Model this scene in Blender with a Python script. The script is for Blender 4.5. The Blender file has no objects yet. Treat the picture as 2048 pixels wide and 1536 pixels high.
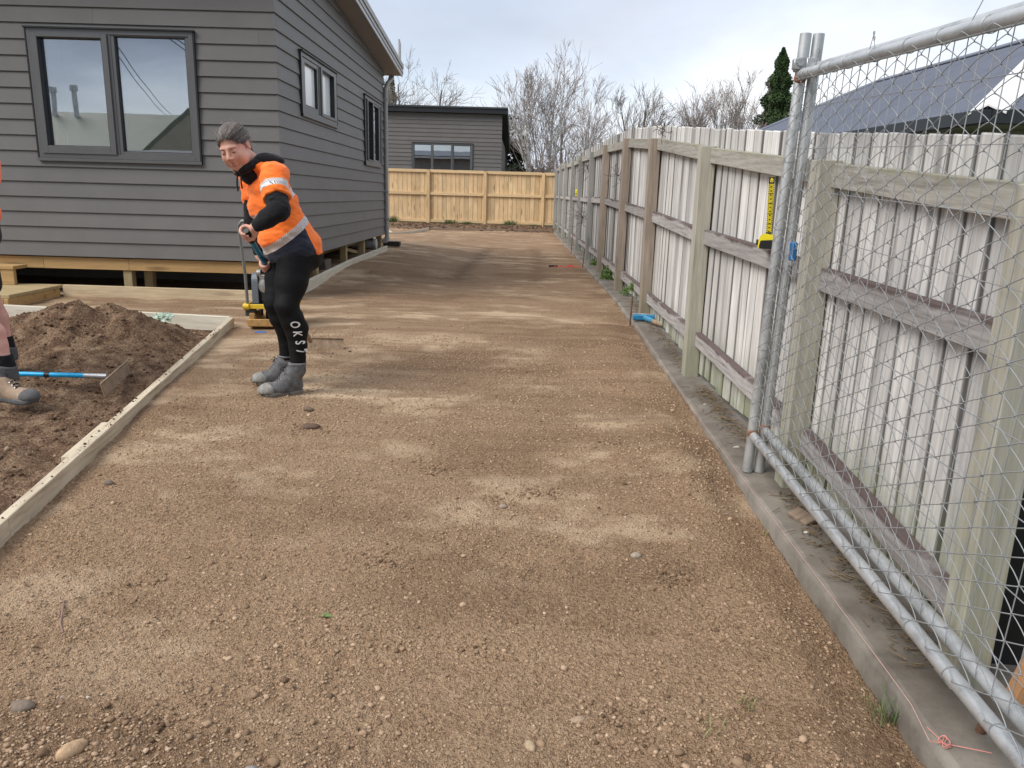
import bpy, bmesh, math, random
import numpy as np
from mathutils import Vector, Matrix, Quaternion
from mathutils.bvhtree import BVHTree

R = math.radians
random.seed(7); rng = np.random.default_rng(7)
S = bpy.context.scene
COL = S.collection

# ---------------------------------------------------------------- camera
# origin of the scene is the phone that took the picture, z = 0 at its lens; the ground lies about 1.3 m below
cam = bpy.data.cameras.new('camera'); cam.sensor_width = 36.0; cam.lens = 27.10
cam.clip_start = 0.05; cam.clip_end = 2000
co = bpy.data.objects.new('camera', cam); COL.objects.link(co)
_r = Vector((0.99956993, 0.01061568, 0.0273361)); _d = Vector((0.02907152, -0.2364211, -0.97121569)); _f = Vector((-0.00384729, 0.9715927, -0.23662804))
co.matrix_world = Matrix(((_r.x, -_d.x, -_f.x, 0), (_r.y, -_d.y, -_f.y, 0), (_r.z, -_d.z, -_f.z, 0), (0, 0, 0, 1)))
S.camera = co

# ---------------------------------------------------------------- light
SUN_DIR = Vector((-0.62, -0.42, 0.78)).normalized()
sun = bpy.data.lights.new('sun', 'SUN'); sun.energy = 2.7; sun.angle = R(36); sun.color = (1.0, 0.95, 0.88)
so = bpy.data.objects.new('sun', sun); COL.objects.link(so)
so.rotation_euler = SUN_DIR.to_track_quat('Z', 'Y').to_euler(); so.location = SUN_DIR * 50

W = bpy.data.worlds.new('World'); S.world = W; W.use_nodes = True
nt = W.node_tree; nt.nodes.clear()
def wn(t, **k):
    n = nt.nodes.new(t)
    for a, b in k.items(): setattr(n, a, b)
    return n
L = nt.links.new
sky = wn('ShaderNodeTexSky', sky_type='NISHITA', sun_disc=False)
sky.sun_elevation = math.asin(SUN_DIR.z); sky.sun_rotation = math.atan2(SUN_DIR.x, SUN_DIR.y)
tc = wn('ShaderNodeTexCoord')
sep = wn('ShaderNodeSeparateXYZ'); L(tc.outputs['Generated'], sep.inputs[0])
def wm(op, a, b=None, c=None):
    n = wn('ShaderNodeMath', operation=op)
    for i, v in enumerate((a, b, c)):
        if v is None: continue
        if isinstance(v, (int, float)): n.inputs[i].default_value = v
        else: L(v, n.inputs[i])
    return n.outputs[0]
# cloud layer: direction projected on a flat deck high above
zz = wm('ADD', wm('MAXIMUM', sep.outputs[2], 0.0), 0.22)
cx = wm('DIVIDE', sep.outputs[0], zz); cy = wm('DIVIDE', sep.outputs[1], zz)
cmb = wn('ShaderNodeCombineXYZ'); L(cx, cmb.inputs[0]); L(cy, cmb.inputs[1])
def wnoise(scale, detail, rough, dist, off):
    mp = wn('ShaderNodeMapping'); L(cmb.outputs[0], mp.inputs[0]); mp.inputs['Location'].default_value = off
    n = wn('ShaderNodeTexNoise'); L(mp.outputs[0], n.inputs['Vector'])
    n.inputs['Scale'].default_value = scale; n.inputs['Detail'].default_value = detail
    n.inputs['Roughness'].default_value = rough; n.inputs['Distortion'].default_value = dist
    return n.outputs[0]
def wramp(f, stops):
    r = wn('ShaderNodeValToRGB'); L(f, r.inputs[0]); e = r.color_ramp.elements
    while len(e) < len(stops): e.new(0.5)
    for q, (p, c) in zip(e, stops): q.position = p; q.color = (*c, 1)
    return r.outputs[0]
cov = wramp(wnoise(0.55, 7, 0.52, 0.35, (2.3, 0.4, 0)), [(0.30, (0.55, 0.55, 0.55)), (0.55, (0.96, 0.96, 0.96))])
tone = wramp(wnoise(0.75, 8, 0.5, 0.5, (7.1, 3.2, 1)), [(0.34, (0.60, 0.615, 0.68)), (0.44, (0.66, 0.705, 0.80)), (0.54, (0.77, 0.81, 0.87)), (0.66, (0.92, 0.93, 0.945))])
# behind the camera the deck thickens to blue-grey rain cloud (it is what the windows mirror)
back = wramp(wnoise(0.9, 7, 0.55, 0.6, (1.1, 5.2, 3)), [(0.38, (0.15, 0.19, 0.26)), (0.50, (0.30, 0.36, 0.46)), (0.62, (0.68, 0.73, 0.80))])
bf = wm('MULTIPLY', wm('SMOOTH_MIN', wm('MAXIMUM', wm('MULTIPLY', wm('ADD', sep.outputs[1], 0.05), -1.6), 0.0), 1.0, 0.2), wm('SMOOTH_MIN', wm('MAXIMUM', wm('MULTIPLY', sep.outputs[2], 5.0), 0.15), 1.0, 0.2))
mixb = wn('ShaderNodeMix', data_type='RGBA'); L(bf, mixb.inputs[0]); L(tone, mixb.inputs[6]); L(back, mixb.inputs[7])
b1 = wn('ShaderNodeBackground'); L(sky.outputs[0], b1.inputs[0]); b1.inputs[1].default_value = 0.12
b2 = wn('ShaderNodeBackground'); L(mixb.outputs[2], b2.inputs[0]); b2.inputs[1].default_value = 1.02
ms = wn('ShaderNodeMixShader'); L(cov, ms.inputs[0]); L(b1.outputs[0], ms.inputs[1]); L(b2.outputs[0], ms.inputs[2])
wo = wn('ShaderNodeOutputWorld'); L(ms.outputs[0], wo.inputs[0])

S.view_settings.view_transform = 'Standard'; S.view_settings.look = 'None'
S.view_settings.exposure = 0.36; S.view_settings.gamma = 1.0; S.view_settings.use_curve_mapping = False
S.cycles.max_bounces = 7; S.cycles.diffuse_bounces = 4; S.cycles.glossy_bounces = 3; S.cycles.transparent_max_bounces = 8
S.cycles.use_denoising = True

# ---------------------------------------------------------------- material helpers
class NT:
    def __init__(s, name):
        s.m = bpy.data.materials.new(name); s.m.use_nodes = True; s.t = s.m.node_tree
        s.b = s.t.nodes['Principled BSDF']; s.out = s.t.nodes['Material Output']
    def n(s, t, **k):
        x = s.t.nodes.new(t)
        for a, b in k.items(): setattr(x, a, b)
        return x
    def l(s, a, b): s.t.links.new(a, b)
    def set(s, **k):
        for a, v in k.items():
            i = s.b.inputs[a.replace('_', ' ')]
            if isinstance(v, (int, float)): i.default_value = v
            elif isinstance(v, tuple): i.default_value = (*v, 1) if len(v) == 3 else v
            else: s.l(v, i)
        return s
    def math(s, op, a, b=None, c=None, clamp=False):
        n = s.n('ShaderNodeMath', operation=op); n.use_clamp = clamp
        for i, v in enumerate((a, b, c)):
            if v is None: continue
            if isinstance(v, (int, float)): n.inputs[i].default_value = v
            else: s.l(v, n.inputs[i])
        return n.outputs[0]
    def coord(s, kind='Object', scale=(1, 1, 1), rand=False, rot=(0, 0, 0)):
        t = s.n('ShaderNodeTexCoord') if kind != 'World' else s.n('ShaderNodeNewGeometry')
        v = t.outputs['Position'] if kind == 'World' else t.outputs[kind]
        if rand:
            oi = s.n('ShaderNodeObjectInfo'); c = s.n('ShaderNodeCombineXYZ')
            for q, k in enumerate((37.0, 91.0, 53.0)): s.l(s.math('MULTIPLY', oi.outputs['Random'], k), c.inputs[q])
            a = s.n('ShaderNodeVectorMath', operation='ADD'); s.l(v, a.inputs[0]); s.l(c.outputs[0], a.inputs[1]); v = a.outputs[0]
        m = s.n('ShaderNodeMapping'); s.l(v, m.inputs[0]); m.inputs['Scale'].default_value = scale; m.inputs['Rotation'].default_value = rot
        return m.outputs[0]
    def noise(s, vec, scale=5, detail=4, rough=0.55, dist=0.0):
        n = s.n('ShaderNodeTexNoise'); s.l(vec, n.inputs['Vector'])
        for a, v in (('Scale', scale), ('Detail', detail), ('Roughness', rough), ('Distortion', dist)): n.inputs[a].default_value = v
        return n.outputs[0]
    def voro(s, vec, scale=5, feature='F1'):
        n = s.n('ShaderNodeTexVoronoi', feature=feature); s.l(vec, n.inputs['Vector']); n.inputs['Scale'].default_value = scale
        return n.outputs[0]
    def ramp(s, f, stops, interp='LINEAR'):
        r = s.n('ShaderNodeValToRGB'); s.l(f, r.inputs[0]); r.color_ramp.interpolation = interp; e = r.color_ramp.elements
        while len(e) < len(stops): e.new(0.5)
        for q, (p, c) in zip(e, stops):
            q.position = p; q.color = (c, c, c, 1) if isinstance(c, (int, float)) else (*c, 1)
        return r.outputs[0]
    def mix(s, f, a, b, mode='MIX'):
        n = s.n('ShaderNodeMix', data_type='RGBA', blend_type=mode)
        for i, v in ((0, f), (6, a), (7, b)):
            if isinstance(v, (int, float)): n.inputs[i].default_value = v
            elif isinstance(v, tuple): n.inputs[i].default_value = (*v, 1)
            else: s.l(v, n.inputs[i])
        return n.outputs[2]
    def bump(s, h, strength=0.3, dist=0.01, prev=None):
        n = s.n('ShaderNodeBump'); n.inputs['Strength'].default_value = strength; n.inputs['Distance'].default_value = dist
        s.l(h, n.inputs['Height'])
        if prev is not None: s.l(prev, n.inputs['Normal'])
        s.l(n.outputs[0], s.b.inputs['Normal']); return n.outputs[0]
    def attr(s, name, out='Fac'):
        a = s.n('ShaderNodeAttribute'); a.attribute_name = name; return a.outputs[out]

def plain(name, col, rough=0.6, metal=0.0, var=0.12, scale=12, bump=0.0, spec=0.5):
    t = NT(name); v = t.coord('Object', rand=True); n = t.noise(v, scale, 5, 0.6)
    lo = tuple(c * (1 - var) for c in col); hi = tuple(min(1, c * (1 + var)) for c in col)
    t.set(Base_Color=t.ramp(n, [(0.3, lo), (0.7, hi)]), Roughness=t.math('MULTIPLY_ADD', n, 0.2, rough - 0.1), Metallic=metal)
    t.b.inputs['Specular IOR Level'].default_value = spec
    if bump: t.bump(n, bump, 0.004)
    return t.m

def wood(name, light, dark, axis='z', green=0.0, gz=(-1.1, -0.7), knot=0.6, fine=1.0, stain=None, tone=0.25, bumpk=0.5, across=22, edge=None):
    """board with grain running along one local axis"""
    t = NT(name)
    sc = {'x': (1.3, across, across), 'y': (across, 1.3, across), 'z': (across, across, 0.9)}[axis]
    kc = {'x': (1.4, 7, 7), 'y': (7, 1.4, 7), 'z': (7, 7, 1.4)}[axis]
    v = t.coord('Object', sc, rand=True); v2 = t.coord('Object', kc, rand=True); v3 = t.coord('Object', (3, 3, 3), rand=True)
    kn = t.n('ShaderNodeTexVoronoi', feature='F1'); t.l(v2, kn.inputs['Vector']); kn.inputs['Scale'].default_value = 0.9
    kd = kn.outputs['Distance']
    warp = t.n('ShaderNodeVectorMath', operation='SCALE'); 
    g1 = t.noise(v, 1.6 * fine, 6, 0.68, 0.35); g2 = t.noise(v, 5.5 * fine, 4, 0.6, 0.3)
    ring = t.n('ShaderNodeTexWave', wave_type='RINGS'); t.l(v2, ring.inputs['Vector']); ring.inputs['Scale'].default_value = 1.4; ring.inputs['Distortion'].default_value = 5; ring.inputs['Detail'].default_value = 3
    g = t.math('ADD', t.math('MULTIPLY', g1, 0.52), t.math('ADD', t.math('MULTIPLY', g2, 0.42), t.math('MULTIPLY', ring.outputs[1], 0.06)))
    col = t.ramp(g, [(0.34, dark), (0.44, tuple((a + b) / 2 for a, b in zip(light, dark))), (0.56, light), (0.75, tuple(min(1, c * 1.12) for c in light))])
    kf = t.ramp(kd, [(0.07, 1.0), (0.12, 0.75), (0.19, 0.0)])
    col = t.mix(t.math('MULTIPLY', kf, knot), col, tuple(c * 0.35 for c in dark))
    pt = t.noise(v3, 0.8, 4, 0.6)
    col = t.mix(t.ramp(pt, [(0.35, 0.0), (0.7, 0.6)]), col, tuple(c * (1 - tone * 1.6) for c in light))
    oi = t.n('ShaderNodeObjectInfo')
    col = t.mix(1.0, col, t.ramp(oi.outputs['Random'], [(0, 1 - tone), (0.5, 1.0), (1, 1 + tone * 0.3)]), 'MULTIPLY')
    if edge:    # board edges painted dark as the shadow grooves between boards
        te = t.n('ShaderNodeTexCoord'); se = t.n('ShaderNodeSeparateXYZ'); t.l(te.outputs['Object'], se.inputs[0])
        ef = t.ramp(t.math('MULTIPLY', t.math('ABSOLUTE', se.outputs[1 if edge[0] == 'y' else 0]), 10.0), [(edge[1] * 10, 0.0), (min(1, edge[2] * 10), 1.0)])
        col = t.mix(t.math('MULTIPLY', ef, edge[3]), col, tuple(c * .3 for c in dark))
    if stain:
        sc_, amt, band = stain   # a stain that sits on the upper part of the board
        tc_ = t.n('ShaderNodeTexCoord'); sp = t.n('ShaderNodeSeparateXYZ'); t.l(tc_.outputs['Object'], sp.inputs[0])
        up = t.math('MULTIPLY_ADD', sp.outputs[2], 1 / band, 0.0, clamp=True)
        f = t.math('MULTIPLY', t.ramp(t.math('MULTIPLY', t.math('ADD', up, t.math('MULTIPLY', t.noise(t.coord('Object', (2, 2.6, 2), rand=True), 1.3, 6, 0.65), 2.0)), 0.4), [(0.62, 0.0), (0.76, 1.0)]), amt)
        col = t.mix(f, col, sc_)
    if green:
        sp = t.n('ShaderNodeSeparateXYZ'); ge = t.n('ShaderNodeNewGeometry'); t.l(ge.outputs['Position'], sp.inputs[0])
        lowf = t.n('ShaderNodeMapRange'); t.l(sp.outputs[2], lowf.inputs[0]); lowf.inputs[1].default_value = gz[1]; lowf.inputs[2].default_value = gz[0]; lowf.inputs[3].default_value = 0.0; lowf.inputs[4].default_value = 1.0
        f = t.math('MULTIPLY', t.math('MULTIPLY', lowf.outputs[0], t.ramp(t.noise(v3, 1.6, 5, 0.65), [(0.3, 0.25), (0.6, 1.0)])), green)
        col = t.mix(f, col, (0.16, 0.19, 0.06))
    t.set(Base_Color=col, Roughness=0.85); t.b.inputs['Specular IOR Level'].default_value = 0.25
    t.bump(g, bumpk, 0.003)
    return t.m

M = {}
M['paling'] = wood('weathered_paling', (0.76, 0.745, 0.72), (0.34, 0.32, 0.30), 'z', green=0.75, gz=(-1.2, -0.8), knot=0.7, tone=0.34, fine=0.8, across=13, edge=('y', .056, .066, .85))
M['post_green'] = wood('post_algae_grey', (0.46, 0.44, 0.37), (0.21, 0.20, 0.155), 'z', green=0.35, gz=(-1.25, -0.5), knot=0.5, tone=0.12, fine=0.8)
M['post_brown'] = wood('post_brown_grey', (0.36, 0.30, 0.245), (0.17, 0.14, 0.11), 'z', green=0.4, gz=(-1.2, -0.7), knot=0.6, tone=0.15)
M['post_grey'] = wood('post_grey', (0.38, 0.38, 0.36), (0.20, 0.20, 0.19), 'z', green=0.3, gz=(-1.2, -0.7), knot=0.5, tone=0.15)
M['rail_top'] = wood('rail_lichen_grey', (0.43, 0.41, 0.365), (0.18, 0.165, 0.14), 'y', knot=0.6, stain=((0.20, 0.20, 0.08), 0.35, 0.05), tone=0.15)
M['rail'] = wood('rail_purple_stained', (0.47, 0.445, 0.43), (0.17, 0.155, 0.15), 'y', knot=0.6, stain=((0.10, 0.068, 0.064), 0.9, 0.05), tone=0.2)
M['pine'] = wood('fresh_pine', (0.80, 0.59, 0.34), (0.58, 0.38, 0.18), 'z', knot=0.75, tone=0.16, bumpk=0.2, across=9)
M['pine_pal'] = wood('fresh_pine_paling', (0.82, 0.60, 0.35), (0.56, 0.36, 0.17), 'z', knot=0.8, tone=0.2, bumpk=0.2, across=8, edge=('x', .068, .077, .6))
M['pine_x'] = wood('fresh_pine_lengthwise', (0.78, 0.58, 0.34), (0.56, 0.38, 0.19), 'x', knot=0.75, tone=0.12, bumpk=0.2)
M['bearer'] = wood('treated_bearer', (0.52, 0.34, 0.155), (0.34, 0.205, 0.09), 'x', knot=0.6, tone=0.12, bumpk=0.2)
M['pile'] = wood('treated_pile', (0.46, 0.36, 0.20), (0.30, 0.22, 0.12), 'z', knot=0.5, tone=0.15)
M['form'] = wood('formwork_board', (0.64, 0.555, 0.42), (0.34, 0.255, 0.165), 'y', knot=0.6, tone=0.22, fine=0.8, across=12)
M['form_x'] = wood('formwork_board_crosswise', (0.60, 0.49, 0.33), (0.38, 0.27, 0.16), 'x', knot=0.5, tone=0.15, fine=0.8)
M['form_pale'] = wood('pale_formwork_board', (0.68, 0.64, 0.54), (0.46, 0.40, 0.30), 'x', knot=0.35, tone=0.1, fine=0.8)
M['form_old'] = wood('old_edging_board', (0.30, 0.23, 0.17), (0.16, 0.11, 0.08), 'x', knot=0.5, tone=0.15)
M['stake'] = wood('new_stake', (0.55, 0.30, 0.15), (0.36, 0.18, 0.08), 'z', knot=0.4, tone=0.1)

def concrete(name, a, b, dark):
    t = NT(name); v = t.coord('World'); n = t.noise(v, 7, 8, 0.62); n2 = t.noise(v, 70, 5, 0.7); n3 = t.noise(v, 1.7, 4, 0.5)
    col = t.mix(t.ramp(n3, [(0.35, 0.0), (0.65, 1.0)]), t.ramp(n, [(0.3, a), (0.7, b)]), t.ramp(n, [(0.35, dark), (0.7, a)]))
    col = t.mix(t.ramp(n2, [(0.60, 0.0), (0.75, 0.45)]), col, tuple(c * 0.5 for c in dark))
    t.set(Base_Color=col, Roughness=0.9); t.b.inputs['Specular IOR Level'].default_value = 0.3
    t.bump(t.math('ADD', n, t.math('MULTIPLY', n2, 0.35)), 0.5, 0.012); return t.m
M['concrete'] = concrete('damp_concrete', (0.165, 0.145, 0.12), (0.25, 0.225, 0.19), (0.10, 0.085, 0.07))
M['concrete_light'] = concrete('old_and_lit_concrete', (0.20, 0.18, 0.152), (0.31, 0.28, 0.24), (0.11, 0.093, 0.075))

def galv(name, base, rough):
    t = NT(name); v = t.coord('Object', rand=True); n = t.noise(v, 9, 6, 0.65); n2 = t.noise(v, 60, 3, 0.5)
    sm = tuple(c * 0.66 for c in base)
    col = t.ramp(n, [(0.32, sm), (0.5, base), (0.7, tuple(min(1, c * 1.15) for c in base))])
    col = t.mix(t.ramp(t.noise(v, 4.3, 6, 0.7), [(0.60, 0.0), (0.72, 0.7)]), col, (0.36, 0.31, 0.24))
    t.set(Base_Color=col, Metallic=0.55, Roughness=t.math('MULTIPLY_ADD', n, 0.3, rough - 0.15)); t.bump(n2, 0.12, 0.002); return t.m
M['galv'] = galv('galvanised_pipe', (0.50, 0.515, 0.52), 0.42)
M['wire'] = plain('galvanised_wire', (0.33, 0.345, 0.355), 0.45, 0.4, 0.12, 6)
M['rust'] = plain('rusty_steel', (0.17, 0.085, 0.05), 0.85, 0.2, 0.4, 30, 0.4)
M['rust_paint'] = plain('red_rust_patch', (0.24, 0.10, 0.055), 0.8, 0.0, 0.35, 40, 0.3)
# ---------------------------------------------------------------- object helpers
def setp(o, label=None, cat=None, group=None, kind=None):
    if label: o['label'] = label
    if cat: o['category'] = cat
    if group: o['group'] = group
    if kind: o['kind'] = kind
    return o
def empty(name, loc=(0, 0, 0), label=None, cat=None, group=None, rz=0):
    o = bpy.data.objects.new(name, None); COL.objects.link(o); o.location = loc; o.rotation_euler = (0, 0, rz); o.empty_display_size = 0.1
    return setp(o, label, cat, group)
def mesh_np(name, V, F, mat=None, parent=None, smooth=False, loc=None, link=True):
    """V (n,3) array, F (m,k) array or list of tuples"""
    me = bpy.data.meshes.new(name)
    V = np.asarray(V, np.float32)
    if isinstance(F, np.ndarray):
        m, k = F.shape
        me.vertices.add(len(V)); me.vertices.foreach_set('co', V.ravel())
        me.loops.add(m * k); me.loops.foreach_set('vertex_index', F.astype(np.int32).ravel())
        me.polygons.add(m); me.polygons.foreach_set('loop_start', np.arange(0, m * k, k, dtype=np.int32))
        try: me.polygons.foreach_set('loop_total', np.full(m, k, np.int32))
        except Exception: pass
        me.update(calc_edges=True)
    else:
        me.from_pydata([tuple(v) for v in V.tolist()], [], F); me.update()
    if smooth: me.polygons.foreach_set('use_smooth', np.ones(len(me.polygons), bool))
    if mat: me.materials.append(mat)
    o = bpy.data.objects.new(name, me)
    if loc is not None: o.location = loc
    if link: COL.objects.link(o)
    if parent is not None: o.parent = parent
    return o
def inst(src, name, loc, parent=None, rot=(0, 0, 0), scale=(1, 1, 1), mat=None):
    o = bpy.data.objects.new(name, src.data if hasattr(src, 'data') else src); COL.objects.link(o)
    o.location = loc; o.rotation_euler = rot; o.scale = scale
    if parent is not None: o.parent = parent
    return o
def box_vf(x0, x1, y0, y1, z0, z1, c=0.0):
    if c <= 0:
        V = [(x, y, z) for z in (z0, z1) for y in (y0, y1) for x in (x0, x1)]
        return V, [(0, 2, 3, 1), (4, 5, 7, 6), (0, 1, 5, 4), (2, 6, 7, 3), (0, 4, 6, 2), (1, 3, 7, 5)]
    V = []; idx = {}
    cx, cy, cz = (x0 + x1) / 2, (y0 + y1) / 2, (z0 + z1) / 2; hx, hy, hz = (x1 - x0) / 2, (y1 - y0) / 2, (z1 - z0) / 2
    for sx in (-1, 1):
        for sy in (-1, 1):
            for sz in (-1, 1):
                for a in range(3):
                    p = [sx * (hx - (c if a != 0 else 0)), sy * (hy - (c if a != 1 else 0)), sz * (hz - (c if a != 2 else 0))]
                    idx[sx, sy, sz, a] = len(V); V.append((cx + p[0], cy + p[1], cz + p[2]))
    F = []
    for s in (-1, 1):
        F.append([idx[s, -1, -1, 0], idx[s, 1, -1, 0], idx[s, 1, 1, 0], idx[s, -1, 1, 0]][::s])
        F.append([idx[-1, s, -1, 1], idx[1, s, -1, 1], idx[1, s, 1, 1], idx[-1, s, 1, 1]][::-s])
        F.append([idx[-1, -1, s, 2], idx[1, -1, s, 2], idx[1, 1, s, 2], idx[-1, 1, s, 2]][::s])
    for a in (-1, 1):
        for b in (-1, 1):
            F.append([idx[a, b, -1, 0], idx[a, b, 1, 0], idx[a, b, 1, 1], idx[a, b, -1, 1]][::-a * b])
            F.append([idx[a, -1, b, 0], idx[a, 1, b, 0], idx[a, 1, b, 2], idx[a, -1, b, 2]][::a * b])
            F.append([idx[-1, a, b, 1], idx[1, a, b, 1], idx[1, a, b, 2], idx[-1, a, b, 2]][::-a * b])
            for d in (-1, 1):
                F.append([idx[a, b, d, 0], idx[a, b, d, 1], idx[a, b, d, 2]][::a * b * d])
    return V, [tuple(f) for f in F]
class MB:
    """collects simple shapes into one mesh"""
    def __init__(s): s.V = []; s.F = []
    def add(s, V, F, m=None):
        o = len(s.V)
        s.V += [tuple(m @ Vector(v)) for v in V] if m is not None else [tuple(v) for v in V]
        s.F += [tuple(i + o for i in f) for f in F]; return s
    def box(s, x0, x1, y0, y1, z0, z1, c=0.0, m=None): return s.add(*box_vf(x0, x1, y0, y1, z0, z1, c), m)
    def tube(s, pts, r, n=10, caps=True):
        pts = [Vector(p) for p in pts]; rs = r if isinstance(r, (list, tuple)) else [r] * len(pts)
        o = len(s.V); prev = None
        for i, p in enumerate(pts):
            d = (pts[min(i + 1, len(pts) - 1)] - pts[max(i - 1, 0)]).normalized()
            if prev is None:
                a = d.orthogonal().normalized()
            else:
                a = (prev - d * prev.dot(d))
                a = a.normalized() if a.length > 1e-6 else d.orthogonal().normalized()
            prev = a; b = d.cross(a)
            for k in range(n):
                t = 2 * math.pi * k / n; s.V.append(tuple(p + (a * math.cos(t) + b * math.sin(t)) * rs[i]))
        for i in range(len(pts) - 1):
            for k in range(n):
                k2 = (k + 1) % n; s.F.append((o + i * n + k, o + i * n + k2, o + (i + 1) * n + k2, o + (i + 1) * n + k))
        if caps:
            s.F.append(tuple(o + k for k in range(n))[::-1]); s.F.append(tuple(o + (len(pts) - 1) * n + k for k in range(n)))
        return s
    def prism(s, poly, z0, z1):
        o = len(s.V); n = len(poly)
        s.V += [(x, y, z0) for x, y in poly] + [(x, y, z1) for x, y in poly]
        s.F.append(tuple(o + i for i in range(n))[::-1]); s.F.append(tuple(o + n + i for i in range(n)))
        for i in range(n):
            j = (i + 1) % n; s.F.append((o + i, o + j, o + n + j, o + n + i))
        return s
    def build(s, name, mat=None, parent=None, smooth=False, loc=None):
        if loc is not None:
            l = Vector(loc); V = [tuple(Vector(v) - l) for v in s.V]
        else: V = s.V
        o = mesh_np(name, V, s.F, mat, parent, False, loc)
        if smooth:
            me = o.data; me.polygons.foreach_set('use_smooth', np.ones(len(me.polygons), bool))
            try:
                me.set_sharp_from_angle(angle=R(40))
            except Exception: pass
        return o
def boxobj(name, x0, x1, y0, y1, z0, z1, mat, parent=None, c=0.0, rot=None):
    """box whose origin is its own centre"""
    cx, cy, cz = (x0 + x1) / 2, (y0 + y1) / 2, (z0 + z1) / 2
    V, F = box_vf(x0 - cx, x1 - cx, y0 - cy, y1 - cy, z0 - cz, z1 - cz, c)
    o = mesh_np(name, V, F, mat, parent, loc=(cx, cy, cz))
    if rot: o.rotation_euler = rot
    return o
def beam(name, p0, p1, w, h, mat, parent=None, c=0.003, up=(0, 0, 1), axis='x'):
    """timber from p0 to p1 (centre line), w across, h along up; grain runs along local x or y"""
    p0, p1 = Vector(p0), Vector(p1); d = (p1 - p0); Ln = d.length; d.normalize()
    u = Vector(up); u = (u - d * u.dot(d)).normalized(); sd = d.cross(u)
    V, F = box_vf(-Ln / 2, Ln / 2, -w / 2, w / 2, -h / 2, h / 2, c) if axis == 'x' else box_vf(-w / 2, w / 2, -Ln / 2, Ln / 2, -h / 2, h / 2, c)
    o = mesh_np(name, V, F, mat, parent)
    if axis == 'x': m = Matrix((( d.x, u.cross(d).x, u.x), (d.y, u.cross(d).y, u.y), (d.z, u.cross(d).z, u.z)))
    else: m = Matrix(((sd.x, d.x, u.x), (sd.y, d.y, u.y), (sd.z, d.z, u.z)))
    o.matrix_local = Matrix.Translation((p0 + p1) / 2) @ m.to_4x4()
    return o

# ---------------------------------------------------------------- value noise on arrays
def _hash(ix, iy, seed):
    h = (ix.astype(np.int64) * 374761393 + iy.astype(np.int64) * 668265263 + seed * 1442695041) & 0xffffffff
    h = ((h ^ (h >> 13)) * 1274126177) & 0xffffffff
    return ((h ^ (h >> 16)) & 0xffff) / 65535.0
def vnoise(x, y, seed=0):
    ix = np.floor(x); iy = np.floor(y); fx = x - ix; fy = y - iy
    fx = fx * fx * fx * (fx * (fx * 6 - 15) + 10); fy = fy * fy * fy * (fy * (fy * 6 - 15) + 10)
    a = _hash(ix, iy, seed); b = _hash(ix + 1, iy, seed); c = _hash(ix, iy + 1, seed); d = _hash(ix + 1, iy + 1, seed)
    return (a * (1 - fx) + b * fx) * (1 - fy) + (c * (1 - fx) + d * fx) * fy
def fbm(x, y, oct=4, seed=0, gain=0.5):
    s = 0; a = 1; t = 0
    for o in range(oct):
        cs, sn = math.cos(0.6 * o), math.sin(0.6 * o)
        s = s + a * (vnoise((x * cs - y * sn) * 2 ** o, (x * sn + y * cs) * 2 ** o, seed + o * 17) - 0.5); t += a; a *= gain
    return s / t * 2
def sstep(a, b, x):
    t = np.clip((x - a) / (b - a), 0, 1); return t * t * (3 - 2 * t)

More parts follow.
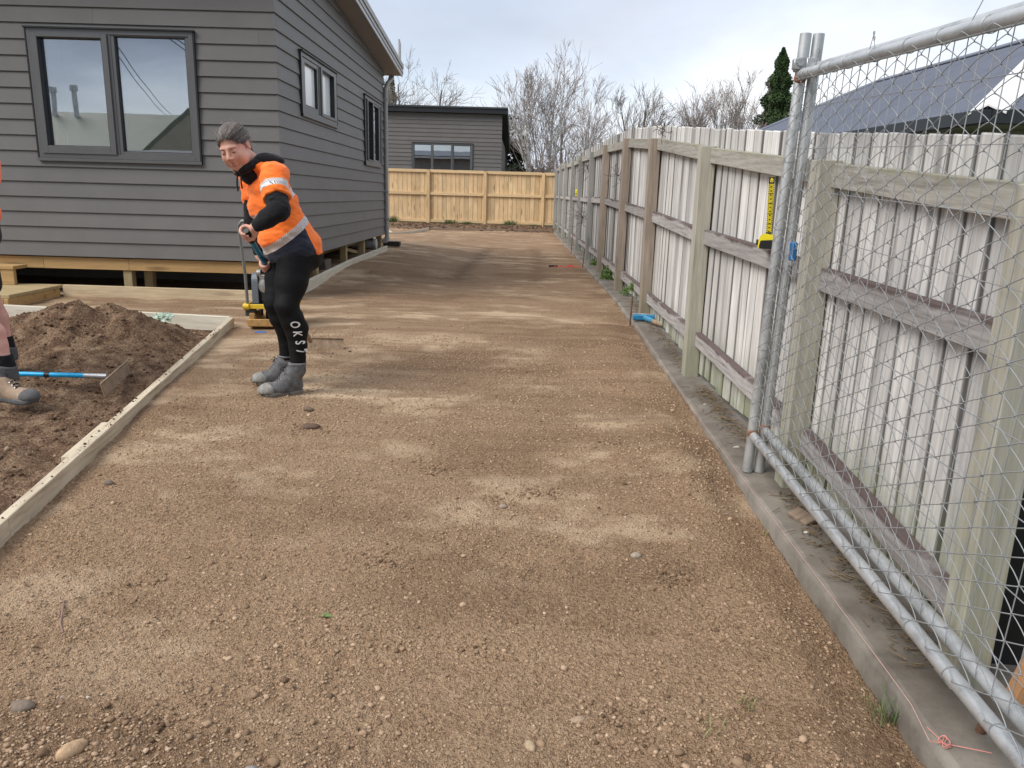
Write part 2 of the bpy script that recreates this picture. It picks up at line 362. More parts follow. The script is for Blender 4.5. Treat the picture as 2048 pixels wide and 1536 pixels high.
# ---------------------------------------------------------------- ground levels
def G(y): return np.interp(y, [0, 2, 2.7, 4.6, 6.6, 8, 12, 25.2, 28, 60], [-1.385, -1.385, -1.355, -1.235, -1.165, -1.13, -1.12, -1.12, -1.05, -1.0])
def CT(y): return np.interp(y, [0, 1.6, 2, 3.6, 5, 7, 8.5, 12, 28], [-1.33, -1.33, -1.315, -1.28, -1.235, -1.135, -1.10, -1.09, -1.10])
def bed_mask(x, y):
    edge = np.interp(y, [1.0, 2.69, 6.62], [-1.73, -1.955, -2.485]) - 0.03
    back = 6.66 + (-2.5 - x) * 0.14
    return sstep(0.0, 0.03, edge - x) * sstep(0.0, 0.04, back - y) * sstep(-8, -7, x)
def H(x, y, detail=True):
    h = G(y) + 0 * x
    bed = bed_mask(x, y)
    # driveway: gentle hollows, scuffs and loose crumbs
    near = np.clip(3.0 / np.maximum(y, 1.0), 0.15, 1.3)
    d = 0.016 * fbm(x * 1.3, y * 1.3, 3, 3) + 0.010 * fbm(x * 4, y * 6, 3, 9)
    if detail:
        rough = sstep(-0.25, 0.45, fbm(x * 1.1 + 5, y * 1.4, 3, 21) + 0.35 * (2.6 - np.minimum(y, 5)))
        lump = np.abs(fbm(x * 17, y * 19, 4, 31, 0.6))
        d = d + (0.005 + 0.019 * rough) * (0.5 - lump) * np.clip(near, 0.3, 1) + 0.0045 * fbm(x * 60, y * 60, 2, 41) * np.clip(near * 0.9, 0, 1)
    # crumbly edge beside the concrete
    d = d - 0.012 * np.exp(-((x - 1.0) / 0.09) ** 2) * sstep(9, 6, y) * (1 + fbm(x * 8, y * 3, 2, 5))
    d = d - 0.032 * np.exp(-(np.maximum(0, 1.10 - x) / 0.10) ** 2) * sstep(9, 5, y) * (0.75 + 0.5 * vnoise(y * 2.3, x * 2, 77)) + 0.022 * np.exp(-((x - 0.86) / 0.10) ** 2) * sstep(5.5, 3.5, y) * vnoise(y * 5, x * 5, 78)
    # tyre tracks further back
    for tx, ph in ((-0.75, 0.0), (0.30, 1.0)):
        cx = tx + 0.10 * np.sin(y * 0.45 + ph)
        d = d - 0.018 * np.exp(-((x - cx) / 0.10) ** 2) * sstep(10, 11, y) * sstep(20, 17, y) * (0.6 + 0.4 * np.sin(y * 40))
    h = h + d * (1 - bed)
    # garden bed: lower, cloddy, with a heap of spoil
    hb = -0.07 + 0.05 * fbm(x * 2.2, y * 2.2, 4, 51) + 0.03 * fbm(x * 7, y * 7, 4, 61, 0.6)
    if detail: hb = hb + 0.022 * (0.5 - np.abs(fbm(x * 19, y * 19, 4, 71, 0.65)))
    m = 0.33 * np.exp(-(((x + 3.38) / 0.62) ** 2 + ((y - 5.75) / 0.55) ** 2) ** 0.8) + 0.12 * np.exp(-(((x + 2.95) / 0.30) ** 2 + ((y - 6.0) / 0.35) ** 2)) + 0.10 * np.exp(-(((x + 4.1) / 0.45) ** 2 + ((y - 5.95) / 0.35) ** 2))
    m = m * (1 + 0.35 * fbm(x * 4.5, y * 4.5, 4, 81, 0.6)) * sstep(0, 0.25, 6.66 + (-2.5 - x) * 0.14 - y)
    edged = np.interp(y, [1.0, 2.69, 6.62], [-1.73, -1.955, -2.485]) - x
    m = m * sstep(0.02, 0.35, edged)
    h = h + bed * (hb + m)
    h = h + 0.115 * sstep(-0.6, -2.3, x) * sstep(8.2, 11.2, y) * sstep(24, 17, y)
    # soil strip before the far fence, neighbour's ground, and the slot under the concrete
    far = sstep(25.3, 25.6, y) * sstep(30, 29, y)
    h = h + far * (0.05 * fbm(x * 3, y * 3, 4, 91) + 0.03)
    h = h - 0.10 * sstep(1.10, 1.14, x) * sstep(1.62, 1.56, x) * sstep(28.6, 28.0, y)
    return h

# ---------------------------------------------------------------- signed distance bodies
class SDF:
    def __init__(s, lo, hi, h):
        s.lo = np.array(lo, float); s.h = h; s.n = np.ceil((np.array(hi) - s.lo) / h).astype(int) + 1
        s.f = np.full(s.n, 1e3, np.float32)
    def _blk(s, lo, hi, pad):
        a = np.clip(np.floor((np.array(lo) - pad - s.lo) / s.h).astype(int), 0, s.n); b = np.clip(np.ceil((np.array(hi) + pad - s.lo) / s.h).astype(int) + 1, 0, s.n)
        g = [np.arange(a[i], b[i], dtype=np.float32) * s.h + s.lo[i] for i in range(3)]
        return tuple(slice(a[i], b[i]) for i in range(3)), g[0][:, None, None], g[1][None, :, None], g[2][None, None, :]
    def _put(s, sl, d, k, op='add'):
        f = s.f[sl]
        if f.size == 0: return
        if op == 'add':
            if k > 0:
                hh = np.clip(0.5 + 0.5 * (f - d) / k, 0, 1); r = f * (1 - hh) + d * hh - k * hh * (1 - hh); r = np.where(f > 100, d, r)
            else: r = np.minimum(f, d)
        else:
            if k > 0:
                hh = np.clip(0.5 - 0.5 * (f + d) / k, 0, 1); r = f * (1 - hh) - d * hh + k * hh * (1 - hh)
            else: r = np.maximum(f, -d)
        s.f[sl] = r
    def cone(s, p, q, r0, r1, k=0.02, op='add'):
        p, q = np.array(p, float), np.array(q, float); rm = max(r0, r1)
        sl, X, Y, Z = s._blk(np.minimum(p, q) - rm, np.maximum(p, q) + rm, k + 3 * s.h)
        v = q - p; L2 = max(v @ v, 1e-9)
        t = np.clip(((X - p[0]) * v[0] + (Y - p[1]) * v[1] + (Z - p[2]) * v[2]) / L2, 0, 1)
        d = np.sqrt((X - p[0] - t * v[0]) ** 2 + (Y - p[1] - t * v[1]) ** 2 + (Z - p[2] - t * v[2]) ** 2) - (r0 + (r1 - r0) * t)
        s._put(sl, d.astype(np.float32), k, op); return s
    def chain(s, pts, k=0.02):
        for a, b in zip(pts, pts[1:]): s.cone(a[:3], b[:3], a[3], b[3], k)
        return s
    def ell(s, c, rad, k=0.02, rot=None, op='add'):
        c = np.array(c, float); rad = np.array(rad, float); rm = rad.max()
        sl, X, Y, Z = s._blk(c - rm, c + rm, k + 3 * s.h)
        A = np.eye(3) if rot is None else np.array(rot, float)   # rows: local axes
        x, y, z = X - c[0], Y - c[1], Z - c[2]
        q = [(A[i][0] * x + A[i][1] * y + A[i][2] * z) for i in range(3)]
        k0 = np.sqrt(sum((q[i] / rad[i]) ** 2 for i in range(3))); k1 = np.sqrt(sum((q[i] / rad[i] ** 2) ** 2 for i in range(3)))
        d = k0 * (k0 - 1) / np.maximum(k1, 1e-6)
        s._put(sl, d.astype(np.float32), k, op); return s
    def cut(s, p, n):
        """keep the side where (x-p).n < 0"""
        n = np.array(n, float); n /= np.linalg.norm(n); p = np.array(p, float)
        g = [np.arange(s.n[i], dtype=np.float32) * s.h + s.lo[i] for i in range(3)]
        d = (g[0][:, None, None] - p[0]) * n[0] + (g[1][None, :, None] - p[1]) * n[1] + (g[2][None, None, :] - p[2]) * n[2]
        s.f = np.maximum(s.f, d.astype(np.float32)); return s
    def mesh(s):
        f = s.f; ins = f < 0
        n = np.array(f.shape)
        c = ins[:-1, :-1, :-1].astype(np.int8)
        cnt = np.zeros(n - 1, np.int8)
        for i in (0, 1):
            for j in (0, 1):
                for k in (0, 1): cnt += ins[i:n[0] - 1 + i, j:n[1] - 1 + j, k:n[2] - 1 + k]
        act = (cnt > 0) & (cnt < 8); ids = np.full(act.shape, -1, np.int64); I = np.argwhere(act); ids[act] = np.arange(len(I))
        acc = np.zeros((len(I), 3)); num = np.zeros(len(I))
        cor = [(i, j, k) for i in (0, 1) for j in (0, 1) for k in (0, 1)]
        val = {q: f[I[:, 0] + q[0], I[:, 1] + q[1], I[:, 2] + q[2]].astype(float) for q in cor}
        for a in cor:
            for ax in range(3):
                if a[ax] == 1: continue
                b = list(a); b[ax] = 1; b = tuple(b); va, vb = val[a], val[b]; m = (va < 0) != (vb < 0)
                t = np.where(m, va / np.where(m, va - vb, 1), 0)
                P = np.array(a, float)[None, :].repeat(len(I), 0); P[:, ax] += t
                acc[m] += P[m]; num[m] += 1
        V = (I + acc / num[:, None]) * s.h + s.lo
        F = []
        for ax in range(3):
            sl0 = [slice(None)] * 3; sl1 = [slice(None)] * 3; sl0[ax] = slice(0, n[ax] - 1); sl1[ax] = slice(1, n[ax])
            a, b = ins[tuple(sl0)], ins[tuple(sl1)]; E = np.argwhere(a != b)
            u, w = (ax + 1) % 3, (ax + 2) % 3
            E = E[(E[:, u] > 0) & (E[:, w] > 0) & (E[:, u] < n[u] - 1) & (E[:, w] < n[w] - 1)]
            q = []
            for du, dw in ((0, 0), (1, 0), (1, 1), (0, 1)):
                e = E.copy(); e[:, u] -= du; e[:, w] -= dw; q.append(ids[e[:, 0], e[:, 1], e[:, 2]])
            Q = np.stack(q, 1); fl = a[E[:, 0], E[:, 1], E[:, 2]]
            Q = np.where(fl[:, None], Q, Q[:, ::-1]); F.append(Q)
        F = np.concatenate(F); F = F[(F >= 0).all(1)]
        return V, F
def relax(V, F, it=2, lam=0.5):
    e = np.concatenate([F[:, [0, 1]], F[:, [1, 2]], F[:, [2, 3]], F[:, [3, 0]]]); 
    for _ in range(it):
        acc = np.zeros_like(V); c = np.zeros(len(V))
        for a, b in ((0, 1), (1, 0)):
            np.add.at(acc, e[:, a], V[e[:, b]]); np.add.at(c, e[:, a], 1)
        V = V + lam * (acc / np.maximum(c, 1)[:, None] - V)
    return V
def vnormals(V, F):
    n = np.cross(V[F[:, 2]] - V[F[:, 0]], V[F[:, 3]] - V[F[:, 1]]); N = np.zeros_like(V)
    for k in range(4): np.add.at(N, F[:, k], n)
    return N / np.maximum(np.linalg.norm(N, axis=1), 1e-9)[:, None]
def fattr(o, name, arr):
    a = o.data.attributes.new(name, 'FLOAT', 'POINT'); a.data.foreach_set('value', np.asarray(arr, np.float32))

# ---------------------------------------------------------------- many tapered sticks at once
def sticks(P0, P1, R0, R1, n=3):
    P0, P1, R0, R1 = (np.asarray(a, float) for a in (P0, P1, R0, R1)); d = P1 - P0; ln = np.linalg.norm(d, axis=1); d /= np.maximum(ln, 1e-9)[:, None]
    ref = np.where(np.abs(d[:, 2:3]) < 0.9, np.array([[0, 0, 1.]]), np.array([[1., 0, 0]])); a = np.cross(d, ref); a /= np.linalg.norm(a, axis=1)[:, None]; b = np.cross(d, a)
    t = np.arange(n) * 2 * np.pi / n; ca, sa = np.cos(t), np.sin(t)
    ring = a[:, None, :] * ca[None, :, None] + b[:, None, :] * sa[None, :, None]
    V = np.concatenate([P0[:, None, :] + ring * R0[:, None, None], P1[:, None, :] + ring * R1[:, None, None]], 1).reshape(-1, 3)
    base = np.arange(len(P0))[:, None] * (2 * n); F = []
    for k in range(n):
        k2 = (k + 1) % n; F.append(np.stack([base[:, 0] + k, base[:, 0] + k2, base[:, 0] + n + k2, base[:, 0] + n + k], 1))
    return V, np.concatenate(F)
_ico = bmesh.new(); bmesh.ops.create_icosphere(_ico, subdivisions=1, radius=1.0)
ICOV = np.array([v.co[:] for v in _ico.verts]); ICOF = np.array([[v.index for v in f.verts] for f in _ico.faces]); _ico.free()
_ico = bmesh.new(); bmesh.ops.create_icosphere(_ico, subdivisions=2, radius=1.0)
ICO2V = np.array([v.co[:] for v in _ico.verts]); ICO2F = np.array([[v.index for v in f.verts] for f in _ico.faces]); _ico.free()
def pebbles(P, Rr, base=(ICOV, ICOF), flat=(0.5, 0.9), jit=0.25):
    n = len(P); BV, BF = base; m = len(BV)
    sc = Rr[:, None] * np.stack([rng.uniform(.8, 1.35, n), rng.uniform(.8, 1.2, n), rng.uniform(*flat, n)], 1)
    th = rng.uniform(0, 6.28, n); V = BV[None] * sc[:, None, :]
    V = V * (1 + jit * (rng.random((n, m, 1)) - 0.5))
    c, s_ = np.cos(th)[:, None], np.sin(th)[:, None]; X = V[..., 0] * c - V[..., 1] * s_; Y = V[..., 0] * s_ + V[..., 1] * c
    V = np.stack([X, Y, V[..., 2]], -1) + P[:, None, :]
    F = (BF[None] + (np.arange(n) * m)[:, None, None]).reshape(-1, 3)
    return V.reshape(-1, 3), F
# ================================================================ GROUND
def axis_pts(segs):
    out = [segs[0][0]]
    for a, b, s0, s1 in segs:
        x = a
        while x < b - 1e-6:
            t = (x - a) / (b - a); x = min(b, x + s0 + (s1 - s0) * t); out.append(x)
    return np.array(out)
gx = axis_pts([(-700, -60, 80, 30), (-60, -8, 12, 0.5), (-8, -5.2, 0.3, 0.05), (-5.2, -2.5, 0.022, 0.018), (-2.5, 1.12, 0.0105, 0.0105), (1.12, 1.7, 0.03, 0.1), (1.7, 12, 0.5, 2), (12, 700, 8, 90)])
gy = axis_pts([(-700, -30, 90, 10), (-30, 0.9, 6, 0.2), (0.9, 3.6, 0.010, 0.013), (3.6, 7.2, 0.016, 0.03), (7.2, 14, 0.035, 0.07), (14, 29, 0.08, 0.16), (29, 80, 0.5, 6), (80, 900, 10, 90)])
GX, GY = np.meshgrid(gx, gy, indexing='ij'); GZ = H(GX, GY)
nx, ny = GX.shape
ii = (np.arange(nx - 1)[:, None] * ny + np.arange(ny - 1)[None, :]).ravel()
ground = mesh_np('ground', np.stack([GX, GY, GZ], -1).reshape(-1, 3), np.stack([ii, ii + ny, ii + ny + 1, ii + 1], 1), None, None, True)
ground['kind'] = 'structure'
bedm = bed_mask(GX, GY)
farm = sstep(25.25, 25.5, GY) * sstep(29, 28.4, GY)
grassm = np.clip(sstep(28.6, 29.2, GY) + sstep(1.5, 1.8, GX) + sstep(-3, -8, GY) + sstep(-12, -14, GX) + sstep(0.9, -1, GY) * 0, 0, 1)
fattr(ground, 'soil', np.clip(bedm + farm, 0, 1).ravel()); fattr(ground, 'grass', grassm.ravel())
# patches of dry, raked-off sand and of damp darker sand with the house's soft shadow painted in
sx = sstep(0.0, 0.5, fbm(GX * 1.1 + 3, GY * 4.2 + 0.8 * np.sin(GX * 1.5), 5, 101, 0.6)) * sstep(2.4, 5.0, GY) * sstep(-0.3, 0.3, fbm(GX * 0.5, GY * 0.5, 2, 107))
sx = np.maximum(sx, 0.8 * sstep(0.12, 0.55, fbm(GX * 1.8 + 9, GY * 3.0, 5, 111, 0.6)) * sstep(1.2, 3.0, GY))
streak = sstep(0.0, 0.55, fbm(GX * 0.8, GY * 13, 3, 121)) * sstep(3.0, 5.0, GY) * sstep(12, 8, GY)
fattr(ground, 'dry', np.clip(sx * 0.75 + streak * 0.5 * sx + 0.2 * streak, 0, 1).ravel())
damp_and_shade = sstep(0.05, 0.45, fbm(GX * 0.9 + 20, GY * 1.6, 5, 131, 0.6)) * 0.65 + sstep(-0.9, -2.1, GX) * sstep(6.8, 8, GY) * sstep(16, 11, GY) * 0.25 + sstep(2.05, 1.45, GY) * 0.55 + np.exp(-((GX - 1.02) / 0.12) ** 2) * 0.35  # left term paints the house's shadow on the drive
for tx, ph in ((-0.75, 0.0), (0.30, 1.0)):
    damp_and_shade = damp_and_shade + 0.8 * np.exp(-((GX - tx - 0.10 * np.sin(GY * 0.45 + ph)) / 0.13) ** 2) * sstep(10, 11, GY) * sstep(19, 16, GY)
damp_and_shade = damp_and_shade + .50 * sstep(0.05, 0.5, fbm(GX * 1.1 + 4, GY * 17, 4, 171, .6)) * sstep(3.0, 5.0, GY) * sstep(24, 16, GY)
fattr(ground, 'damp_and_shade', np.clip(damp_and_shade, 0, 1).ravel())
t = NT('sandy_ground'); v = t.coord('World')
gr = t.noise(v, 260, 3, 0.7); gm = t.noise(v, 75, 4, 0.65); gl = t.noise(v, 9, 6, 0.6)
vr = t.voro(v, 190); vr2 = t.voro(v, 85)
base = t.ramp(t.math('ADD', t.math('MULTIPLY', gr, 0.5), t.math('MULTIPLY', gm, 0.5)), [(0.36, (0.11, 0.065, 0.038)), (0.44, (0.285, 0.183, 0.110)), (0.56, (0.45, 0.308, 0.196)), (0.72, (0.68, 0.51, 0.365))])
base = t.mix(t.ramp(gl, [(0.35, 0.0), (0.7, 0.45)]), base, t.mix(1.0, base, (0.78, 0.75, 0.72), 'MULTIPLY'))
dryc = t.ramp(gr, [(0.35, (0.60, 0.44, 0.29)), (0.6, (0.80, 0.63, 0.44))])
base = t.mix(t.math('MULTIPLY', t.attr('dry'), 0.8), base, dryc)
base = t.mix(t.math('MULTIPLY', t.attr('damp_and_shade'), 0.62), base, t.mix(1.0, base, (0.50, 0.47, 0.45), 'MULTIPLY'))
soil = t.ramp(t.math('ADD', t.math('MULTIPLY', gm, 0.5), t.math('MULTIPLY', gl, 0.5)), [(0.36, (0.06, 0.038, 0.026)), (0.45, (0.135, 0.080, 0.050)), (0.54, (0.25, 0.165, 0.105)), (0.65, (0.42, 0.31, 0.21))])
base = t.mix(t.attr('soil'), base, soil)
grass = t.ramp(t.noise(t.coord('World'), 1.3, 6, 0.7), [(0.35, (0.05, 0.075, 0.025)), (0.6, (0.10, 0.12, 0.045)), (0.75, (0.14, 0.12, 0.07))])
base = t.mix(t.attr('grass'), base, grass)
t.set(Base_Color=base, Roughness=0.95); t.b.inputs['Specular IOR Level'].default_value = 0.15
hgt = t.math('ADD', t.math('MULTIPLY', gr, 0.4), t.math('ADD', t.math('MULTIPLY', gm, 0.8), t.math('MULTIPLY', vr, -0.5)))
hgt = t.math('ADD', hgt, t.math('MULTIPLY', vr2, -0.6)); hgt = t.math('ADD', hgt, t.math('MULTIPLY', t.noise(v, 34, 4, 0.6), 1.1)); t.bump(hgt, 1.0, 0.012)
ground.data.materials.append(t.m)

# loose grains, crumbs and clods lying on the surface (nobody could count them)
gt = NT('loose_grains'); a_ = gt.attr('tint')
gt.set(Base_Color=gt.ramp(a_, [(0.0, (0.11, 0.07, 0.043)), (0.3, (0.28, 0.19, 0.122)), (0.65, (0.44, 0.31, 0.205)), (0.93, (0.56, 0.43, 0.31)), (1.0, (0.62, 0.52, 0.41))]), Roughness=0.95)
gt.b.inputs['Specular IOR Level'].default_value = 0.15
gt.bump(gt.noise(gt.coord('World'), 300, 3, 0.7), 0.5, 0.003)
def scatter(name, P, Rr, tint, base, mat, **k):
    V, F = pebbles(P, Rr, base, **k); o = mesh_np(name, V, F, mat, None, False); o['kind'] = 'stuff'
    fattr(o, 'tint', np.repeat(tint, len(base[0]))); return o
N = 62000
u = rng.random(N); yy = 1.25 * (6.5 / 1.25) ** (u ** 1.05); xx = rng.uniform(-1, 1, N)
xx = np.where(True, -0.45 + xx * np.minimum(0.75 * yy + 0.05, 1.6), xx)
ok = (xx < 1.085) & (bed_mask(xx, yy) < 0.5) & (xx > np.interp(yy, [1.0, 2.69, 6.62], [-1.70, -1.92, -2.44]))
dens = sstep(-0.5, 0.5, fbm(xx * 1.1 + 5, yy * 1.4, 3, 21)); ok &= rng.random(N) < 0.25 + 0.75 * dens
xx, yy = xx[ok], yy[ok]; rr = 0.0018 + 0.0042 * rng.random(len(xx)) ** 2; rr *= np.clip(yy / 3.2, 0.85, 1.3)
scatter('sand_grains', np.stack([xx, yy, H(xx, yy) + rr * 0.2], 1), rr, np.clip(rng.normal(0.5, 0.16, len(xx)), 0, 1), (ICOV, ICOF), gt.m)
N = 3000
yy = 1.3 * (9 / 1.3) ** (rng.random(N) ** 1.5); xx = rng.uniform(-2.2, 1.08, N)
edge = np.interp(yy, [1.0, 2.69, 6.62], [-1.70, -1.92, -2.44]); ok = (xx > edge) & (xx < 1.085)
w = 0.10 + 0.65 * sstep(0.05, 0.5, fbm(xx * 1.6, yy * 1.6, 3, 141)) + 0.6 * sstep(2.0, 1.4, yy) + 0.35 * sstep(0.75, 1.05, xx)
ok &= rng.random(N) < w; xx, yy = xx[ok], yy[ok]
rr = (0.0035 + 0.0085 * rng.random(len(xx)) ** 3) * (1 + .5 * sstep(1.9, 1.4, yy)); scatter('crumbs', np.stack([xx, yy, H(xx, yy) + rr * 0.15], 1), rr, np.clip(rng.normal(0.42, 0.2, len(xx)), 0, 1), (ICO2V, ICO2F), gt.m, jit=0.5)
# small dark clumps of turned-up dirt here and there
cp = np.array([(.62, 2.62), (-.47, 2.66), (.10, 3.3), (-.35, 3.55), (.30, 1.85), (-.95, 1.75), (-1.15, 4.05), (.55, 3.9), (.75, 2.3), (-.1, 2.15), (-1.25, 2.45), (.45, 5.2), (-.9, 3.1), (.9, 3.3)])
k = rng.integers(0, len(cp), 1500); q = cp[np.minimum(k, rng.integers(0, len(cp), 1500))] + rng.normal(size=(1500, 2)) * np.array([.055, .035]) * (0.3 + 1.9 * rng.random((1500, 1)))
rr = (0.002 + 0.007 * rng.random(1500) ** 2.5); scatter('dark_crumbs', np.stack([q[:, 0], q[:, 1], H(q[:, 0], q[:, 1]) + rr * .3], 1), rr, np.clip(rng.normal(0.28, 0.15, 1500), 0, 1), (ICOV, ICOF), gt.m, jit=0.5)
N = 15000; yy = 1.25 * (6.5 / 1.25) ** rng.random(N); xx = rng.uniform(-2.1, 1.08, N); ok = (xx > np.interp(yy, [1.0, 2.69, 6.62], [-1.70, -1.92, -2.44])) & (rng.random(N) < 0.06 + sstep(0.0, 0.45, fbm(xx * 2.3 + 7, yy * 2.6, 4, 161, 0.6))); xx, yy = xx[ok], yy[ok]
rr = 0.0028 + 0.0065 * rng.random(len(xx)) ** 2; scatter('sand_clods', np.stack([xx, yy, H(xx, yy) + rr * 0.05], 1), rr, np.clip(rng.normal(0.46, 0.13, len(xx)), 0, 1), (ICOV, ICOF), gt.m, jit=0.5)
N = 16000
yy = rng.uniform(2.2, 6.8, N); xx = rng.uniform(-5.4, -1.95, N); ok = bed_mask(xx, yy) > 0.9; xx, yy = xx[ok], yy[ok]
ok = rng.random(len(xx)) < 0.35 + 0.65 * sstep(-0.2, 0.4, fbm(xx * 2.5, yy * 2.5, 3, 151)); xx, yy = xx[ok], yy[ok]
rr = 0.003 + 0.014 * rng.random(len(xx)) ** 4
st = NT('soil_clods'); st.set(Base_Color=st.ramp(st.attr('tint'), [(0, (0.045, 0.028, 0.019)), (0.5, (0.13, 0.079, 0.050)), (0.85, (0.25, 0.165, 0.108)), (1, (0.36, 0.27, 0.19))]), Roughness=0.95); st.b.inputs['Specular IOR Level'].default_value = 0.15
st.bump(st.noise(st.coord('World'), 160, 3, 0.7), 0.6, 0.005)
scatter('soil_clods', np.stack([xx, yy, H(xx, yy) + rr * 0.1], 1), rr, np.clip(rng.normal(0.45, 0.22, len(xx)), 0, 1), (ICOV, ICOF), st.m, jit=0.5, flat=(0.6, 1.0))
P0 = []; P1 = []
for k in range(700):
    x = rng.uniform(-4.6, -2.0); y = rng.uniform(3.2, 6.5); a = rng.uniform(0, 6.28); l = rng.uniform(.01, .06); z = float(H(np.array([x]), np.array([y]))[0]) + .006
    P0.append((x, y, z)); P1.append((x + l * math.cos(a), y + l * math.sin(a), z + rng.uniform(-.004, .012)))
V, F = sticks(P0, P1, np.full(700, 0.0012), np.full(700, 0.0008)); lt = mesh_np('root_fibres', V, F, plain('dry_roots', (0.34, 0.25, 0.16), 0.9, 0, 0.5, 30)); lt['kind'] = 'stuff'
N = 1500
yy = rng.uniform(25.3, 28, N); xx = rng.uniform(-5, 1.2, N); rr = 0.01 + 0.04 * rng.random(N) ** 3
scatter('far_bed_clods', np.stack([xx, yy, H(xx, yy)], 1), rr, np.clip(rng.normal(0.35, 0.2, N), 0, 1), (ICO2V, ICO2F), st.m, jit=0.4)

# ================================================================ CONCRETE FOOTING under the old fence
ys = np.concatenate([np.arange(1.62, 8, 0.03), np.arange(8, 28.6, 0.12)]); n = len(ys)
wv = 0.010 * fbm(ys * 3, ys * 0, 3, 5) + 0.007 * fbm(ys * 11, ys * 0, 3, 6); top = CT(ys) + 0.004 * fbm(ys * 5, ys * 0 + 3, 3, 8)
prof = [(1.096, -0.20), (1.100, -0.03), (1.106, -0.006), (1.122, 0.0), (1.25, 0.003), (1.36, -0.002), (1.55, -0.01), (1.56, -0.2)]
V = []
for q, (px_, dz) in enumerate(prof):
    V.append(np.stack([px_ + (wv + (0.004 * fbm(ys * 22, ys * 0 + q, 2, 60 + q)) if q < 4 else 0 * ys), ys, top + dz + (0.003 * fbm(ys * 9, ys * 0 + q, 2, 30 + q))], 1))
V = np.stack(V, 1).reshape(-1, 3); m = len(prof)
i0 = (np.arange(n - 1)[:, None] * m + np.arange(m - 1)[None]).ravel(); F = np.stack([i0, i0 + m, i0 + m + 1, i0 + 1], 1)
cf = mesh_np('concrete_footing', V, F, M['concrete'], None, True); cf['kind'] = 'structure'; cf.data.materials.append(M['concrete_light']); cf.data.polygons.foreach_set('material_index', np.tile([1, 1, 1, 0, 0, 0, 0], n - 1).astype(np.int32))  # side face gets a paler concrete to imitate the light on it
# the rough broken end nearer the camera
ys = np.arange(0.6, 1.63, 0.02); n = len(ys); V = []
for q, (px_, dz) in enumerate([(1.10, -0.16), (1.112, -0.05), (1.13, -0.012), (1.155, 0.0), (1.25, 0.005), (1.38, -0.005), (1.6, -0.02), (1.61, -0.2)]):
    V.append(np.stack([px_ + 0.040 * fbm(ys * 9, ys * 0 + q * .3, 4, 66) * (1 if q < 4 else 0.3), ys, CT(ys) - 0.012 + dz + 0.012 * fbm(ys * 11, ys * 0 + q, 4, 70)], 1))
V = np.stack(V, 1).reshape(-1, 3); i0 = (np.arange(n - 1)[:, None] * m + np.arange(m - 1)[None]).ravel(); F = np.stack([i0, i0 + m, i0 + m + 1, i0 + 1], 1)
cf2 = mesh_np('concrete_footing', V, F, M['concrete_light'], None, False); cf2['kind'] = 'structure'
# damp leaf litter and straw lying along the foot of the palings
P0 = []; P1 = []
for k in range(900):
    y = rng.choice([rng.uniform(3.9, 5.1), rng.uniform(5.5, 8.6), rng.uniform(2.0, 3.3)]); x = 1.30 - abs(rng.normal(0, 0.055)); a = rng.uniform(0, 6.28); l = rng.uniform(0.015, 0.075)
    z = float(CT(y)) + rng.uniform(0.004, 0.022); P0.append((x, y, z)); P1.append((x + l * math.cos(a), y + l * math.sin(a), z + rng.uniform(-.006, .008)))
V, F = sticks(P0, P1, np.full(900, 0.0022), np.full(900, 0.0014)); lt = mesh_np('leaf_litter', V, F, plain('straw_litter', (0.20, 0.14, 0.08), 0.9, 0, 0.5, 30)); lt['kind'] = 'stuff'

# ================================================================ GREY TIMBER FENCE on the right
def PT(y): return float(np.interp(y, [1.9, 3.3, 5.4, 7.5, 9.5, 11.8, 14, 16.7, 19, 22, 25, 28], [.06, .174, .36, .556, .70, .77, .79, .845, .85, .91, .957, .99]))
def OX(y): return float(np.interp(y, [3.6, 5.2], [0.05, 0.0]))
fence = empty('timber_fence', (1.3, 5, -1.24), 'old grey timber paling fence along the right of the drive', 'fence')
def loc(*p): return (p[0] - 1.3, p[1] - 5, p[2] + 1.24)
post_y = [28.2, 25.15, 22.3, 19.25, 16.75, 14.15, 11.9, 9.6, 7.58, 5.42, 3.43, 1.97]
pm = ['post_grey', 'post_grey', 'post_grey', 'post_grey', 'post_grey', 'post_grey', 'post_brown', 'post_brown', 'post_brown', 'post_brown', 'post_green', 'post_green']
pm = ['post_grey'] * 6 + ['post_brown'] * 2 + ['post_brown', 'post_green', 'post_green', 'post_green']
for y, mk in zip(post_y, pm):
    z0 = float(CT(y)) - 0.05; z1 = PT(y); hgt_ = z1 - z0
    V, F = box_vf(-.05, .05, -.05, .05, -hgt_ / 2, hgt_ / 2, 0.004)
    o = mesh_np('post', V, F, M[mk], fence, loc=loc(1.25 + OX(y), y, (z0 + z1) / 2)); o.rotation_euler = (rng.normal(0, .004), rng.normal(0, .004), rng.normal(0, .02))
def rail_z(k, y):
    if k == 0: return PT(y) - 0.055
    if k == 1: return float(np.interp(y, [1.9, 2.06, 3.2, 3.9, 5.1, 7.8, 9.1, 11.3, 13.5, 18.4, 28], [-.30, -.30, -.27, -.226, -.20, -.09, -.053, .016, .025, .045, .08])) - 0.05
    return float(np.interp(y, [1.9, 2.1, 3.2, 4, 5.1, 8, 12, 28], [-1.11, -1.10, -1.01, -.93, -.898, -.87, -.84, -.82])) - 0.05
for a, b in zip(post_y[1:], post_y):
    for k in range(3):
        ya, yb = a + .052, b - .052
        mt = M['rail_top'] if k == 0 else M['rail']
        p0 = loc(1.283 + OX(ya), ya, rail_z(k, ya) + rng.normal(0, .003)); p1 = loc(1.283 + OX(yb), yb, rail_z(k, yb) + rng.normal(0, .003))
        beam('rail', p0, p1, 0.045, 0.098, mt, fence, 0.003, axis='y')
pal = []
